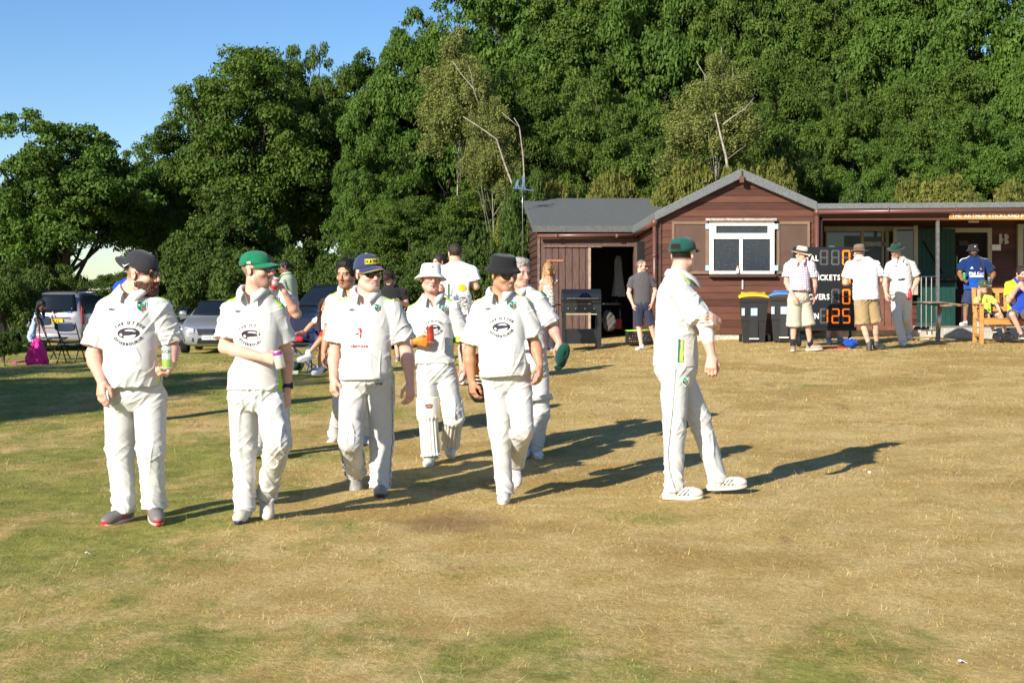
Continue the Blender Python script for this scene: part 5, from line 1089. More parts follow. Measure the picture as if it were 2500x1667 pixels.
# ================================================================== THE TEAM WALKING IN
TG = 'cricketers walking off the field'
def want(n): return (not globals().get('ONLY')) or n in ONLY
BEARD = col(.060, .022, .011)
if want('P1'):
    p = Person('bearded heavy cricketer with a backwards black cap holding a green and white can', 340, 1270, H=1.84, yaw=14, group=TG, h=.0052, tone='fair', arm=1.18, leg=1.05, bw=1.12,
        hd=(349, 668, -.02), nk=(324, 722, .03), sh_r=(264, 764, .03), sh_l=(386, 762, -.02), el_r=(228, 865, -.02), wr_r=(248, 930, -.20), el_l=(418, 845, .05), wr_l=(421, 886, -.12), pel=(325, 955, 0), hp_r=(296, 965, .02), hp_l=(366, 965, -.02),
        kn_r=(292, 1095, .04), an_r=(303, 1238, .0), kn_l=(368, 1100, -.10), an_l=(376, 1226, -.06), neck=1.18)
    p.hframe(yaw=70, pitch=-4, roll=4, scale=1.10)
    p.body(hands={'r': ((.06, -.25, -1), (.5, .7, 0), dict(curl=(18, 26, 16))), 'l': ((-.35, -.35, -.75), (-.75, -.3, .35), dict(curl=(62, 52, 34), thumb=.9))}, smile=.8, stub=(.5, BEARD), hairfade=(.6, (.10, .05, .035)), brow=(.10, .04, .02))
    p.shirt(prof=[(-.22, .165, .14, .02), (-.08, .172, .155, .03), (.08, .174, .165, .035), (.25, .170, .155, .02), (.38, .170, .138), (.45, .165, .125), (.50, .115, .10), (.535, .075, .08)], hem=.03, sleeve=.86, slr=(.086, .090), neckr=.075, fold_dir=(1, -.8), seed=3, wr=.0065)
    cricket_prints(p, sc=1.12, cs=.045)
    p.trousers(r=(.106, .088, .072, .076), hips=(.178, .15), front_off=.01, seed=5)
    p.shoes({'r': (-28, -6), 'l': (24, -14)}, 'toe', upper=col(.16, .145, .135), sole=col(.50, .42, .37), accent=col(.55, .03, .03), scale=1.12)
    p.beard(BEARD, .0078); p.glasses(frame_=col(.12, .02, .015))
    p.cap(col(.032, .033, .037), back=True, up=.040, tilt=20, gap=True, vlen=.07)
    mb = MB(); poly2(mb, [(-.028, .006), (-.016, -.012), (.03, .014), (-.014, -.002)], (.75, .75, .75)); q = np.concatenate(mb.v); Mq = frame(p.hp(-.0965, -.055, .052), -p.hF * 1, p.hL, p.hU); mb.v = [(q * [-1.0, 1, 1]) @ Mq[:3, :3].T + Mq[:3, 3]]; mb.build('tick_mark', PRINT, p.capo, off=p.base, solid=.002)
    can('green and white drinks can with fruit pattern in the bearded man\'s hand', p.at(408, 873, -.235), (-.04, 0, 1), ((.75, .75, .7), [(.1, (.30, .50, .10)), (.42, (.34, .55, .12)), (.46, (.72, .76, .66)), (.9, (.75, .77, .70))]), h=.155, r=.0335, words=('INCH', .028, .70, (.03, .08, .05)))
if want('P2'):
    p = Person('cricketer in a green cap and glasses holding a white can across his belly', 608, 1262, ppm=368, H=1.80, yaw=10, group=TG, h=.0052, tone='fair', arm=1.02, leg=1.0, bw=.98,
        hd=(628, 658, -.02), nk=(622, 728, .03), sh_r=(566, 764, .06), sh_l=(672, 766, 0), el_r=(549, 848, .0), wr_r=(640, 872, -.26), el_l=(700, 866, .06), wr_l=(700, 952, .05), pel=(622, 955, 0), hp_r=(592, 965, .02), hp_l=(655, 965, -.02),
        kn_r=(595, 1095, .03), an_r=(598, 1235, .0), kn_l=(678, 1080, -.16), an_l=(651, 1205, .14))
    p.hframe(yaw=68, pitch=3, roll=2, scale=1.0)
    p.body(hands={'r': ((.98, -.25, -.12), (.25, .9, -.1), dict(curl=(38, 42, 26), thumb=.6)), 'l': ((-.02, .1, -1), (-.8, .4, 0), dict(curl=(25, 30, 20)))}, smile=1, open_=.5, stub=(.55, (.11, .06, .04)), hairfade=(.7, (.16, .10, .07)), brow=(.08, .04, .02))
    p.shirt(prof=[(-.22, .185, .135), (-.05, .18, .14, .01), (.12, .18, .145, .015), (.30, .185, .14, .01), (.40, .175, .128), (.46, .14, .115), (.50, .10, .09), (.53, .07, .075)], hem=.01, sleeve=.80, slr=(.082, .086), fold_dir=(1, .9), seed=9, slv={'l': .72})
    cricket_prints(p, sc=1.0, cs=.03)
    p.trousers(r=(.098, .084, .070, .072), seed=8, hips=(.178, .14), piping=col(.35, .34, .31))
    p.shoes({'r': (-4, -4), 'l': (12, -38)}, 'heel', upper=col(.58, .53, .44), sole=col(.10, .11, .14), accent=col(.02, .03, .07), scale=1.06)
    p.glasses(frame_=col(.05, .02, .02)); GC = col(.01, .16, .075); p.cap(GC, up=.036, tilt=-5, vlen=.080, vdrop=.012, h=.088)
    mb = MB(); text_mb(mb, 'MR', .024, frame(p.hp(-.0955, .0, .038), p.hF, -p.hL, p.hU), (.6, .65, .6), bold=.02); mb.build('lettering', PRINT, p.capo, off=p.base)
    can('white can with a pink and purple top in the hand of the green capped man', p.at(681, 878, -.33), (-.22, -.1, 1), ((.70, .68, .62), [(.5, (.70, .69, .64)), (.76, (.70, .69, .66)), (.78, (.35, .05, .40)), (.9, (.55, .06, .32))]), h=.118, r=.031)
    mb = MB(); w_ = p.j['wr_l']; ax = unit(p.j['wr_l'] - p.j['el_l']); X = unit(np.cross(ax, (0, 1, 0))); mb.lathe([(.030, -.012), (.033, -.012), (.033, .012), (.030, .012)], 20, (.01, .01, .01), M=frame(w_ - ax * .03, X, np.cross(ax, X), ax)); mb.box(tuple(w_ - ax * .03 + [.02, -.012, -.02]), tuple(w_ - ax * .03 + [.042, .018, .02]), (.01, .01, .01)); mb.build('watch', PLAST, p.root, True, off=p.base)
if want('P4'):
    p = Person('cricketer with a navy cap marked HAW in yellow and dark sunglasses', 905, 1208, ppm=324, H=1.84, yaw=8, group=TG, h=.0052, tone='pale', arm=1.12, leg=1.04, bw=1.06,
        hd=(899, 667, -.02), nk=(893, 732, .03), sh_r=(834, 762, .03), sh_l=(956, 762, 0), el_r=(818, 862, .05), wr_r=(814, 925, -.04), el_l=(993, 860, .0), wr_l=(1002, 936, -.05), pel=(895, 917, 0), hp_r=(862, 927, .02), hp_l=(928, 927, -.02),
        kn_r=(855, 1075, -.16), an_r=(868, 1150, .24), kn_l=(932, 1075, .04), an_l=(928, 1180, -.02))
    p.hframe(yaw=34, pitch=-3, roll=5, scale=1.08)
    p.body(hands={'r': ((.02, -.2, -1), (.7, .5, 0), dict(curl=(38, 42, 24))), 'l': ((.0, -.2, -1), (-.6, .6, 0), dict(curl=(25, 35, 25)))}, smile=.9, open_=.9, brow=(.15, .08, .04), lips=None, jaw=1.04, hairfade=(.45, (.16, .10, .06)))
    p.shirt(prof=[(-.22, .19, .145), (-.05, .19, .15, .015), (.12, .185, .155, .02), (.30, .19, .145, .01), (.40, .185, .13), (.46, .15, .118), (.50, .105, .095), (.53, .075, .078)], hem=-.03, sleeve=.74, slr=(.085, .090), fold_dir=(1, .7), seed=14, neckr=.07)
    cricket_prints(p, club=False)
    mb = MB(); R_ = (.50, .02, .03)
    for pts, c in (([(.0, .05), (.012, .055), (.02, .03), (.01, .01), (.002, .03)], R_), ([(-.035, .012), (-.01, .018), (.0, .008), (-.02, .006)], (.1, .1, .12)), ([(.004, .01), (.016, .012), (.012, -.02), (.004, -.02)], R_), ([(-.01, .055), (-.006, .06), (-.002, .045), (-.006, .04)], (.1, .1, .12)), ([(-.06, .0), (-.045, .003), (-.045, -.001), (-.06, -.003)], R_)): poly2(mb, pts, c)
    p.wrap('sponsor_figure', mb, .30, -.02); p.wrap('sponsor_lettering', art_text('clarrose', .036, R_, bold=.02), .21, -.02)
    p.trousers(r=(.100, .086, .074, .078), seed=18, hips=(.18, .145), piping=col(.05, .07, .10)); mb = MB(); poly2(mb, [(-.012, .03), (.012, .034), (.012, .029), (-.008, .026)], INK); poly2(mb, [(-.012, .022), (.012, .026), (.012, .018), (-.012, .015)], INK)
    for q, f in text2d('WM', .026, bold=.02): mb.add(np.column_stack([q[:, 0], 0 * q[:, 0], q[:, 1] - .018]), f, INK)
    p.wrap('trouser_mark', mb, -.05, .115, V=p.troV, parent=p.to)
    p.shoes({'r': (10, -50), 'l': (6, 2)}, 'heel', upper=col(.26, .25, .23), sole=col(.10, .10, .10), accent=col(.03, .03, .04), scale=1.08)
    NV = col(.035, .04, .10); p.cap(NV, up=.038, tilt=1, mesh_=col(.03, .07, .13), edge=col(.45, .40, .10), vlen=.078, vdrop=.022, h=.096, button=col(.6, .6, .2)); p.glasses(size=1.15, wrap=1)
    mb = MB(); M = frame(p.capM[:3, 3] + p.capM[:3, 1] * .1135 + p.capM[:3, 2] * .030 - p.capM[:3, 0] * .0, -p.hL, -p.capM[:3, 1] / p.hs, p.capM[:3, 2] / p.hs)
    for k_, ch in enumerate('HAWKS'):
        a = (k_ - 2) * .28; o_ = p.capM[:3, 3] + (p.capM[:3, 1] * math.cos(a) * .1125 + p.capM[:3, 0] * math.sin(a) * .094) + p.capM[:3, 2] * .032; dr = unit(p.capM[:3, 1] * math.cos(a) + p.capM[:3, 0] * math.sin(a)); X = unit(np.cross(p.capM[:3, 2], dr)); Mk = frame(o_ + dr * .002, X, -dr, unit(p.capM[:3, 2] - dr * .25))
        mb.add(np.array([(-.0145, .0005, -.004), (.0145, .0005, -.004), (.0145, .0005, .036), (-.0145, .0005, .036)]) @ Mk[:3, :3].T + Mk[:3, 3], [(0, 1, 2, 3)], (.60, .55, .02)); text_mb(mb, ch, .040, frame(Mk[:3, 3] + dr * .0015 + unit(p.capM[:3, 2]) * .002, Mk[:3, 0], Mk[:3, 1], Mk[:3, 2]), (.01, .012, .03), squeeze=.75, bold=.02)
    mb.build('lettering', PRINT, p.capo, off=p.base)
RC = col(.50, .03, .02)
if want('P5'):
    p = Person('cricketer in a white bucket hat, orange glove and batting pads holding a red can', 1055, 1137, ppm=280, H=1.76, yaw=4, group=TG, h=.006, tone='pink', arm=.98, leg=.96, bw=.95,
        hd=(1052, 680, -.02), nk=(1060, 738, .02), sh_r=(1013, 764, .03), sh_l=(1106, 756, 0), el_r=(992, 838, .03), wr_r=(1016, 833, -.22), el_l=(1134, 836, .04), wr_l=(1136, 893, .0), pel=(1064, 898, 0), hp_r=(1042, 906, 0), hp_l=(1088, 906, 0),
        kn_r=(1044, 1012, -.04), an_r=(1051, 1112, -.06), kn_l=(1105, 1010, -.06), an_l=(1096, 1078, .24))
    p.hframe(yaw=16, pitch=2, roll=-4, scale=1.04)
    p.body(hands={'r': ((.96, .05, -.1), (.1, .98, .2), dict(curl=(42, 44, 28), thumb=.7, hs=1.12)), 'l': ((0, 0, -1), (-.8, .4, 0))}, smile=.2, open_=.35, glove='r', brow=(.25, .12, .06), hairfade=(.8, (.20, .12, .06)))
    p.shirt(hem=.04, sleeve=.80, slr=(.080, .088), slv={'l': .92}, seed=21, fold_dir=(1, .8)); cricket_prints(p, sc=.95, cs=.0)
    p.trousers(seed=23, hips=(.165, .135), r=(.100, .088, .072, .07))
    for q, tw in (('r', .05), ('l', .25)):
        a, kn, an = p.j['hp_' + q], p.j['kn_' + q], p.j['an_' + q]; mb = MB(); top = kn + (a - kn) * .40; f0 = unit(p.F + p.Lf * tw)
        def pad(uu, vv, a=a, kn=kn, an=an, top=top, f0=f0):
            c = an + (kn - an) * (uu / .72) if uu < .72 else kn + (top - kn) * ((uu - .72) / .28); ax = unit(kn - an); sd = unit(np.cross(f0, ax)); fr = np.cross(ax, sd); th = (vv - .5) * 2.5 * (1.05 if uu > .72 else .95)
            r_ = .078 + .020 * (uu > .60) * sm(.6, .68, uu) + .010 * abs(math.sin(vv * math.pi * 7)) * (uu < .62) + .008 * (.62 < uu < .68) * abs(math.sin(vv * 22)) + .012 * sm(.05, 0, uu); return c + (fr * math.cos(th) + sd * math.sin(th)) * r_ + fr * .012
        mb.grid(pad, 40, 56, (.74, .70, .60)); o = mb.build('leg_pad', CLOTH, p.root, True, off=p.base, solid=.012)
        mb = MB(); ax = unit(kn - an); sd = unit(np.cross(f0, ax)); fr = np.cross(ax, sd); c = pad(.86, .5) + fr * .012; w_ = .030
        for s_, cc, dd in ((1, (.55, .10, .05), 0), (.72, (.10, .06, .06), .001)): mb.add([c + fr * dd + (sd * x * -1 + ax * z) * w_ * s_ for x, z in ((-1, .6), (1, .6), (.8, -.4), (.4, -.65), (-.4, -.65), (-.8, -.4))], [(0, 1, 2, 3, 4, 5)], cc)
        text_mb(mb, 'TON', .016, frame(c + fr * .002 - ax * .006, -sd if np.dot(-sd, [1, 0, 0]) > 0 else sd, -fr, ax), (.7, .66, .6), bold=.02); mb.build('maker_badge', PRINT, o, off=p.base)
    p.shoes({'r': (-8, -4), 'l': (12, -22)}, 'plain', upper=col(.66, .62, .54), sole=col(.6, .58, .52)); p.brim_hat(col(.80, .77, .74), 'bucket', up=.036, brim=.052, drop=.038, h=.085, tilt=4)
    mb = MB(); M = p.capM; c = M[:3, 3] + (M[:3, 1] * .100 - M[:3, 0] * .01 + M[:3, 2] * .05); mb.add([c + M[:3, 0] * x + M[:3, 2] * z + M[:3, 1] * .004 for x, z in ((-.014, -.004), (.010, .0), (.014, .006), (-.008, .004))], [(0, 1, 2, 3)], (.03, .04, .06)); mb.build('badge', PRINT, p.capo, off=p.base)
    can('red drinks can in the orange wicketkeeping glove', p.at(1051, 815, -.30), (-.06, 0, 1), ((.5, .3, .25), [(.1, (.42, .03, .02)), (.5, (.55, .06, .03)), (.55, (.45, .04, .02)), (.9, (.42, .03, .02))]), h=.15, r=.030)
if want('P6'):
    p = Person('smiling tanned cricketer in a black bucket hat and sunglasses', 1232, 1228, ppm=338, H=1.80, yaw=14, group=TG, h=.0052, tone='tan', arm=1.0, leg=.98, bw=1.0,
        hd=(1230, 668, -.03), nk=(1222, 728, .03), sh_r=(1172, 760, .04), sh_l=(1276, 752, -.02), el_r=(1145, 862, .05), wr_r=(1152, 930, .04), el_l=(1306, 842, -.02), wr_l=(1318, 892, -.10), pel=(1236, 912, 0), hp_r=(1208, 922, 0), hp_l=(1266, 922, 0),
        kn_r=(1220, 1052, -.03), an_r=(1232, 1193, -.04), kn_l=(1276, 1048, -.14), an_l=(1258, 1128, .34))
    p.hframe(yaw=34, pitch=-9, roll=3, scale=1.04)
    p.body(hands={'r': ((.12, .05, -1), (.8, .5, 0), dict(curl=(30, 34, 22))), 'l': ((.0, -.2, -1), (-.8, .4, 0), dict(curl=(28, 36, 24)))}, smile=1, open_=1, stub=(.35, (.12, .10, .09)), brow=(.04, .02, .015), hairfade=(.6, (.05, .035, .03)))
    p.shirt(prof=[(-.22, .18, .145, .015), (-.05, .182, .16, .035), (.10, .18, .17, .045), (.28, .18, .15, .025), (.40, .178, .13), (.46, .145, .115), (.50, .10, .09), (.53, .07, .075)], hem=-.02, sleeve=.80, slr=(.083, .090), seed=31, wr=.005); cricket_prints(p, sc=1.0, cs=.02)
    p.trousers(seed=33, hips=(.172, .14), r=(.097, .083, .066, .068), piping=col(.42, .41, .37))
    p.shoes({'r': (-4, -5), 'l': (10, -55)}, 'stripes', upper=col(.66, .63, .56), sole=col(.6, .58, .52), accent=col(.06, .06, .07)); p.glasses(size=1.25, wrap=1)
    p.brim_hat(col(.014, .014, .016), 'bucket', up=.052, brim=.034, drop=.034, h=.072, tilt=-1)
    d_ = p.d + .16; c = P3(1174, 952, d_); t = thing('cricket_helmet', tuple(c), 'navy cricket helmet with a grille hanging from the black hatted man\'s hand', 'helmet')
    mb = MB(); mb.lathe([(.001, .09), (.045, .085), (.072, .06), (.088, .02), (.09, -.03), (.086, -.05)], 24, (.012, .02, .04), M=frame(c, (1, 0, 0), (0, 1, 0), (0, 0, -1)), sy=1.2); mb.build('shell', PLAST, t, True, off=c, solid=.006)
    mb = MB()
    for z in (.06, .085, .11): mb.tube([c + [-.09, -.09, z], c + [0, -.15, z], c + [.09, -.09, z]], .004, 6, (.6, .6, .6))
    mb.tube([c + [-.05, -.12, .04], c + [-.05, -.13, .13]], .004, 6, (.6, .6, .6)); mb.build('grille', MET, t, True, off=c)
    t = thing('keeper_glove', tuple(P3(1166, 908, d_)), 'orange glove with a dark cuff tucked into the hanging helmet', 'glove'); fd = Field(.006); c = P3(1166, 908, d_ - .02); fd.ell(c, np.eye(3), np.array([.045, .03, .06]), .01)
    for i in range(4): fd.cone(c + [(-.03 + i * .02), 0, -.03], c + [(-.034 + i * .022), -.01, -.12 + abs(i - 1.5) * .01], .012, .010, .004)
    fd.cone(c + [.03, 0, .02], c + [.07, -.01, -.02], .014, .011, .01); fd.cone(c + [0, 0, .03], c + [0, 0, .09], .035, .042, .01, ax=np.array([0, 1., 0]), sc=.6); V, Q = fd.mesh(1); Cg = np.tile(col(.95, .26, .03), (len(V), 1)); z = V[:, 2] - c[2]; Cg[(z > .045) & (z < .065)] = col(.04, .03, .08); Cg[z > .085] = col(.7, .08, .05); put('glove_body', V, Q, Cg, CLOTH, t, P3(1166, 908, d_))
if want('P7'):
    p = Person('grey haired man in cricket whites carrying a dark green cap', 1290, 1126, ppm=272, H=1.80, yaw=26, group=TG, h=.006, tone='pink', arm=1.1, leg=1.0, bw=1.02,
        hd=(1268, 666, -.02), nk=(1268, 716, .02), sh_r=(1228, 742, .04), sh_l=(1312, 736, -.03), el_r=(1220, 812, .03), wr_r=(1226, 868, 0), el_l=(1350, 800, -.03), wr_l=(1366, 838, -.10), pel=(1290, 900, 0), hp_r=(1268, 908, 0), hp_l=(1312, 908, 0),
        kn_r=(1270, 1008, -.06), an_r=(1270, 1105, -.06), kn_l=(1318, 1008, -.03), an_l=(1304, 1096, .05))
    p.hframe(yaw=36, pitch=-6, roll=0, scale=1.08)
    p.body(hands={'l': ((.15, -.2, -1), (-.3, .9, 0), dict(curl=(40, 45, 25)))}, smile=-.1, brow=(.30, .24, .20), jaw=1.06)
    p.shirt(hem=.17, sleeve=.86, slr=(.086, .092), seed=41, prof=[(-.2, .19, .145, .01), (-.05, .19, .155, .03), (.15, .185, .16, .03), (.33, .185, .14), (.43, .17, .125), (.49, .12, .10), (.53, .07, .075)], paint=lambda s, V, loc, C: np.where(((np.abs(loc[:, 0]) > .08) & (loc[:, 2] > .44) & (np.abs(loc[:, 1] - .01) < .03))[:, None], col(.02, .13, .09), C), stripes=False); cricket_prints(p, club=False, sp=.07)
    p.trousers(seed=43, hips=(.178, .145), r=(.104, .09, .078, .08), top=.22); p.shoes({'r': (-10, 0), 'l': (18, 0)}, 'plain', upper=col(.62, .62, .62), sole=col(.6, .58, .55)); p.hair(col(.30, .28, .26), 'grey')
    c = p.at(1371, 865, -.14); t = thing('green_hat', tuple(c), 'dark green cricket cap dangling from the grey haired man\'s hand', 'cap'); mb = MB(); M = frame(c, unit([.8, .3, .3]), unit([-.1, .3, -.95]), unit([.55, -.8, .1])); mb.lathe([(.088, 0, (.005, .06, .042)), (.085, .03, (.005, .065, .045)), (.06, .055, (.005, .065, .045)), (.001, .065, (.005, .06, .042))], 24, None, M=M, sy=1.15, sx=.75); mb.build('crown_cloth', HATM, t, True, off=c, solid=.003)
    mb = MB(); mb.grid(lambda a, b: M[:3, 3] + M[:3, 0] * (a - .5) * .13 + M[:3, 1] * (.09 + b * .055 * (1 - (2 * a - 1) ** 2) ** .5), 12, 4, (.006, .08, .06)); mb.build('visor', HATM, t, True, off=c, solid=.004)
if want('P8'):
    p = Person('tall cricketer seen from behind in a green cap, turned away and gripping his arm', 1650, 1212, ppm=343, H=1.92, yaw=98, group=TG, h=.0055, tone='fair', arm=1.0, leg=.98, bw=.94,
        hd=(1668, 620, .0), nk=(1654, 690, .0), sh_r=(1662, 716, -.20), sh_l=(1648, 712, .17), el_r=(1722, 800, -.28), wr_r=(1737, 868, -.34), el_l=(1735, 800, .10), wr_l=(1752, 784, -.27), pel=(1650, 893, 0), hp_r=(1648, 905, -.08), hp_l=(1656, 905, .09),
        kn_r=(1646, 1040, -.10), an_r=(1645, 1186, -.08), kn_l=(1706, 1020, .10), an_l=(1752, 1164, .10))
    p.hframe(yaw=146, pitch=0, roll=0, scale=1.0)
    p.body(hands={'r': ((-.1, -.3, -1), (.2, .9, 0), dict(curl=(34, 40, 25))), 'l': ((-.62, -.75, .10), (-.75, .55, -.1), dict(curl=(32, 38, 25), thumb=.3))}, smile=0, armsleeve='r', hairfade=(1.0, (.018, .012, .010)), brow=(.03, .02, .015))
    p.shirt(prof=[(-.22, .165, .15, .0), (-.05, .165, .155, .0), (.12, .165, .15, .0), (.30, .175, .14, -.01), (.42, .17, .13, -.01), (.49, .12, .10), (.53, .07, .075)], hem=.0, sleeve=.78, slr=(.083, .086), seed=52, fold_dir=(1, .8), stripes=False, wr=.0055)
    SV = p.shV; mb = MB()
    def panel(fn, cc, nm):     # a coloured strip laid on the shirt side, found by casting from the camera side
        mb = MB(); q = []
        for x0, x1, y in fn: q.append((x0, x1, y))
        nx_ = 4; pts = []
        for x0, x1, y in q:
            for i in range(nx_ + 1):
                px_ = x0 + (x1 - x0) * i / nx_; t_ = P3(px_, y, p.d); near = (np.abs(SV[:, 0] * p.d / SV[:, 1] - t_[0]) < .014) & (np.abs((SV[:, 2] - CZ) * p.d / SV[:, 1] - (t_[2] - CZ)) < .014); dd = SV[near, 1].min() if near.any() else p.d - .15; w_ = P3(px_, y, dd); pts.append(w_ + np.array([0, -.004, 0]))
        n_ = len(q); mb.add(pts, [(i * (nx_ + 1) + k, i * (nx_ + 1) + k + 1, (i + 1) * (nx_ + 1) + k + 1, (i + 1) * (nx_ + 1) + k) for i in range(n_ - 1) for k in range(nx_)], cc); mb.build(nm, CLOTH, p.so, True, off=p.base)
    LIME, DG = col(.40, .64, .08), col(.02, .16, .11)
    panel([(1663, 1668, y) if y < 850 else (1659, 1667, y) for y in np.linspace(828, 884, 12)], LIME, 'side_stripe'); panel([(1656 - (y - 828) * .04, 1661 - (y - 828) * .04, y) for y in np.linspace(828, 884, 12)], DG, 'side_stripe')
    panel([(1659 + i * 2.9, 1664 + i * 2.6 + (2.5 if 2 < i < 8 else 0), 664 + i * 3.6) for i in range(9)], LIME, 'shoulder_stripe')
    p.trousers(seed=53, hips=(.155, .145), r=(.095, .080, .066, .066)); mb = art_shield(); M = frame(p.at(1675, 932, -.205), unit([1, .2, 0]), unit([-.2, 1, 0]), (0, 0, 1)); mb.v = [(np.concatenate(mb.v) * [1, -1, 1]) @ M[:3, :3].T + M[:3, 3]]
    TV = p.troV; c = P3(1675, 932, p.d); near = (np.hypot(TV[:, 0] * p.d / TV[:, 1] - c[0], (TV[:, 2] - CZ) * p.d / TV[:, 1] - (c[2] - CZ)) < .03); sh_ = TV[near, 1].min() - M[1, 3] - .006; mb.v[0][:, 1] += sh_; mb.build('crest', PRINT, p.to, off=p.base)
    mb = MB(); ln = []
    for y in np.linspace(900, 1190, 26):
        x = np.interp(y, [900, 1000, 1100, 1150, 1190], [1650, 1642, 1631, 1634, 1647]); c = P3(x, y, p.d); near = (np.abs(TV[:, 0] * p.d / TV[:, 1] - c[0]) < .012) & (np.abs((TV[:, 2] - CZ) * p.d / TV[:, 1] - (c[2] - CZ)) < .012); dd = TV[near, 1].min() if near.any() else p.d - .1; ln.append(P3(x, y, dd - .001))
    mb.tube(ln, .0022, 5, (.30, .27, .20)); mb.build('seam', CLOTH, p.to, off=p.base)
    p.shoes({'r': (84, 0), 'l': (84, 4)}, 'stripes', upper=col(.74, .66, .54), sole=col(.74, .68, .58), accent=col(.06, .06, .06), scale=1.04); GCD = col(.010, .085, .068); p.cap(GCD, up=.028, tilt=2, vlen=.075, vdrop=.008, h=.088, gap=True)
if want('P3'):
    p = Person('dark haired cricketer without a cap half hidden behind the navy cap', 858, 1092, ppm=252, H=1.80, yaw=-6, group=TG, h=.006, tone='tan', arm=1.0, leg=1.0, bw=1.0,
        hd=(846, 668, -.02), nk=(852, 716, .02), sh_r=(812, 738, .03), sh_l=(900, 738, .0), el_r=(800, 812, .05), wr_r=(790, 862, .0), pel=(858, 880, 0), kn_r=(832, 990, -.05), an_r=(818, 1058, .18), kn_l=(884, 990, -.06), an_l=(896, 1062, .0))
    p.hframe(yaw=-22, pitch=-10, roll=-3, scale=1.10); p.body(hands={'r': ((-.05, 0, -1), (.8, .3, 0))}, smile=.3, stub=(.4, (.05, .03, .02)), brow=(.015, .01, .008))
    p.shirt(hem=-.05, seed=61); p.trousers(seed=63); p.shoes({'r': (-30, -30), 'l': (10, -5)}, 'plain', upper=col(.5, .48, .46), sole=col(.16, .15, .12)); p.hair(col(.012, .010, .010), 'swept')
if want('P2b'):
    p = Person('cricketer drinking from a red can, hidden behind the green capped man', 668, 1110, ppm=270, H=1.78, yaw=-5, group=TG, h=.006, tone='fair', arm=1.0, leg=.95, bw=.96,
        hd=(650, 660, -.02), nk=(652, 712, .02), sh_r=(614, 738, .03), sh_l=(694, 730, .0), el_l=(724, 766, -.10), wr_l=(694, 712, -.24), pel=(658, 885, 0), kn_r=(636, 995, -.02), an_r=(628, 1085, .02), kn_l=(686, 992, -.05), an_l=(696, 1084, .02))
    p.hframe(yaw=20, pitch=6, roll=0); p.body(hands={'l': ((-.55, .12, .8), (-.75, .35, -.45), dict(curl=(42, 46, 30), thumb=.6))}, smile=.2, brow=(.1, .06, .04))
    p.shirt(hem=-.05, seed=71, sleeve=.62); cricket_prints(p, club=False); p.trousers(seed=73, r=(.095, .082, .07, .072)); p.shoes({'r': (-5, 0), 'l': (5, 0)}, 'plain', upper=col(.5, .48, .46)); p.hair(col(.08, .05, .03), 'short')
    can('red drinks can raised to the mouth behind the green cap', p.at(671, 692, -.30), (-.32, .1, -1), ((.6, .6, .6), [(.12, (.5, .04, .03)), (.45, (.55, .5, .55)), (.7, (.5, .04, .03)), (.9, (.45, .03, .03))]), h=.115)
# ================================================================== SPECTATORS
h9 = .009
def tee(p, color, hem=-.12, sleeve=.55, seed=1, **k): k.setdefault('neckr', .062); return p.shirt(hem=hem, sleeve=sleeve, color=color, stripes=False, collar=False, vneck=0, seed=seed, **k)
def shorts(p, color, length=.85, seed=1, r=(.105, .105), **k): k.setdefault('hips', (.172, .14)); return p.trousers(r=(r[0], r[1], .1, .1), color=color, bare=True, length=length, seed=seed, **k)
HANG = dict(l=((0, -.1, -1), (-.8, .3, 0)), r=((0, -.1, -1), (.8, .3, 0)))
if want('B17'):
    p = Person('person in a black hat and blue jacket hidden behind the bearded man', 322, 1034, ppm=225, H=1.86, yaw=0, h=h9, tone='tan', pel=(322, 822, 0), kn_l=(335, 925, 0), kn_r=(310, 925, 0), hd=(330, 644, 0), nk=(325, 690, .02), sh_l=(362, 712, 0), sh_r=(292, 706, 0), el_l=(364, 770, .05), el_r=(300, 780, .08), wr_l=(355, 820, -.05), wr_r=(310, 830, -.05))
    p.body(hands=HANG); tee(p, col(.015, .06, .42), sleeve=.9, seed=4); p.trousers(color=col(.02, .02, .03), r=(.075, .065, .06, .06), hips=(.14, .12)); p.shoes({'l': (0, 0), 'r': (0, 0)}, upper=col(.05, .05, .05)); p.brim_hat(col(.012, .012, .014), 'bucket', up=.02, brim=.02, drop=.02, h=.10)
if want('B1'):
    p = Person('man in a sage green polo shirt, dark glasses and maroon shorts facing left', 714, 864, ppm=129, H=1.78, yaw=-62, h=h9, tone='brown', bw=1.0, hd=(694, 652, 0), nk=(701, 676, 0), sh_l=(690, 692, -.16), sh_r=(716, 692, .16), el_l=(697, 728, -.20), wr_l=(684, 752, -.22), pel=(708, 742, 0), kn_l=(712, 802, -.05), an_l=(716, 852, -.05), kn_r=(706, 802, .1), an_r=(706, 846, .1))
    p.hframe(yaw=-75, pitch=-6); p.body(hands=dict(l=((-.6, -.2, -.5), (.5, .5, 0))), legs='bare', hairfade=(1, (.02, .015, .012)), stub=(.5, (.03, .02, .015)), brow=(.01, .01, .01)); p.glasses()
    SG_ = col(.34, .42, .30); p.shirt(hem=-.08, sleeve=.7, color=SG_, stripes=False, collar=(.34, .42, .30), seed=5); shorts(p, col(.22, .06, .065), 1.0); p.shoes({'l': (-60, 0), 'r': (-60, 0)}, upper=col(.20, .10, .06), sole=col(.05, .05, .05), low=True); p.hair(col(.012, .010, .010), 'short')
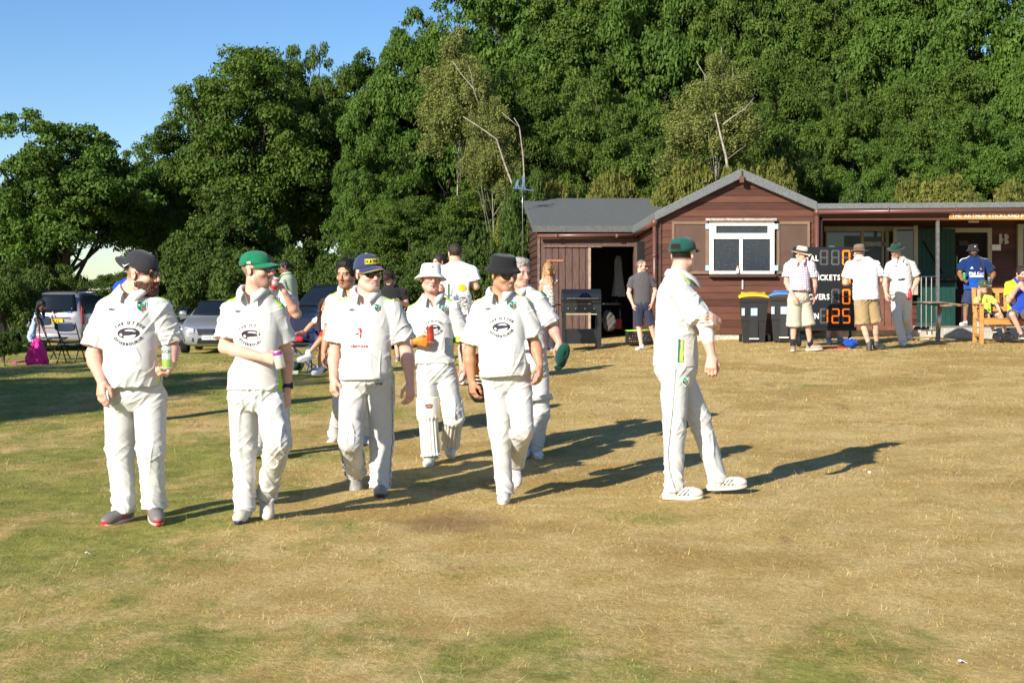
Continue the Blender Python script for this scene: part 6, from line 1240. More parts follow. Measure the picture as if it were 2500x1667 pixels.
if want('B2'):
    p = Person('young woman with long dark hair sitting cross legged in a camp chair', 775, 916, ppm=168, H=1.66, yaw=-25, h=.007, tone='tan', arm=.78, leg=.85, bw=.80, hd=(795, 746, 0), nk=(794, 776, .02), sh_r=(768, 786, .05), sh_l=(818, 786, 0), el_r=(742, 812, .02), wr_r=(724, 814, -.12), el_l=(822, 822, 0), wr_l=(806, 850, -.2), pel=(803, 842, .12),
        hp_r=(790, 845, .1), hp_l=(812, 845, .1), kn_r=(792, 818, -.30), an_r=(752, 864, -.36), kn_l=(784, 828, -.26), an_l=(780, 900, -.10))
    p.hframe(yaw=14, pitch=0, scale=.96); p.body(hands=dict(r=((-.9, -.3, -.3), (0, 0, -1)), l=((-.2, -.2, -1), (-.5, .5, 0))), legs='bare', smile=.4, brow=(.02, .01, .01), lips=(.45, .12, .10))
    p.hair(col(.030, .014, .010), 'long', len_=.42, seed=3); tee(p, col(.78, .72, .68), hem=-.02, vest=True, neckr=.10, seed=6, prof=[(-.2, .145, .115), (0, .14, .11), (.15, .135, .105), (.33, .155, .125), (.40, .13, .10), (.46, .085, .07)])
    mb = art_text('FRENCH', .075, (.55, .03, .03), bold=.02, squeeze=.9); p.wrap('chest_print', mb, .20, 0); shorts(p, col(.52, .04, .04), .35, r=(.085, .08), hips=(.145, .12)); p.shoes({'r': (-55, -12), 'l': (-25, -2)}, upper=col(.80, .79, .77), sole=col(.78, .77, .75), scale=1.12)
if want('B3'):
    p = Person('person in a black cap and black T-shirt looking down at a phone', 960, 883, ppm=140, H=1.66, yaw=-12, h=h9, tone='fair', bw=1.12, arm=1.05, hd=(950, 677, -.04), nk=(958, 704, .03), sh_r=(936, 716, .03), sh_l=(984, 714, 0), el_l=(994, 745, .02), wr_l=(976, 736, -.22), el_r=(932, 750, 0), wr_r=(944, 762, -.2), pel=(958, 776, 0), kn_l=(968, 830, -.04), kn_r=(950, 830, 0))
    p.hframe(yaw=-30, pitch=-26, scale=1.04); p.body(hands=dict(l=((-.7, -.6, 0), (0, .3, 1)), r=((.6, -.6, .1), (0, .3, 1))), legs='bare', brow=(.02, .02, .02)); tee(p, col(.018, .018, .020), hem=-.10, seed=7); shorts(p, col(.03, .035, .05), .8); p.shoes({'l': (0, 0), 'r': (-10, 0)}, upper=col(.2, .2, .2)); p.hair(col(.02, .014, .012), 'long', len_=.16)
    p.cap(col(.012, .012, .014), tilt=2, vlen=.07); mb = MB(); M = p.capM; text_mb(mb, 'Rabs', .03, frame(M[:3, 3] + M[:3, 1] * .115 + M[:3, 2] * .03, -M[:3, 0] / p.hs, -M[:3, 1] / p.hs, M[:3, 2] / p.hs), (.6, .02, .02), bold=.03); mb.build('lettering', PRINT, p.capo, off=p.base)
    c = p.at(962, 733, -.30); t = thing('phone', tuple(c), 'pale phone held by the person in the black cap', 'phone'); mb = MB(); mb.box((-.036, -.075, -.005), (.036, .075, .004), (.55, .55, .56), M=frame(c, (1, 0, .1), (0, .8, .5), (0, -.5, .8))); mb.build('case', PLAST, t, off=c, bevel=.003); mb = MB(); mb.box((-.032, -.070, .0045), (.032, .070, .006), (.02, .02, .03), M=frame(c, (1, 0, .1), (0, .8, .5), (0, -.5, .8))); mb.build('screen', PLAST, t, off=c)
if want('B4'):
    p = Person('man seen from behind in a white T-shirt with a cactus and sun print', 1118, 936, ppm=185, H=1.84, yaw=176, h=.007, tone='fair', bw=1.04, hd=(1110, 618, 0), nk=(1116, 650, 0), sh_l=(1082, 664, 0), sh_r=(1152, 664, 0), el_l=(1072, 712, .02), wr_l=(1080, 690, .16), el_r=(1162, 700, .02), wr_r=(1142, 676, .18), pel=(1114, 776, 0), kn_l=(1098, 852, 0), kn_r=(1128, 852, 0), an_l=(1100, 920, .05), an_r=(1130, 922, 0))
    p.hframe(yaw=200, pitch=-3, scale=1.04); p.body(hands=dict(l=((.3, .5, .9), (0, 1, 0)), r=((-.3, .5, .9), (0, 1, 0))), legs='bare', hairfade=(1, (.03, .02, .015))); tee(p, col(.80, .80, .82), hem=.04, sleeve=.62, slr=(.086, .10), seed=8, prof=[(-.2, .20, .145), (0, .195, .145), (.15, .19, .14), (.33, .195, .135), (.43, .18, .12), (.49, .12, .10), (.53, .07, .075)]); shorts(p, col(.42, .43, .46), .78, seed=9, hips=(.165, .14)); p.shoes({'l': (176, 0), 'r': (184, 0)}, upper=col(.8, .8, .78)); p.hair(col(.03, .02, .015), 'short')
    mb = MB(); G = (.06, .13, .07); poly2(mb, oval(.075, .085, .052, .05, 22), (.80, .50, .02), .001)
    for pts in ([(-.115, -.09), (-.085, -.09), (-.085, .13), (-.093, .14), (-.107, .14), (-.115, .13)], [(-.155, .02), (-.143, .02), (-.138, .0), (-.115, -.02), (-.115, -.04), (-.145, -.02), (-.158, -.0)], [(-.158, .0), (-.143, .0), (-.143, .09), (-.150, .10), (-.158, .09)], [(-.085, -.03), (-.055, -.01), (-.052, .0), (-.065, .0), (-.085, -.01)], [(-.064, -.005), (-.050, -.005), (-.050, .075), (-.057, .085), (-.064, .075)]): poly2(mb, pts, G)
    r_ = random.Random(2)
    for i in range(60): a = r_.uniform(.1, 3.0); x0, z0 = .0 + .02 * math.cos(a), -.08; L_ = r_.uniform(.05, .10); x1, z1 = x0 + math.cos(a) * L_, z0 + math.sin(a) * L_; poly2(mb, [(x0, z0), (x0 + .003, z0), (x1 + .003, z1), (x1, z1)], (.12, .15, .20))
    for i in range(50): x0, z0 = r_.gauss(-.11, .03), r_.gauss(-.13, .03); poly2(mb, oval(x0, z0, r_.uniform(.004, .012), r_.uniform(.003, .009), 6), (.03, .04, .03), .001)
    for i in range(34): x0, z0 = r_.gauss(.12, .03), r_.gauss(-.06, .035); poly2(mb, oval(x0, z0, r_.uniform(.003, .010), r_.uniform(.003, .008), 6), (.03, .035, .05), .001)
    for i in range(26): x0, z0 = r_.uniform(-.07, .13), r_.uniform(-.22, -.10); poly2(mb, [(x0, z0), (x0 + .04, z0 + .03), (x0 + .038, z0 + .036), (x0 - .002, z0 + .006)], (.62, .48, .16) if i % 2 else (.1, .1, .1))
    p.wrap('back_print', mb, .31, 0, sign=-1, axis=(p.tS * 1, p.tF, p.tU))
if want('B5'):
    p = Person('person with dark tied back hair behind the man in the cactus shirt', 1084, 898, ppm=152, H=1.78, yaw=-50, h=h9, tone='fair', hd=(1072, 640, 0)); p.hframe(yaw=-55, pitch=-6, scale=1.02); p.body(hands=HANG, stub=(.8, (.04, .02, .015)), brow=(.02, .01, .01)); tee(p, col(.03, .03, .035), seed=10); p.trousers(color=col(.03, .035, .05)); p.shoes({'l': (-40, 0), 'r': (-40, 0)}, upper=col(.1, .1, .1)); p.hair(col(.03, .018, .012), 'tied')
if want('B6'):
    p = Person('young woman with long fair hair holding a hand over her face by the shed door', 1342, 857, ppm=131, H=1.64, yaw=-8, h=.008, tone='tan', arm=.78, leg=.8, bw=.80, hd=(1338, 657, 0), nk=(1340, 682, .0), sh_r=(1322, 690, .03), sh_l=(1357, 688, 0), el_l=(1347, 704, -.18), wr_l=(1340, 668, -.16), el_r=(1318, 728, .02), wr_r=(1326, 748, -.12), pel=(1342, 752, 0), kn_l=(1350, 806, 0), kn_r=(1336, 806, 0), an_l=(1348, 846, 0), an_r=(1338, 846, .05))
    p.hframe(yaw=-15, pitch=-14, scale=.98); p.body(hands=dict(l=((-.45, .15, .9), (0, 1, .1)), r=((.2, -.3, -1), (.5, .5, 0))), legs='bare', brow=(.1, .06, .03)); p.hair(col(.36, .20, .085), 'long', len_=.38, seed=2)
    fl = lambda s, V, loc, C: np.where((snoise(V, 3, (14, 14, 14)) > .1)[:, None], col(.25, .30, .22), C); tee(p, col(.60, .64, .60), vest=True, hem=.05, neckr=.12, seed=12, prof=[(-.2, .14, .11), (0, .14, .11), (.15, .13, .105), (.33, .15, .12), (.39, .12, .10), (.44, .09, .07)], paint=fl); p.trousers(color=col(.05, .04, .045), r=(.085, .075, .07, .09), hips=(.15, .12), length=1.0, seed=4); p.shoes({'l': (0, 0), 'r': (-20, 0)}, upper=col(.1, .1, .16))
    mb = MB(); w_ = p.j['wr_l']; ax = unit(p.j['wr_l'] - p.j['el_l']); X = unit(np.cross(ax, (0, 1, 0))); mb.lathe([(.024, -.008), (.027, -.008), (.027, .008), (.024, .008)], 16, (.01, .01, .01), M=frame(w_ - ax * .03, X, np.cross(ax, X), ax)); mb.build('watch', PLAST, p.root, True, off=p.base)
if want('B7'):
    p = Person('man in a grey T-shirt and navy shorts with hands in his pockets', 1566, 858, ppm=130, H=1.74, yaw=12, h=.008, tone='fair', arm=1.0, hd=(1567, 650, 0), nk=(1565, 672, 0), sh_r=(1543, 684, 0), sh_l=(1588, 684, 0), el_r=(1535, 716, .03), wr_r=(1545, 743, -.06), el_l=(1600, 710, .03), wr_l=(1592, 740, -.06), pel=(1568, 744, 0), kn_r=(1560, 796, 0), an_r=(1566, 846, -.02), kn_l=(1590, 794, .0), an_l=(1602, 842, .10))
    p.hframe(yaw=62, pitch=-6, scale=1.02); p.body(hands=dict(l=((-.2, -.1, -1), (-.8, .3, 0)), r=((.2, -.1, -1), (.8, .3, 0))), legs='bare', hairfade=(.8, (.10, .08, .07)), stub=(.6, (.12, .09, .08)), brow=(.06, .05, .04)); p.glasses(size=.9)
    tee(p, col(.085, .082, .085), hem=.0, sleeve=.6, seed=13, slr=(.075, .078), prof=[(-.2, .155, .12), (0, .16, .125), (.15, .165, .125), (.33, .185, .125), (.43, .17, .115), (.49, .12, .10), (.53, .07, .075)]); shorts(p, col(.030, .035, .062), .98, seed=14, r=(.10, .088), hips=(.16, .13)); p.shoes({'r': (-40, 0), 'l': (30, 0)}, upper=col(.8, .79, .78), sole=col(.8, .8, .8))
if want('B8'):
    p = Person('elderly man in a straw hat, checked shirt and stone cargo shorts', 1950, 857, ppm=150, H=1.76, yaw=28, h=.008, tone='pink', bw=1.10, arm=1.0, hd=(1958, 622, -.03), nk=(1952, 642, .02), sh_r=(1924, 652, .03), sh_l=(1980, 648, -.02), el_r=(1920, 690, .0), wr_r=(1938, 724, -.16), el_l=(1989, 688, .03), wr_l=(1987, 722, .05), pel=(1950, 722, 0), kn_r=(1938, 790, -.02), an_r=(1936, 844, 0), kn_l=(1972, 788, 0), an_l=(1978, 842, .05))
    p.hframe(yaw=42, pitch=-14, scale=1.02); p.body(hands=dict(r=((.25, -.3, -.9), (.2, .9, 0)), l=((.1, -.1, -1), (-.8, .3, 0))), legs='bare', brow=(.3, .25, .2), smile=0); p.glasses(size=.8, lens=GLS)
    pl = lambda s, V, loc, C: np.where(((np.sin(loc[:, 0] * 2 * math.pi / .036) > .45) | (np.sin(loc[:, 2] * 2 * math.pi / .036) > .45))[:, None], np.where(((np.sin(loc[:, 0] * 2 * math.pi / .036) > .45) & (np.sin(loc[:, 2] * 2 * math.pi / .036) > .45))[:, None], col(.24, .17, .26), col(.46, .36, .44)), C)
    p.shirt(hem=.08, sleeve=.70, color=col(.72, .68, .70), stripes=False, collar=(.66, .60, .64), paint=pl, seed=15, prof=[(-.2, .165, .14), (0, .17, .16, .02), (.12, .175, .165, .03), (.33, .18, .145, .01), (.43, .17, .12), (.49, .12, .10), (.53, .07, .075)], slr=(.08, .088))
    mb = MB(); mb.lathe([(.163, -.018), (.168, -.018), (.168, .018), (.163, .018)], 32, (.03, .015, .01), M=frame(p.j['pel'] + p.tU * .085 + p.tF * .01, p.tS * p.bw, p.tF * .88 * p.bw, p.tU)); mb.build('belt', LEATH, p.root, True, off=p.base)
    shorts(p, col(.46, .43, .34), 1.12, seed=16, r=(.118, .125), hips=(.168, .15), top=.08); p.shoes({'r': (-10, 0), 'l': (72, 4)}, upper=col(.34, .24, .17), sole=col(.66, .60, .50), low=True, scale=1.1); p.brim_hat(col(.72, .62, .44), 'trilby', up=.03, brim=.060, h=.10, band=col(.03, .02, .02), name='straw_hat', tilt=2)
    for q in 'lr': mb = MB(); a = p.j['an_' + q]; mb.tube([a - np.array([0, 0, .04]), a + np.array([0, 0, .05]), a + np.array([0, 0, .11])], [.048, .046, .050], 14, (.02, .02, .025)); mb.build('sock', CLOTH, p.root, True, off=p.base)
if want('B9'):
    p = Person('man in a brown felt hat, white shirt and khaki shorts seen from behind', 2126, 855, ppm=150, H=1.78, yaw=192, h=.008, tone='fair', bw=1.12, arm=1.0, hd=(2097, 618, .02), nk=(2102, 640, 0), sh_l=(2074, 650, 0), sh_r=(2136, 648, 0), el_l=(2064, 690, .05), wr_l=(2070, 690, .28), el_r=(2150, 684, .03), wr_r=(2140, 705, .25), pel=(2114, 724, 0), kn_l=(2106, 790, 0), an_l=(2122, 842, -.02), kn_r=(2136, 786, .05), an_r=(2140, 838, .15))
    p.hframe(yaw=196, pitch=-6, scale=1.02); p.body(hands=dict(l=((-.1, 1, 0), (0, 0, -1)), r=((-.1, 1, 0), (0, 0, -1))), legs='bare'); p.hair(col(.18, .15, .13), 'short')
    p.shirt(hem=-.05, sleeve=.72, color=col(.80, .80, .82), stripes=False, collar=(.80, .80, .82), seed=18, wr=.007, prof=[(-.2, .19, .155), (0, .19, .155), (.12, .185, .155), (.33, .19, .145, .01), (.43, .175, .125), (.49, .12, .10), (.53, .07, .075)], slr=(.086, .095), hemtilt=.1)
    shorts(p, col(.34, .25, .125), 1.0, seed=19, r=(.122, .118), hips=(.172, .15), wr=.009); p.shoes({'l': (168, 0), 'r': (120, 0)}, upper=col(.07, .065, .06), sole=col(.12, .11, .10), scale=1.05); p.brim_hat(col(.20, .13, .085), 'trilby', up=.03, brim=.062, h=.105, band=col(.13, .08, .05), name='felt_hat')
if want('B10'):
    p = Person('cricketer in a wide green sun hat walking with a red bottle', 2204, 842, ppm=141, H=1.80, yaw=-14, group=TG, h=.007, tone='fair', bw=1.02, arm=1.0, hd=(2187, 612, -.03), nk=(2194, 636, .02), sh_r=(2172, 650, .02), sh_l=(2226, 648, 0), el_r=(2160, 688, .0), wr_r=(2163, 716, -.05), el_l=(2240, 682, .03), wr_l=(2228, 708, -.10), pel=(2200, 724, 0), kn_r=(2190, 778, -.08), an_r=(2204, 832, -.10), kn_l=(2210, 776, .05), an_l=(2216, 806, .32))
    p.hframe(yaw=-30, pitch=-12, scale=1.03); p.body(hands=dict(l=((-.1, -.1, -1), (-.7, .2, 0), dict(curl=(40, 45, 30))), r=((.05, -.1, -1), (.8, .3, 0))), stub=(.5, (.05, .035, .03)), brow=(.04, .02, .015))
    p.shirt(hem=.04, sleeve=.74, seed=20, stripes=False); cricket_prints(p, club=False); mb = MB(); poly2(mb, [(-.07, -.012), (-.05, .018), (-.02, .01), (.01, .022), (.05, .018), (.07, .0), (.04, -.005), (.03, -.018), (.0, -.008), (-.02, -.022), (-.05, -.01)], INK); p.wrap('club_print', mb, .29, .0)
    p.trousers(seed=24); p.shoes({'r': (-10, -2), 'l': (20, -45)}, 'stripes', upper=col(.66, .66, .64), accent=col(.05, .05, .06)); p.brim_hat(col(.018, .055, .035), 'trilby', up=.028, brim=.062, h=.088, name='sun_hat', band=col(.015, .045, .03)); p.hair(col(.03, .02, .015), 'short')
    c = P3(2221, 717, p.d - .14); t = thing('drinks_bottle', tuple(c), 'red drinks bottle in the hand of the sun hatted cricketer', 'bottle'); mb = MB(); mb.lathe([(0, -.10), (.028, -.10), (.030, -.09), (.030, .02), (.024, .045), (.014, .06), (.014, .075), (0, .075)], 16, (.62, .02, .03), M=frame(c, (1, 0, 0), (0, 1, 0), (0, 0, 1))); mb.build('bottle_body', PLAST, t, True, off=c); mb = MB(); mb.lathe([(0, .095), (.016, .093), (.016, .073), (0, .073)], 12, (.7, .05, .05), M=frame(c, (1, 0, 0), (0, 1, 0), (0, 0, 1))); mb.build('cap', PLAST, t, True, off=c)
if want('B11'):
    p = Person('bearded man in a blue football shirt and dark bucket hat standing on the veranda', 2374, 797, ppm=122, H=1.70, yaw=0, h=.008, tone='brown', bw=1.22, arm=1.12, leg=1.0, hd=(2376, 612, 0), nk=(2377, 632, .02), sh_r=(2352, 642, .02), sh_l=(2404, 642, .02), el_r=(2343, 668, .0), wr_r=(2348, 682, -.18), el_l=(2426, 668, .0), wr_l=(2420, 684, -.12), pel=(2378, 704, 0), kn_r=(2358, 748, 0), kn_l=(2386, 748, 0), an_r=(2356, 786, 0), an_l=(2386, 787, 0))
    p.hframe(yaw=2, pitch=-4, scale=1.06); p.body(hands=dict(r=((.6, -.6, -.2), (.4, .2, -.6), dict(curl=(45, 45, 30))), l=((-.2, -.7, -.4), (-.7, .3, 0), dict(curl=(45, 45, 30)))), legs='bare', brow=(.02, .015, .01)); p.beard(col(.018, .012, .010), .010)
    def kit(s, V, loc, C):
        t = sm(.30, .05, loc[:, 2])[:, None]; C = np.array(lin('14305e')) * (1 - t) + np.array([.012, .09, .42]) * t; z = np.sin(loc[:, 2] * 2 * math.pi / .02 + 2.2 * np.abs(np.sin(loc[:, 0] * 40))) > .2; C = np.where((z & (loc[:, 2] < .22))[:, None], C * .7, C); st = (loc[:, 2] > .43) & (np.abs(loc[:, 0]) > .08) & (np.abs(loc[:, 1] - .01) < .02); C[st] = (.75, .75, .75); return C
    tee(p, col(.02, .05, .2), hem=-.02, sleeve=.74, seed=25, paint=kit, slr=(.088, .095), prof=[(-.2, .165, .14), (0, .175, .16, .02), (.12, .175, .165, .03), (.33, .18, .145, .01), (.43, .165, .12), (.49, .12, .10), (.53, .07, .075)])
    p.wrap('sponsor_lettering', art_text('Phil Curl', .075, (.8, .8, .8), bold=.03), .265, 0); mb = MB(); poly2(mb, [(-.14, -.02), (.14, -.02), (.14, .02), (-.14, .02)], (.75, .75, .75)); p.wrap('sponsor_bar', mb, .235, 0); mb = MB(); poly2(mb, [(-.03, 0), (.03, 0), (.005, .04), (-.003, .035)], (.75, .75, .75)); p.wrap('maker_mark', mb, .385, -.095); mb = MB(); poly2(mb, oval(0, 0, .022, .03, 10), (.45, .08, .05)); poly2(mb, oval(0, -.01, .012, .012, 8), (.7, .5, .1), .001); p.wrap('crest', mb, .385, .085)
    shorts(p, col(.03, .045, .11), .82, seed=26, r=(.115, .11), hips=(.165, .15)); p.shoes({'r': (-50, 0), 'l': (10, 0)}, 'stripes', upper=col(.75, .75, .73), accent=col(.02, .02, .02), sole=col(.7, .7, .7)); p.brim_hat(col(.022, .022, .026), 'bucket', up=.034, brim=.034, drop=.04, h=.085)
    M = p.capM; mb = MB(); c = M[:3, 3] + M[:3, 1] * .108 + M[:3, 2] * .05; mb.add([c + M[:3, 0] * .014 * math.cos(a) + M[:3, 2] * .014 * math.sin(a) for a in np.linspace(0, 5.6, 8)], [tuple(range(8))], (.75, .72, .68)); mb.build('badge', PRINT, p.capo, off=p.base)
    can('green drinks can held by the man in the blue football shirt', p.at(2354, 675, -.24), (0, 0, 1), ((.05, .4, .12), [(.1, (.04, .30, .08)), (.5, (.06, .42, .12)), (.9, (.05, .35, .10))]), r=.032, h=.14); can('dark can in the other hand of the man in the blue football shirt', p.at(2415, 684, -.2), (0, 0, 1), ((.2, .2, .2), [(.1, (.05, .05, .05)), (.9, (.25, .25, .26))]))
if want('B12'):
    p = Person('boy in a green cap and yellow football shirt resting his chin on his hand', 2430, 834, ppm=132, H=1.42, yaw=10, h=.007, tone='fair', arm=.82, leg=.9, bw=.84, hd=(2400, 699, -.02), nk=(2402, 720, .02), sh_r=(2384, 730, .05), sh_l=(2420, 726, 0), el_r=(2386, 748, -.08), wr_r=(2389, 718, -.14), el_l=(2436, 748, -.05), wr_l=(2443, 764, -.18), pel=(2408, 776, .1), hp_r=(2402, 775, .08), hp_l=(2418, 775, .08), kn_r=(2411, 770, -.22), an_r=(2430, 818, -.18), kn_l=(2438, 768, -.20), an_l=(2460, 816, -.14))
    p.hframe(yaw=8, pitch=-6, roll=8, scale=1.08); p.body(hands=dict(r=((.15, -.1, 1), (.6, .6, 0), dict(curl=(50, 50, 30))), l=((.15, -.5, -.7), (-.2, .4, -.7), dict(curl=(15, 20, 10)))), legs='bare', smile=.8, brow=(.12, .08, .05))
    LY = col(.50, .68, .10); tee(p, LY, hem=.02, sleeve=.66, seed=27, prof=[(-.2, .15, .12), (0, .155, .13), (.15, .15, .125), (.33, .165, .12), (.43, .15, .11), (.49, .11, .09), (.53, .07, .075)]); mb = MB(); poly2(mb, oval(0, 0, .03, .01, 8), (.04, .05, .02)); poly2(mb, oval(.0, .04, .018, .014, 8), (.04, .05, .02)); p.wrap('chest_print', mb, .32, .03)
    mb = art_text('two', .07, (.04, .05, .02), bold=.04); p.wrap('sponsor_lettering', mb, .15, .0); shorts(p, col(.02, .022, .02), .8, seed=28, r=(.09, .085), hips=(.15, .13))
    p.shoes({'r': (35, -4), 'l': (25, -2)}, upper=col(.02, .02, .025), sole=col(.03, .03, .03), scale=1.05)
    for q in 'lr': mb = MB(); a = p.j['an_' + q]; mb.tube([a - np.array([0, 0, .03]), a + np.array([-.006, .0, .05]), a + np.array([-.016, 0, .10])], [.040, .042, .044], 14, (.02, .02, .022)); mb.tube([a + np.array([-.008, 0, .05]), a + np.array([-.011, 0, .066])], [.0445, .0445], 14, (.75, .75, .75)); mb.build('sock', CLOTH, p.root, True, off=p.base)
    p.cap(col(.05, .09, .045), tilt=4, vlen=.07); M = p.capM; mb = MB(); c = M[:3, 3] + M[:3, 1] * .114 + M[:3, 2] * .03; mb.add([c + M[:3, 0] * x + M[:3, 2] * z for x, z in ((-.03, .0), (.0, .02), (.0, -.005))], [(0, 1, 2)], (.7, .6, .1)); mb.add([c + M[:3, 0] * x + M[:3, 2] * z for x, z in ((.0, .02), (.03, .025), (.02, -.004), (.0, -.005))], [(0, 1, 2, 3)], (.03, .04, .12)); mb.build('badge', PRINT, p.capo, off=p.base)
if want('B13'):
    p = Person('man in a blue and lime shirt on the bench, hand at his mouth', 2490, 836, ppm=134, H=1.80, yaw=-14, h=.008, tone='pink', bw=1.12, arm=1.1, hd=(2494, 668, -.05), nk=(2486, 688, .03), sh_r=(2464, 698, .05), sh_l=(2512, 698, 0), el_r=(2463, 734, -.05), wr_r=(2486, 700, -.24), el_l=(2520, 738, .0), wr_l=(2504, 712, -.25), pel=(2488, 772, .1), hp_r=(2476, 770, .1), hp_l=(2500, 770, .1), kn_r=(2471, 768, -.36), an_r=(2494, 816, -.30), kn_l=(2510, 766, -.34), an_l=(2520, 820, -.30))
    p.hframe(yaw=10, pitch=-16, scale=1.06); p.body(hands=dict(r=((.5, -.2, .7), (.6, .6, 0), dict(curl=(60, 55, 35))), l=((-.5, -.3, .5), (0, .7, .4), dict(curl=(40, 40, 30)))), legs='bare', stub=(.75, (.05, .03, .025)), brow=(.03, .02, .015)); p.hair(col(.03, .02, .016), 'swept')
    tl = lambda s, V, loc, C: np.where(((np.abs(loc[:, 0]) > .10 + .05 * np.sin(loc[:, 2] * 9)) )[:, None], col(.48, .66, .03), C); p.shirt(hem=.0, sleeve=.72, color=col(.02, .055, .36), stripes=False, collar=(.02, .05, .30), paint=tl, seed=29, prof=[(-.2, .18, .14), (0, .185, .16, .02), (.15, .185, .16, .02), (.33, .19, .14), (.43, .17, .12), (.49, .12, .10), (.53, .07, .075)])
    shorts(p, col(.085, .08, .09), .85, seed=30, r=(.11, .10), hips=(.175, .14)); p.shoes({'r': (20, 0), 'l': (10, 0)}, upper=col(.05, .05, .06))
if want('B14'):
    p = Person('person behind the scoreboard with only cap top and shins showing', 2037, 838, ppm=138, H=1.74, yaw=5, h=h9, tone='fair', hd=(2031, 617, 0), an_r=(2023, 827, 0), an_l=(2052, 826, 0), kn_r=(2024, 775, 0), kn_l=(2046, 775, 0)); p.body(hands=HANG, legs='bare'); tee(p, col(.3, .3, .32), seed=30); shorts(p, col(.1, .1, .12), .9); p.shoes({'r': (-5, 0), 'l': (25, 0)}, upper=col(.24, .29, .38), sole=col(.6, .6, .62), scale=1.1); p.cap(col(.03, .16, .12))
if want('B15'):
    p = Person('little girl with long dark hair in a pale blue playsuit bending over her bag', 84, 884, ppm=118, H=1.24, yaw=62, h=.007, tone='dark', arm=.70, leg=.74, bw=.70, hd=(101, 746, -.02), nk=(92, 766, 0), sh_r=(88, 772, -.09), sh_l=(96, 770, .09), el_r=(95, 796, -.12), wr_r=(97, 820, -.14), el_l=(104, 790, .08), wr_l=(110, 810, .05), pel=(78, 814, 0), kn_r=(80, 848, -.05), kn_l=(84, 848, .06), an_r=(76, 874, -.04), an_l=(86, 874, .06))
    p.hframe(yaw=66, pitch=-18, scale=1.06); p.body(hands=dict(r=((.1, -.1, -1), (.7, .3, 0)), l=((.2, 0, -1), (0, .6, 0))), legs='bare'); p.hair(col(.010, .008, .008), 'long', len_=.26, seed=5)
    LB = col(.36, .47, .62); p.shirt(hem=-.04, color=LB, stripes=False, collar=(.36, .47, .62), seed=31, sleeve=.15, prof=[(-.2, .16, .13), (0, .155, .13), (.15, .14, .12), (.33, .15, .12), (.43, .14, .10), (.49, .11, .09), (.53, .07, .075)]); shorts(p, LB, .55, seed=32, r=(.11, .11), hips=(.175, .16)); p.shoes({'r': (60, 0), 'l': (60, 0)}, upper=col(.5, .5, .55))
# ================================================================== VEHICLES
def paint(name, c, met=.5): m = mat(name, c, rough=.28, metal=met, var=.03, coat=.6, spec=.5); return m
TYRE = mat('tyre', (.015, .015, .015), rough=.85, var=.2); RIM = mat('alloy', (.45, .45, .46), rough=.3, metal=.9, var=.05); CGL = mat('car_glass', (.010, .016, .024), rough=.15, spec=.06, var=0); CHR = mat('chrome', (.7, .7, .7), rough=.12, metal=1, var=.02)
HLM = mat('lamp_glass', (.55, .58, .60), rough=.1, metal=.3, spec=.8, var=.1); BPL = mat('black_trim', (.015, .015, .016), rough=.5, var=.1); REDL = mat('red_lamp', (.35, .01, .01), rough=.2, spec=.7)
SAL = dict(st=[(-2.28, .62, .30, .52, .60, .62), (-2.22, .74, .20, .66, .66, .70), (-1.9, .86, .18, .76, .78, .80), (-1.45, .89, .22, .84, .80, .90), (-.95, .89, .20, .92, .78, .98), (-.55, .89, .20, .95, .64, 1.26), (-.1, .89, .20, .96, .60, 1.42), (.6, .89, .20, .97, .60, 1.45), (1.2, .89, .20, .98, .58, 1.38), (1.75, .88, .22, .98, .60, 1.08), (2.1, .84, .26, .94, .74, 1.02), (2.3, .74, .32, .80, .66, .92)], ws=(-.93, 1.00, .72, -.22, 1.39, .58), rw=(1.72, 1.08, .66, 1.22, 1.36, .56), wheels=(-1.38, 1.40), r=.32)
MPV = dict(st=[(-2.2, .70, .30, .60, .62, .72), (-1.9, .85, .2, .80, .78, .92), (-1.4, .88, .2, .92, .80, 1.08), (-.95, .88, .2, 1.0, .72, 1.25), (-.3, .88, .2, 1.03, .66, 1.62), (.4, .88, .2, 1.05, .66, 1.72), (1.4, .88, .2, 1.06, .66, 1.72), (2.0, .87, .22, 1.06, .66, 1.66), (2.2, .85, .26, 1.02, .72, 1.25), (2.3, .82, .32, .88, .74, .98)], ws=(-1.0, 1.20, .70, -.35, 1.60, .62), rw=(2.235, 1.12, .70, 2.075, 1.60, .60), wheels=(-1.35, 1.35), r=.33)
SUV = dict(st=[(-2.2, .68, .38, .70, .62, .78), (-2.1, .82, .28, .84, .76, .92), (-1.5, .91, .28, 1.0, .84, 1.06), (-.95, .92, .28, 1.08, .80, 1.16), (-.4, .92, .28, 1.10, .66, 1.52), (.1, .92, .28, 1.12, .64, 1.68), (1.3, .92, .28, 1.14, .64, 1.70), (1.9, .90, .30, 1.14, .64, 1.60), (2.2, .86, .34, 1.05, .72, 1.15)], ws=(-.97, 1.17, .74, -.22, 1.64, .60), rw=(2.17, 1.2, .7, 1.97, 1.58, .60), wheels=(-1.38, 1.38), r=.37)
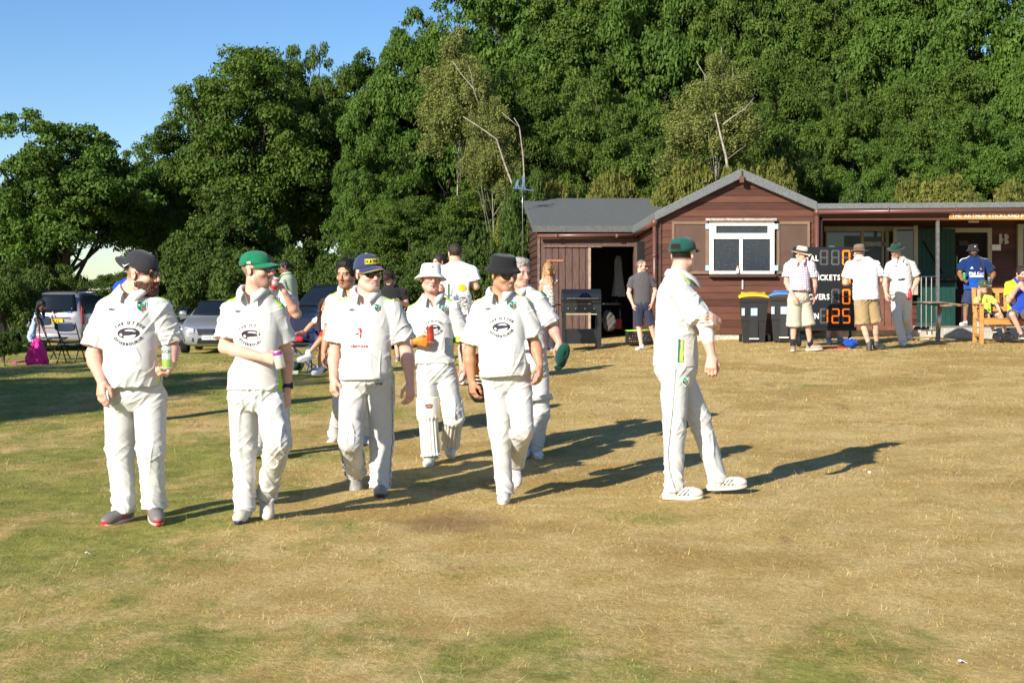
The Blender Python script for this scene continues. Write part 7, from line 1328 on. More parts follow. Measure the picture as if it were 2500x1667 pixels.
def car(px, py, ppm, rz, spec, m, label, rails=False, group='parked cars', plate=None, plate_col=(.8, .8, .8), front=True, detail=None):
    b = P3(px, py, F / ppm); t = thing('parked_car', tuple(b), label, 'car', group, math.radians(rz)); ring = []
    for (y, hw, zb, zt, wr, zr) in spec['st']: ring.append([(0, y, zb), (hw * .8, y, zb), (hw * .98, y, zb + .10), (hw * 1.0, y, (zb + zt) / 2 + .05), (hw * .98, y, zt), (wr + .02, y, zr - .05 if zr - zt > .12 else zr - .02), (wr * .80, y, zr), (0, y, zr + .015)])
    full = [r + [(-x, y, z) for x, y, z in r[1:-1][::-1]] for r in ring]; n = len(full[0]); V = [q for r in full for q in r]; Fc = [(i * n + k, i * n + (k + 1) % n, (i + 1) * n + (k + 1) % n, (i + 1) * n + k) for i in range(len(full) - 1) for k in range(n)] + [tuple(range(n))[::-1], tuple(range((len(full) - 1) * n, len(full) * n))]
    mb = MB(); mb.add(V, Fc); o = mb.build('body', m, t, True); md = o.modifiers.new('s', 'SUBSURF'); md.levels = 2; md.render_levels = 2
    for nm, (y0, z0, w0, y1, z1, w1), sg in (('windscreen', spec['ws'], -1), ('rear_window', spec['rw'], 1)):
        mb = MB(); mb.grid(lambda a, c: ((2 * a - 1) * ((w0 * .97) * (1 - c) + (w1 * .97) * c), (y0 * (1 - c) + y1 * c) + sg * .10 - sg * .10 * (2 * a - 1) ** 2, z0 * (1 - c) + z1 * c + .03), 10, 6); mb.build(nm, CGL, t, True, solid=.006)
    for sd in (-1, 1):
        ys = [spec['ws'][0] + .25, spec['ws'][3] + .12, .35, .40, spec['rw'][3] - .12, spec['rw'][0] - .22]; zt0 = [s_ for s_ in spec['st'] if s_[0] > 0][0]; zb_, ztp, wb_, wt_ = zt0[3] + .03, zt0[5] - .13, zt0[1] * .975, zt0[4] + .05
        for (a0, a1, b1, b0) in ((ys[0], ys[1], ys[2], ys[2]), (ys[3], ys[3], ys[4], ys[5])): mb = MB(); mb.add([(sd * (wb_ + .01), a0, zb_), (sd * (wb_ + .01), b0, zb_), (sd * (wt_ + .015), b1, ztp), (sd * (wt_ + .015), a1, ztp)], [(0, 1, 2, 3)]); mb.build('side_window', CGL, t, solid=.01)
        mb = MB(); M = frame((sd * (zt0[1] + .10), spec['ws'][0] + .28, zt0[3] + .10), (1, 0, 0), (0, 1, 0), (0, 0, 1)); mb.lathe([(.001, -.07), (.09, -.05), (.11, .0), (.08, .06), (.001, .07)], 14, M=M, sy=.6); mi = mb.build('wing_mirror', m, t, True)
        for wy in spec['wheels']:
            mb = MB(); R_ = spec['r']; M = frame((sd * (zt0[1] - .07), wy, R_), (0, 1, 0), (0, 0, 1), (1, 0, 0)); mb.lathe([(R_ * .62, -.10), (R_ * .95, -.10), (R_, -.07), (R_, .07), (R_ * .95, .10), (R_ * .62, .10)], 26, M=M); wo = mb.build('wheel', TYRE, t, True); mb = MB(); mb.lathe([(.001, .09), (.05, .095), (R_ * .60, .06), (R_ * .64, .09)] if sd > 0 else [(.001, -.09), (.05, -.095), (R_ * .60, -.06), (R_ * .64, -.09)], 10, M=M); mb.build('rim', RIM, wo)
        if rails: mb = MB(); zr = zt0[5]; mb.tube([(sd * .55, spec['ws'][3] + .1, zr - .06), (sd * .56, spec['ws'][3] + .25, zr + .03), (sd * .56, spec['rw'][3] - .4, zr + .03), (sd * .55, spec['rw'][3] - .2, zr - .04)], .022, 8); mb.build('roof_rail', CHR if rails == 'c' else BPL, t, True)
    if front:
        y0, zg = spec['st'][1][0], spec['st'][1][5]
        for sd in (-1, 1):
            mb = MB(); mb.grid(lambda a, c: (sd * (.46 + .30 * a), y0 + .0 + .20 * a * a - .035 - .02 * math.sin(math.pi * c), zg - .17 + .02 * a + c * (.15 + .02 * a)), 6, 4); h_ = mb.build('headlight', HLM, t, True, solid=.02)
            mb = MB()
            for cx in (.54, .66): mb.lathe([(.001, -.005), (.045, -.005), (.05, .01), (.04, .012)], 14, (.1, .1, .1), M=frame((sd * cx, y0 - .045 + .20 * ((cx - .46) / .30) ** 2, zg - .09), (1, 0, 0), (0, 0, 1), (0, -1, 0)))
            mb.build('reflector', CHR, h_)
            mb = MB(); mb.add([(sd * .48, y0 - .05, .33), (sd * .74, y0 + .06, .33), (sd * .76, y0 + .06, .46), (sd * .48, y0 - .05, .43)], [(0, 1, 2, 3)]); mb.build('air_intake', BPL, t, solid=.02)
        mb = MB(); mb.add([(-.36, y0 - .05, zg - .20), (.36, y0 - .05, zg - .20), (.40, y0 - .045, zg - .03), (-.40, y0 - .045, zg - .03)], [(0, 1, 2, 3)]); g = mb.build('grille', BPL, t, solid=.03); mb = MB()
        for k in range(4): mb.tube([(-.37, y0 - .075, zg - .18 + k * .045), (.37, y0 - .075, zg - .18 + k * .045)], .010, 6)
        mb.build('grille_bar', CHR, g); mb = MB(); mb.add([(-.40, y0 - .05, .28), (.40, y0 - .05, .28), (.36, y0 - .06, .42), (-.36, y0 - .06, .42)], [(0, 1, 2, 3)]); mb.build('lower_grille', BPL, t, solid=.02)
        if plate: mb = MB(); mb.box((-.26, y0 - .10, zg - .32), (.26, y0 - .085, zg - .21)); pl = mb.build('number_plate', mat('plate_white', (.78, .78, .74), rough=.4), t); mb = MB(); text_mb(mb, plate, .095, frame((0, y0 - .103, zg - .30), (1, 0, 0), (0, 1, 0), (0, 0, 1)), (.01, .01, .01), bold=.02, squeeze=.8); mb.build('lettering', BPL, pl)
    return t, b
SIL = paint('silver_paint', (.52, .53, .55)); DSIL = paint('dark_silver_paint', (.38, .39, .42)); NVY = paint('navy_paint', (.015, .025, .06), .3); BLU = paint('blue_black_paint', (.012, .018, .035), .3); LIL = paint('lilac_silver_paint', (.38, .36, .40))
car(542, 857, 87, 5, SAL, DSIL, 'silver grey saloon parked facing the camera left of the green capped man', plate='HV12 ADK')
car(476, 846, 76, -8, SAL, SIL, 'pale silver car mostly hidden behind the silver grey saloon')
car(592, 842, 74, -4, SUV, NVY, 'dark car with bright roof rails behind the silver grey saloon', rails='c')
car(826, 862, 98, -16, SUV, BLU, 'blue black car with a pale roof edge behind the seated woman', rails='c')
car(-52, 846, 84, 4, SAL, mat('grey_green_paint', (.14, .17, .15), rough=.3, coat=.5), 'grey green car just inside the left edge')
t, b = car(188, 850, 80, 180, MPV, LIL, 'lilac silver people carrier seen from behind with a yellow number plate', rails=True, front=False)
YB = MPV['rw'][0]
mb = MB(); mb.box((-.30, 2.30, .80), (.30, 2.34, .92)); pl = mb.build('number_plate', mat('plate_yellow', (.80, .52, .02), rough=.4), t); mb = MB(); text_mb(mb, 'WV57 ULE', .10, frame((0, 2.345, .825), (-1, 0, 0), (0, -1, 0), (0, 0, 1)), (.02, .02, .02), bold=.02, squeeze=.8); mb.build('lettering', BPL, pl)
mb = MB(); mb.tube([(-.5, 2.31, .955), (.5, 2.31, .955)], .018, 8); mb.build('chrome_strip', CHR, t, True)
mb = MB(); mb.box((-.86, 2.22, .30), (.86, 2.40, .52)); mb.build('bumper', LIL, t, True, bevel=.04)
mb = MB()
for a in (90, 210, 330): r_ = math.radians(a); c = np.array([.05 * math.cos(r_), 0, .05 * math.sin(r_)]); mb.add([(c[0], 2.315, 1.05 + c[2] - .045), (c[0] + .025, 2.315, 1.05 + c[2]), (c[0], 2.315, 1.05 + c[2] + .045), (c[0] - .025, 2.315, 1.05 + c[2])], [(0, 1, 2, 3)])
mb.build('emblem', CHR, t, solid=.01)
for sd in (-1, 1): mb = MB(); mb.grid(lambda a, c: (sd * (.86 - .05 * c - .015 * a), 2.12 + .12 * a - .05 * c, .78 + .52 * c), 3, 6); mb.build('tail_lamp', REDL if sd < 0 else HLM, t, True, solid=.02)
for (x, z, w_, h_, c) in ((.42, 1.17, .20, .06, (.25, .50, .60)), (.15, 1.17, .18, .05, (.30, .55, .65)), (-.32, 1.16, .07, .07, (.35, .55, .40)), (-.50, 1.19, .08, .08, (.5, .6, .6)), (-.45, 1.13, .16, .03, (.03, .2, .6))):
    mb = MB(); y = 2.29 - (z - 1.12) * .33; mb.add([(x - w_ / 2, y, z - h_ / 2), (x + w_ / 2, y, z - h_ / 2), (x + w_ / 2, y - .02, z + h_ / 2), (x - w_ / 2, y - .02, z + h_ / 2)], [(0, 1, 2, 3)], c); mb.build('sticker', PRINT, t, solid=.004)
mb = MB(); mb.tube([(.45, 2.30, 1.15), (-.05, 2.29, 1.12), (-.08, 2.3, 1.12)], .012, 6); mb.build('wiper', BPL, t)
def chair(px, py, ppm, rz, label):
    b = P3(px, py, F / ppm); t = thing('folding_chair', tuple(b), label, 'chair', 'black folding chairs', math.radians(rz)); BK = mat('black_metal', (.012, .012, .016), rough=.35, var=.1); PD = mat('navy_vinyl', (.02, .03, .06), rough=.45, var=.1)
    mb = MB(); mb.grid(lambda a, c: ((a - .5) * .46 * (1 - .10 * abs(2 * c - 1) ** 4), .24 + .03 * (2 * a - 1) ** 2 + .03 * c, .72 + .19 * c - .03 * (2 * a - 1) ** 4 * (2 * c - 1)), 12, 6); mb.build('backrest', PD, t, True, solid=.02)
    mb = MB(); mb.box((-.20, -.20, .435), (.20, .18, .46)); mb.build('seat', PD, t, bevel=.01)
    for sd in (-1, 1):
        mb = MB(); mb.tube([(sd * .22, -.24, 0), (sd * .22, .0, .42), (sd * .22, .26, .90)], .013, 8); mb.build('leg', BK, t, True); mb = MB(); mb.tube([(sd * .20, .28, 0), (sd * .20, .02, .40), (sd * .20, -.16, .44)], .013, 8); mb.build('leg', BK, t, True)
    for y, z in ((-.19, .09), (.23, .08), (.14, .66)): mb = MB(); mb.tube([(-.21, y, z), (.21, y, z)], .009, 6); mb.build('crossbar', BK, t, True)
chair(174, 892, 116, 170, 'black folding chair beside the bearded man\'s elbow, nearer of the two')
chair(133, 876, 115, 148, 'black folding chair behind the girl\'s outstretched arm, farther of the two')
# camp chair
b = P3(806, 908, F / 164); t = thing('camp_chair', tuple(b), 'blue folding camp chair under the seated woman', 'chair'); NB = mat('blue_canvas', (.015, .03, .11), rough=.7, var=.2, bump=.3, bscale=90); BT = mat('blue_tube', (.03, .07, .28), rough=.35, metal=.3)
mb = MB(); mb.grid(lambda a, c: ((a - .5) * .54, .26 + .10 * c, .40 + .46 * c - .02 * math.sin(math.pi * a)), 8, 6); mb.build('backrest', NB, t, True, solid=.01); mb = MB(); mb.grid(lambda a, c: ((a - .5) * .54, -.22 + .48 * c, .42 - .05 * math.sin(math.pi * a) - .02 * c), 8, 6); mb.build('seat', NB, t, True, solid=.01)
for sd in (-1, 1):
    mb = MB(); mb.grid(lambda a, c: (sd * (.29 + .06 * (a - .5)), -.26 + .52 * c, .60 + .03 * c - .03 * math.sin(math.pi * c)), 3, 6); mb.build('armrest', NB, t, True, solid=.012)
    for p0, p1 in (((sd * .30, -.26, 0), (-sd * .28, -.22, .42)), ((sd * .30, .28, 0), (-sd * .28, .26, .42)), ((sd * .31, -.27, 0), (sd * .28, .27, .42)), ((sd * .31, .30, 0), (sd * .28, -.24, .60))): mb = MB(); mb.tube([p0, p1], .010, 7); mb.build('leg', BT, t, True)
mb = MB(); mb.lathe([(.04, 0), (.05, .12)], 14, M=frame((-.33, -.2, .50), (1, 0, 0), (0, 1, 0), (0, 0, 1))); mb.build('cup_holder', NB, t, True, solid=.004)
b = P3(738, 862, F / 158); t = thing('camp_chair', tuple(P3(738, 905, F / 150)), 'empty dark camp chair with a red cushion left of the seated woman', 'chair'); mb = MB(); mb.grid(lambda a, c: ((a - .5) * .50, .22 + .10 * c, .45 + .42 * c), 6, 5); mb.build('backrest', mat('navy_canvas', (.01, .015, .04), rough=.8), t, True, solid=.01); mb = MB(); mb.grid(lambda a, c: ((a - .5) * .50, -.2 + .42 * c, .42 - .03 * math.sin(3.14 * a)), 6, 5); mb.build('seat', MATS['navy_canvas'], t, True, solid=.01)
mb = MB(); mb.box((-.22, .0, .46), (.02, .16, .56)); mb.build('cushion', mat('red_cloth', (.50, .02, .03), rough=.8, bump=.3), t, bevel=.05)
for sx_, sy_ in ((-1, -1), (1, -1), (-1, 1), (1, 1)): mb = MB(); mb.tube([(sx_ * .25, sy_ * .24, 0), (-sx_ * .22, sy_ * .2, .42)], .010, 6); mb.build('leg', BT, t, True)
def bundle(name, px, py, ppm, rad, c, label, cat, seed):
    b = P3(px, py, F / ppm); t = thing(name, tuple(b), label, cat); fd = Field(.009); r_ = random.Random(seed)
    for i in range(6): fd.ell(b + [r_.uniform(-.5, .5) * rad[0], r_.uniform(-.4, .4) * rad[1], rad[2] * r_.uniform(.35, .6)], np.eye(3), np.array([rad[0] * r_.uniform(.4, .6), rad[1] * .6, rad[2] * r_.uniform(.35, .55)]), .02)
    V, Q = fd.mesh(2, lambda V, N: .012 * snoise(V, seed, (9, 9, 9))); put('fabric', V, Q, np.tile(col(*c), (len(V), 1)) * (1 + .3 * snoise(V, seed, (20, 20, 20)))[:, None].clip(-.5, .6), CLOTH, t, b)
bundle('kit_bundle', 719, 908, 160, (.14, .12, .17), (.01, .045, .035), 'dark green clothing bundle on the grass left of the camp chair', 'bundle', 3)
bundle('kit_bundle', 790, 909, 166, (.10, .10, .16), (.10, .16, .25), 'blue and white cloth bundle beside the seated woman\'s foot', 'bundle', 4)
mb = MB(); b = P3(718, 914, F / 164); t = thing('lunch_box', tuple(b), 'small pale lunch box in front of the dark green bundle', 'box'); mb.box((-.07, -.05, 0), (.07, .05, .045)); mb.build('base', mat('pale_plastic', (.55, .60, .42), rough=.4), t, bevel=.01); mb = MB(); mb.box((-.073, -.053, .045), (.073, .053, .056)); mb.build('lid', mat('pale_lid', (.62, .66, .50), rough=.4), t, bevel=.006)
# pink rucksack
b = P3(91, 889, F / 119); t = thing('rucksack', tuple(b), 'bright pink rucksack standing on the shaded grass', 'bag'); PK = mat('pink_nylon', (.75, .02, .26), rough=.6, var=.12, bump=.4, bscale=25); fd = Field(.010)
fd.loft(b, np.array([1., 0, 0]), np.array([0, -1., 0]), np.array([0, 0, 1.]), [(0, .22, .12), (.06, .235, .14), (.25, .19, .13), (.42, .12, .09), (.50, .07, .05), (.52, .04, .03)], .02); V, Q = fd.mesh(2, lambda V, N: .010 * snoise(V, 5, (5, 5, 3))); put('bag_body', V, Q, np.tile(col(.75, .02, .26), (len(V), 1)), PK, t, b)
for sd in (-1, 1): mb = MB(); mb.tube([(sd * .03, -.10, .48), (sd * .10, -.15, .32), (sd * .19, -.15, .14), (sd * .20, -.08, .04)], .014, 6); mb.build('strap', PK, t, True)
mb = MB(); mb.grid(lambda a, c: (-.20 - .30 * a, -.06 + .02 * c * 2, .05 - .035 * a + .03 * (c)), 6, 2); mb.build('loose_strap', PK, t, True, solid=.008); mb = MB(); mb.tube([(-.03, 0, .50), (-.02, 0, .57), (.03, 0, .58), (.04, 0, .50)], .008, 6); mb.build('handle', PK, t, True)
# ================================================================== BY THE PAVILION
BM = mat('grill_black', (.018, .020, .022), rough=.30, metal=.2, spec=.6, var=.15)
ppm = 125; d = F / ppm; b = P3(1420, 852, d); t = thing('barbecue', tuple(b), 'black gas barbecue with a closed lid and a side shelf by the shed door', 'barbecue'); U_ = lambda px, py: ((px - 1420) / ppm, (852 - py) / ppm)
def rect(mb, x0, y0, x1, y1, a, c): p, q = U_(x0, y1), U_(x1, y0); mb.box((p[0], a, p[1]), (q[0], c, q[1])); return mb
mb = MB(); p, q = U_(1371, 741), U_(1466, 706); pr = [(-.30, p[1]), (-.32, p[1] + .10), (-.27, p[1] + .20), (-.12, q[1]), (.10, q[1]), (.26, p[1] + .15), (.28, p[1])]; mb.prism(pr, p[0], q[0], M=np.array([[0, 1, 0, 0], [1, 0, 0, 0], [0, 0, 1, 0], [0, 0, 0, 1.]])); lid = mb.build('lid', BM, t, bevel=.01)
mb = MB(); mb.tube([(-.30, -.36, p[1] + .10), (.30, -.36, p[1] + .10)], .012, 8); mb.build('handle', CHR, lid, True)
mb = rect(MB(), 1371, 742, 1466, 763, -.30, .28); mb.build('control_panel', BM, t, bevel=.008); mb = MB()
for x in (1386, 1404, 1426, 1448): q = U_(x, 753); mb.lathe([(.001, .03), (.016, .03), (.018, 0)], 12, M=frame((q[0], -.30, q[1]), (1, 0, 0), (0, 0, 1), (0, -1, 0)))
mb.build('knob', CHR, t, True)
for x0, x1 in ((1373, 1380), (1455, 1466)):
    for a in (-.29, .22): mb = rect(MB(), x0, 763, x1, 852, a, a + .05); mb.build('leg', BM, t, bevel=.004)
mb = rect(MB(), 1380, 803, 1455, 838, -.27, .25); mb.build('lower_shelf', BM, t, bevel=.006); mb = rect(MB(), 1380, 765, 1455, 768, -.305, -.29); mb.build('trim_bar', CHR, t)
mb = MB(); mb.grid(lambda a, c: (U_(1468, 0)[0] + .38 * c, -.26 * (1 - .65 * c ** 2) + .5 * (1 - .65 * c ** 2) * a, U_(0, 742)[1]), 6, 8); mb.build('side_shelf', BM, t, True, solid=.03); mb = MB(); mb.grid(lambda a, c: (U_(1368, 0)[0] - .28 * c, -.22 + .44 * a, U_(0, 744)[1]), 4, 4); mb.build('side_shelf', BM, t, True, solid=.03)
def bin_(px, py, ppm, lidc, label, rz, tilt=0):
    b = P3(px, py, F / ppm); t = thing('wheelie_bin', tuple(b), label, 'bin', 'wheelie bins by the gable wall', math.radians(rz)); BB = mat('bin_black', (.020, .021, .023), rough=.45, var=.15, bump=.1)
    mb = MB(); V = []
    for z, w_, dp in ((.05, .20, .22), (.45, .225, .25), (.46, .232, .257), (.80, .25, .275), (.81, .262, .285), (.88, .265, .29)): V += [(-w_, -dp, z), (w_, -dp, z), (w_, dp, z), (-w_, dp, z)]
    mb.add(V, [(i * 4 + k, i * 4 + (k + 1) % 4, i * 4 + 4 + (k + 1) % 4, i * 4 + 4 + k) for i in range(5) for k in range(4)] + [(3, 2, 1, 0), (20, 21, 22, 23)]); mb.box((-.075, -.262, .10), (.075, -.20, .62)); mb.build('bin_body', BB, t, bevel=.018)
    mb = MB(); mb.grid(lambda a, c: ((a - .5) * .58 * (1 - .04 * abs(2 * a - 1)), -.32 + .62 * c, .89 + .075 * math.sin(math.pi * min(1, max(0, a))) ** .6 * (.6 + .4 * c) + .03 * c), 14, 8); mb.build('lid', mat('lid_' + label.split()[0], lidc, rough=.38, var=.05, spec=.5), t, True, solid=.03)
    mb = MB(); mb.tube([(-.22, .30, .92), (-.22, .36, .98), (.22, .36, .98), (.22, .30, .92)], .018, 8); mb.build('handle', MATS['lid_' + label.split()[0]], t, True)
    for sd in (-1, 1): mb = MB(); mb.lathe([(.02, -.03), (.10, -.03), (.10, .03), (.02, .03)], 18, M=frame((sd * .24, .22, .10), (0, 1, 0), (0, 0, 1), (1, 0, 0))); mb.build('wheel', TYRE, t, True)
    for x, w_ in ((0, .06), (-.20, .03)): mb = MB(); mb.add([(x - w_, -.285, .56), (x + w_, -.285, .56), (x + w_, -.297, .70), (x - w_, -.297, .70)], [(0, 1, 2, 3)], (.35, .50, .55)); mb.add([(x - w_ * .5, -.291, .59), (x + w_ * .5, -.291, .59), (x + w_ * .5, -.300, .66), (x - w_ * .5, -.300, .66)], [(0, 1, 2, 3)], (.7, .74, .74)); mb.build('label_sticker', PRINT, t, solid=.004)
    mb = MB(); mb.tube([(-.09, -.26, .13), (.09, -.26, .13)], .012, 6); mb.build('foot_bar', WHT, t)
bin_(1840, 843, 130, (.80, .58, .01), 'yellow lidded black wheelie bin under the white window', -8)
bin_(1916, 840, 131, (.03, .24, .62), 'blue lidded black wheelie bin behind the straw hatted man', -14)
# scoreboard on a trolley
ppm = 142; d = F / ppm; c0 = P3(2012, 846, d); sb = thing('scoreboard', (c0[0], d, gz(c0[0], d)), 'black electronic cricket scoreboard with orange digits on a wheeled trolley', 'scoreboard'); SB = mat('board_black', (.012, .014, .017), rough=.5, var=.1)
O = np.array(sb.location); Qp = lambda px, py: P3(px, py, d)
def sbx(mb, x0, y0, x1, y1, a, c_): p, q = Qp(x0, y1), Qp(x1, y0); mb.box((p[0], d + a, p[2]), (q[0], d + c_, q[2])); return mb
mb = sbx(MB(), 1938, 603, 2086, 798, .0, .09); mb.build('panel', SB, sb, off=O, bevel=.006); mb = sbx(MB(), 1936, 798, 2090, 807, -.04, .13); mb.build('lower_beam', SB, sb, off=O)
LED = mat('led_orange', (1.0, .20, .01), rough=.4, emit=.55); OFF = mat('led_unlit', (.22, .23, .21), rough=.5, var=.3, vscale=60); segs = {'8': 'abcdefg', '0': 'abcdef', '1': 'bc', '2': 'abged', '5': 'afgcd', ' ': ''}
for x0, y0, ch, lit in ((2002, 611, ' ', 0), (2030, 611, ' ', 0), (2056, 611, '0', 1), (2056, 659, '0', 1), (2030, 706, ' ', 0), (2056, 706, '0', 1), (2002, 753, '1', 1), (2030, 753, '2', 1), (2056, 753, '5', 1)):
    dg = bpy.data.objects.new('digit', None); COL.objects.link(dg); dg.parent = sb; w_, h_ = 19.5, 36.5
    S_ = {'a': (2, 0, w_ - 2, 3.4), 'd': (2, h_ - 3.4, w_ - 2, h_), 'g': (2, h_ / 2 - 1.7, w_ - 2, h_ / 2 + 1.7), 'f': (0, 2.4, 3.4, h_ / 2 - 1), 'b': (w_ - 3.4, 2.4, w_, h_ / 2 - 1), 'e': (0, h_ / 2 + 1, 3.4, h_ - 2.4), 'c': (w_ - 3.4, h_ / 2 + 1, w_, h_ - 2.4)}
    on, of_, hole = MB(), MB(), MB()
    for k_, (a0, b0, a1, b1) in S_.items():
        if k_ in segs[ch]: sbx(on, x0 + a0, y0 + b0, x0 + a1, y0 + b1, -.014, .0)
        else: sbx(of_, x0 + a0, y0 + b0, x0 + a1, y0 + b1, -.008, .0); sbx(hole, x0 + a0 + .8, y0 + b0 + .8, x0 + a1 - .8, y0 + b1 - .8, -.011, .0)
    if on.n: on.build('lit_segments', LED, dg, off=O)
    if of_.n: of_.build('unlit_segments', OFF, dg, off=O); hole.build('segment_cover', SB, dg, off=O)
mb = MB()
for s_, xr, y1 in (('TOTAL', 1998, 637), ('WICKETS', 2051, 684), ('OVERS', 2025, 731), ('TO WIN', 1999, 778)):
    sz = .132; sq = .82; tw = max(q[:, 0].max() for q, f in text2d(s_, sz, squeeze=sq, bold=.03, gap=.07)); q = Qp(xr, y1); text_mb(mb, s_, sz, frame((q[0] - tw, d - .006, q[2]), (1, 0, 0), (0, 1, 0), (0, 0, 1)), (.8, .8, .8), squeeze=sq, bold=.03, gap=.07)
mb.build('lettering', WHT, sb, off=O)
g0 = O[2]
for x in (1950, 2076): p = Qp(x, 806); mb = MB(); mb.box((p[0] - .02, d - .01, g0), (p[0] + .02, d + .03, p[2] + .02)); mb.build('leg', SB, sb, off=O); mb = MB(); mb.lathe([(.03, -.03), (.085, -.03), (.095, 0), (.085, .03), (.03, .03)], 20, M=frame((p[0] - .02, d - .10, g0 + .095), (0, 1, 0), (0, 0, 1), (1, 0, 0))); w_o = mb.build('wheel', TYRE, sb, True, off=O); mb = MB(); mb.lathe([(.001, .034), (.05, .034)], 12, M=frame((p[0] - .02, d - .10, g0 + .095), (0, 1, 0), (0, 0, 1), (1, 0, 0))); mb.build('rim', CHR, w_o, off=O)
mb = MB(); mb.tube([(O[0] - .5, d, g0 + .10), (O[0] + .5, d, g0 + .10)], .015, 6); mb.build('axle', CHR, sb, off=O)
b = P3(2034, 846, F / 146); t = thing('red_mat', (b[0], b[1], gz(b[0], b[1])), 'thin red mat on the ground under the scoreboard', 'mat'); mb = MB(); mb.box((-.19, -.05, .0), (.19, .09, .03)); mb.build('rubber', mat('red_rubber', (.50, .03, .03), rough=.7), t, bevel=.004)
b = P3(2077, 848, F / 147); t = thing('sports_bag', tuple(b), 'bright blue sports bag lying by the khaki shorts man\'s feet', 'bag'); fd = Field(.009); fd.ell(b + [0, 0, .07], np.eye(3), np.array([.12, .09, .075]), .02); fd.ell(b + [-.04, 0, .11], np.eye(3), np.array([.07, .06, .045]), .02); V, Q = fd.mesh(2, lambda V, N: .012 * snoise(V, 5, (9, 9, 9))); put('bag_body', V, Q, np.tile(col(.01, .06, .36), (len(V), 1)), CLOTH, t, b); mb = MB(); mb.tube([b + [-.06, -.06, .12], b + [0, -.08, .17], b + [.06, -.06, .12]], .008, 6); mb.build('handle', CLOTH, t, True, off=b)
# pedestal table
b = P3(2289, 832, F / 132); t = thing('pedestal_table', (b[0], b[1], gz(b[0], b[1])), 'square cafe table on a single steel column beside the veranda', 'table', None, math.radians(28)); t.rotation_euler = (.085, 0, math.radians(28)); t.scale = (1, 1, .955); mb = MB(); mb.box((-.33, -.33, .725), (.33, .33, .74)); tt = mb.build('table_top', mat('brown_laminate', (.55, .34, .18), rough=.5, var=.1), t, bevel=.004)
mb = MB()
for q in (((-.345, -.345, .715), (.345, -.331, .745)), ((-.345, .331, .715), (.345, .345, .745)), ((-.345, -.331, .715), (-.331, .331, .745)), ((.331, -.331, .715), (.345, .331, .745))): mb.box(*q)
mb.build('metal_edge', CHR, tt); mb = MB(); mb.tube([(0, 0, .03), (0, 0, .72)], .042, 16); mb.build('column', STEEL, t, True)
for k in range(4): a = math.radians(45 + 90 * k); mb = MB(); mb.grid(lambda u_, v_: (math.cos(a) * u_ * .36 - math.sin(a) * (v_ - .5) * (.10 - .04 * u_), math.sin(a) * u_ * .36 + math.cos(a) * (v_ - .5) * (.10 - .04 * u_), .07 * (1 - u_) ** 1.5 + .012), 6, 3); mb.build('foot', STEEL, t, True, solid=.012)
# bench
TK = mat('golden_teak', (.50, .24, .065), rough=.5, var=.3, vscale=5, bump=.3, bscale=20, stretch=(.7, 4, 4)); b = P3(2396, 839, F / 134); by = b[1]; t = thing('garden_bench', (b[0], by, gz(b[0], by)), 'golden wooden garden bench with boy and man sitting on it', 'bench', None, math.radians(-4))
for x in (0, 1.45):
    mb = MB(); mb.box((x - .035, -.035, 0), (x + .035, .035, .70)); mb.build('leg', TK, t, bevel=.006); mb = MB(); mb.add([(x - .035, .46, 0), (x + .035, .46, 0), (x + .035, .53, 0), (x - .035, .53, 0), (x - .035, .42, .45), (x + .035, .42, .45), (x + .035, .49, .45), (x - .035, .49, .45), (x - .035, .53, 1.02), (x + .035, .53, 1.02), (x + .035, .60, 1.02), (x - .035, .60, 1.02)], [(i, (i + 1) % 4, (i + 1) % 4 + 4, i + 4) for i in range(4)] + [(i + 4, (i + 1) % 4 + 4, (i + 1) % 4 + 8, i + 8) for i in range(4)] + [(3, 2, 1, 0), (8, 9, 10, 11)]); mb.build('leg', TK, t, bevel=.006)
    mb = MB(); mb.box((x - .045, -.08, .70), (x + .045, .50, .735)); mb.build('armrest', TK, t, bevel=.008); mb = MB(); mb.box((x - .02, .035, .12), (x + .02, .47, .17)); mb.build('side_rail', TK, t)
for k in range(5): mb = MB(); mb.box((-.0, -.03 + k * .095, .44), (1.45, .05 + k * .095, .462)); mb.build('seat_slat', TK, t, bevel=.004)
mb = MB(); mb.box((.035, -.025, .34), (1.41, .01, .435)); mb.build('front_rail', TK, t, bevel=.004)
for z in (.58, .92): mb = MB(); mb.box((.03, .47 + (z - .45) * .18, z), (1.42, .51 + (z - .45) * .18, z + .09)); mb.build('back_rail', TK, t, bevel=.004)
for k in range(9): x = .14 + k * .145; mb = MB(); mb.add([(x - .035, .505, .60), (x + .035, .505, .60), (x + .035, .525, .60), (x - .035, .525, .60), (x - .035, .565, .95), (x + .035, .565, .95), (x + .035, .585, .95), (x - .035, .585, .95)], [(0, 1, 5, 4), (1, 2, 6, 5), (2, 3, 7, 6), (3, 0, 4, 7)]); mb.build('back_slat', TK, t)
# crate, coat, mower and other clutter in the shed
b = P3(1563, 838, F / 124); t = thing('wire_crate', tuple(b), 'black mesh crate with a lime rim on the grass behind the grey shirted man', 'crate', None, math.radians(5)); mb = MB()
for k in range(13): x = -.26 + k * .52 / 12; mb.box((x - .006, -.18, 0), (x + .006, -.172, .24)); mb.box((x - .006, .172, 0), (x + .006, .18, .24))
for z in (.0, .06, .12, .18): mb.box((-.26, -.184, z), (.26, -.176, z + .014)); mb.box((-.26, .176, z), (.26, .184, z + .014))
mb.box((-.265, -.18, 0), (-.255, .18, .24)); mb.box((.255, -.18, 0), (.265, .18, .24)); mb.box((-.26, -.17, .001), (.26, .17, .012)); mb.build('mesh_side', BPL, t); mb = MB(); mb.tube([(-.27, -.19, .25), (.27, -.19, .27), (.27, .19, .27), (-.27, .19, .25), (-.27, -.19, .25)], .012, 6, (.30, .62, .05)); mb.build('rim', PLAST, t, True)
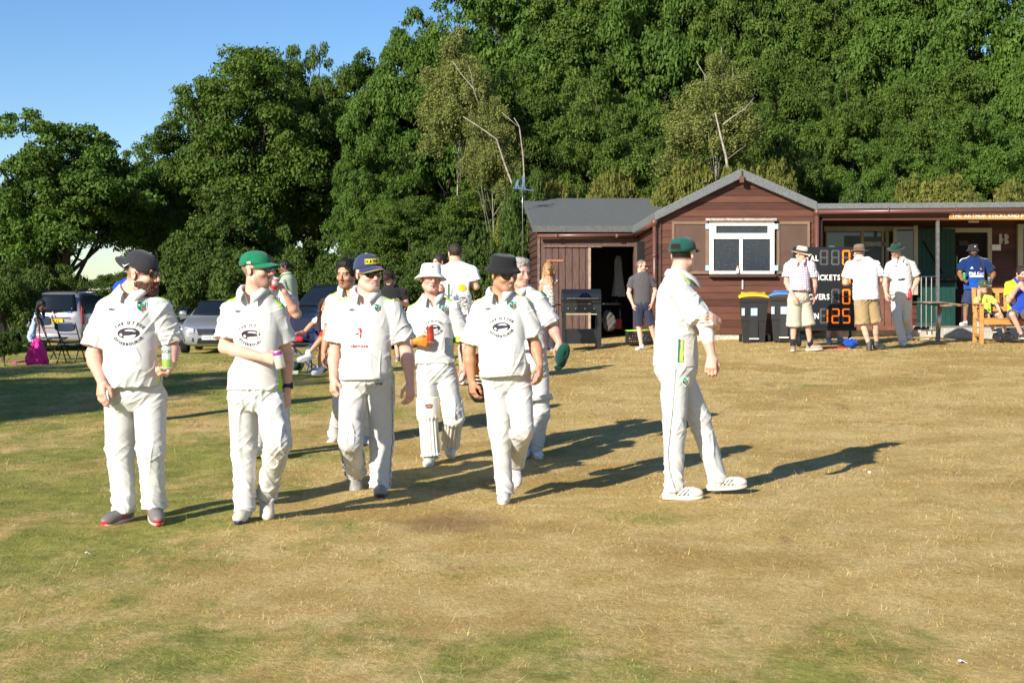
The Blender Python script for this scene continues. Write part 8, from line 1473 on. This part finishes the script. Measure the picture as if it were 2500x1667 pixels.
mb = MB(); r_ = random.Random(3)
for i, c in enumerate([(.6, .05, .08), (.05, .12, .5), (.7, .7, .7), (.6, .2, .3), (.1, .3, .6)]): mb.lathe([(.001, -.05), (.035, -.035), (.05, 0), (.035, .035), (.001, .05)], 10, c, M=frame((-.15 + i * .06, r_.uniform(-.08, .02), .10 + r_.uniform(0, .06)), (1, 0, 0), (0, 1, 0), (0, 0, 1)))
mb.build('contents', PLAST, t, True)
dS = 34.2; b = P3(1510, 722, dS); t = thing('hanging_coat', tuple(P3(1510, 626, dS)), 'long pale umpire coat hanging inside the dark shed', 'coat'); fd = Field(.015); q = P3(1510, 628, dS); fd.loft(q, np.array([1., 0, 0]), np.array([0, -1., 0]), np.array([0, 0, -1.]), [(0, .05, .04), (.10, .09, .06), (.5, .11, .08), (.95, .15, .09)], .01); V, Q = fd.mesh(1, lambda V, N: .02 * snoise(V, 6, (7, 7, .8))); put('cloth', V, Q, np.tile(col(.20, .20, .21), (len(V), 1)), CLOTH, t, q)
b = P3(1503, 812, dS); t = thing('line_marker', tuple(b), 'red wheeled machine standing in the dark shed doorway', 'machine'); mb = MB(); mb.box((-.15, -.12, .08), (.15, .15, .34), (.30, .01, .01)); mb.build('tank', PLAST, t, bevel=.03); mb = MB(); mb.tube([(-.12, .1, .3), (-.12, .35, .8), (.12, .35, .8), (.12, .1, .3)], .012, 6); mb.build('handle', STEEL, t, True)
for sd in (-1, 1): mb = MB(); mb.lathe([(.02, -.02), (.09, -.02), (.09, .02), (.02, .02)], 16, M=frame((sd * .17, 0, .09), (0, 1, 0), (0, 0, 1), (1, 0, 0))); mb.build('wheel', TYRE, t, True)
b = P3(1477, 790, 33.6); t = thing('storage_sack', tuple(P3(1486, 800, 33.6)), 'pale sack leaning inside the shed doorway behind the barbecue', 'sack'); fd = Field(.015); q = P3(1484, 798, 33.6); fd.ell(q + [0, 0, .15], np.eye(3), np.array([.15, .12, .24]), .02); fd.ell(q + [.08, 0, .1], np.eye(3), np.array([.10, .1, .16]), .02); V, Q = fd.mesh(1, lambda V, N: .02 * snoise(V, 6, (6, 6, 6))); put('sack_cloth', V, Q, np.tile(col(.10, .095, .09), (len(V), 1)), CLOTH, t, q)
b = P3(1801, 668, D1 - .10); t = thing('sun_cream_bottle', tuple(b), 'small white bottle with an orange cap on the window sill', 'bottle'); mb = MB(); mb.lathe([(0, 0), (.028, 0), (.030, .02), (.030, .09), (.012, .115), (.012, .12), (0, .12)], 14, (.75, .70, .62)); mb.build('bottle_body', PLAST, t, True); mb = MB(); mb.lathe([(.016, .118), (.016, .15), (0, .152)], 12, (.80, .22, .03)); mb.build('cap', PLAST, t, True)
# scraps on the grass
for px, py, s_, lb in ((214, 1357, .012, 'tiny white scrap on the green grass at the lower left'), (2350, 1625, .014, 'tiny white scrap on the grass in the lower right corner'), (2122, 1158, .012, 'tiny white scrap on the dry grass right of the long shadow')):
    ds = np.linspace(5, 20, 3000); zz = ground((px - 1250) / F * ds, ds); pz = CZ - (py - HY) / F * ds; d = ds[np.where((pz[:-1] - zz[:-1]) <= 0)[0][-1]] if ((pz - zz) <= 0).any() else 8; d = ds[int(np.argmin(np.abs(zz - pz)))]; b = P3(px, py, d); t = thing('paper_scrap', (b[0], b[1], gz(b[0], b[1]) + .02), lb, 'litter', None, px); mb = MB(); mb.grid(lambda a, c: ((a - .5) * s_ * 2.4, (c - .5) * s_ * 1.6, .006 * math.sin(a * 5)), 4, 3, (.8, .8, .8)); mb.build('paper', PRINT, t, solid=.002)
# stalks of dead grass standing taller than the sward
rs = np.random.RandomState(9); vv = []
for i in range(110):
    y = 5.5 + 13 * rs.rand() ** 1.3; x = rs.uniform(-.4, .4) * y; z = ground_at(x, y)[0]; a = rs.uniform(0, 6.28); L_ = rs.uniform(.05, .13); tl = rs.uniform(.5, 1.3); q = np.array([x, y, z]); dr = np.array([math.cos(a) * math.sin(tl), math.sin(a) * math.sin(tl), math.cos(tl)]) * L_; s_ = np.array([.0016, 0, 0]); vv += [q - s_, q + s_, q + dr]
tag(mesh_obj('dead_stalks', np.array(vv), None, mat('straw', (.50, .40, .20), rough=.7), quads=np.arange(len(vv)).reshape(-1, 3)), 'thin pale dead grass stalks scattered over the turf', 'grass', kind='stuff')
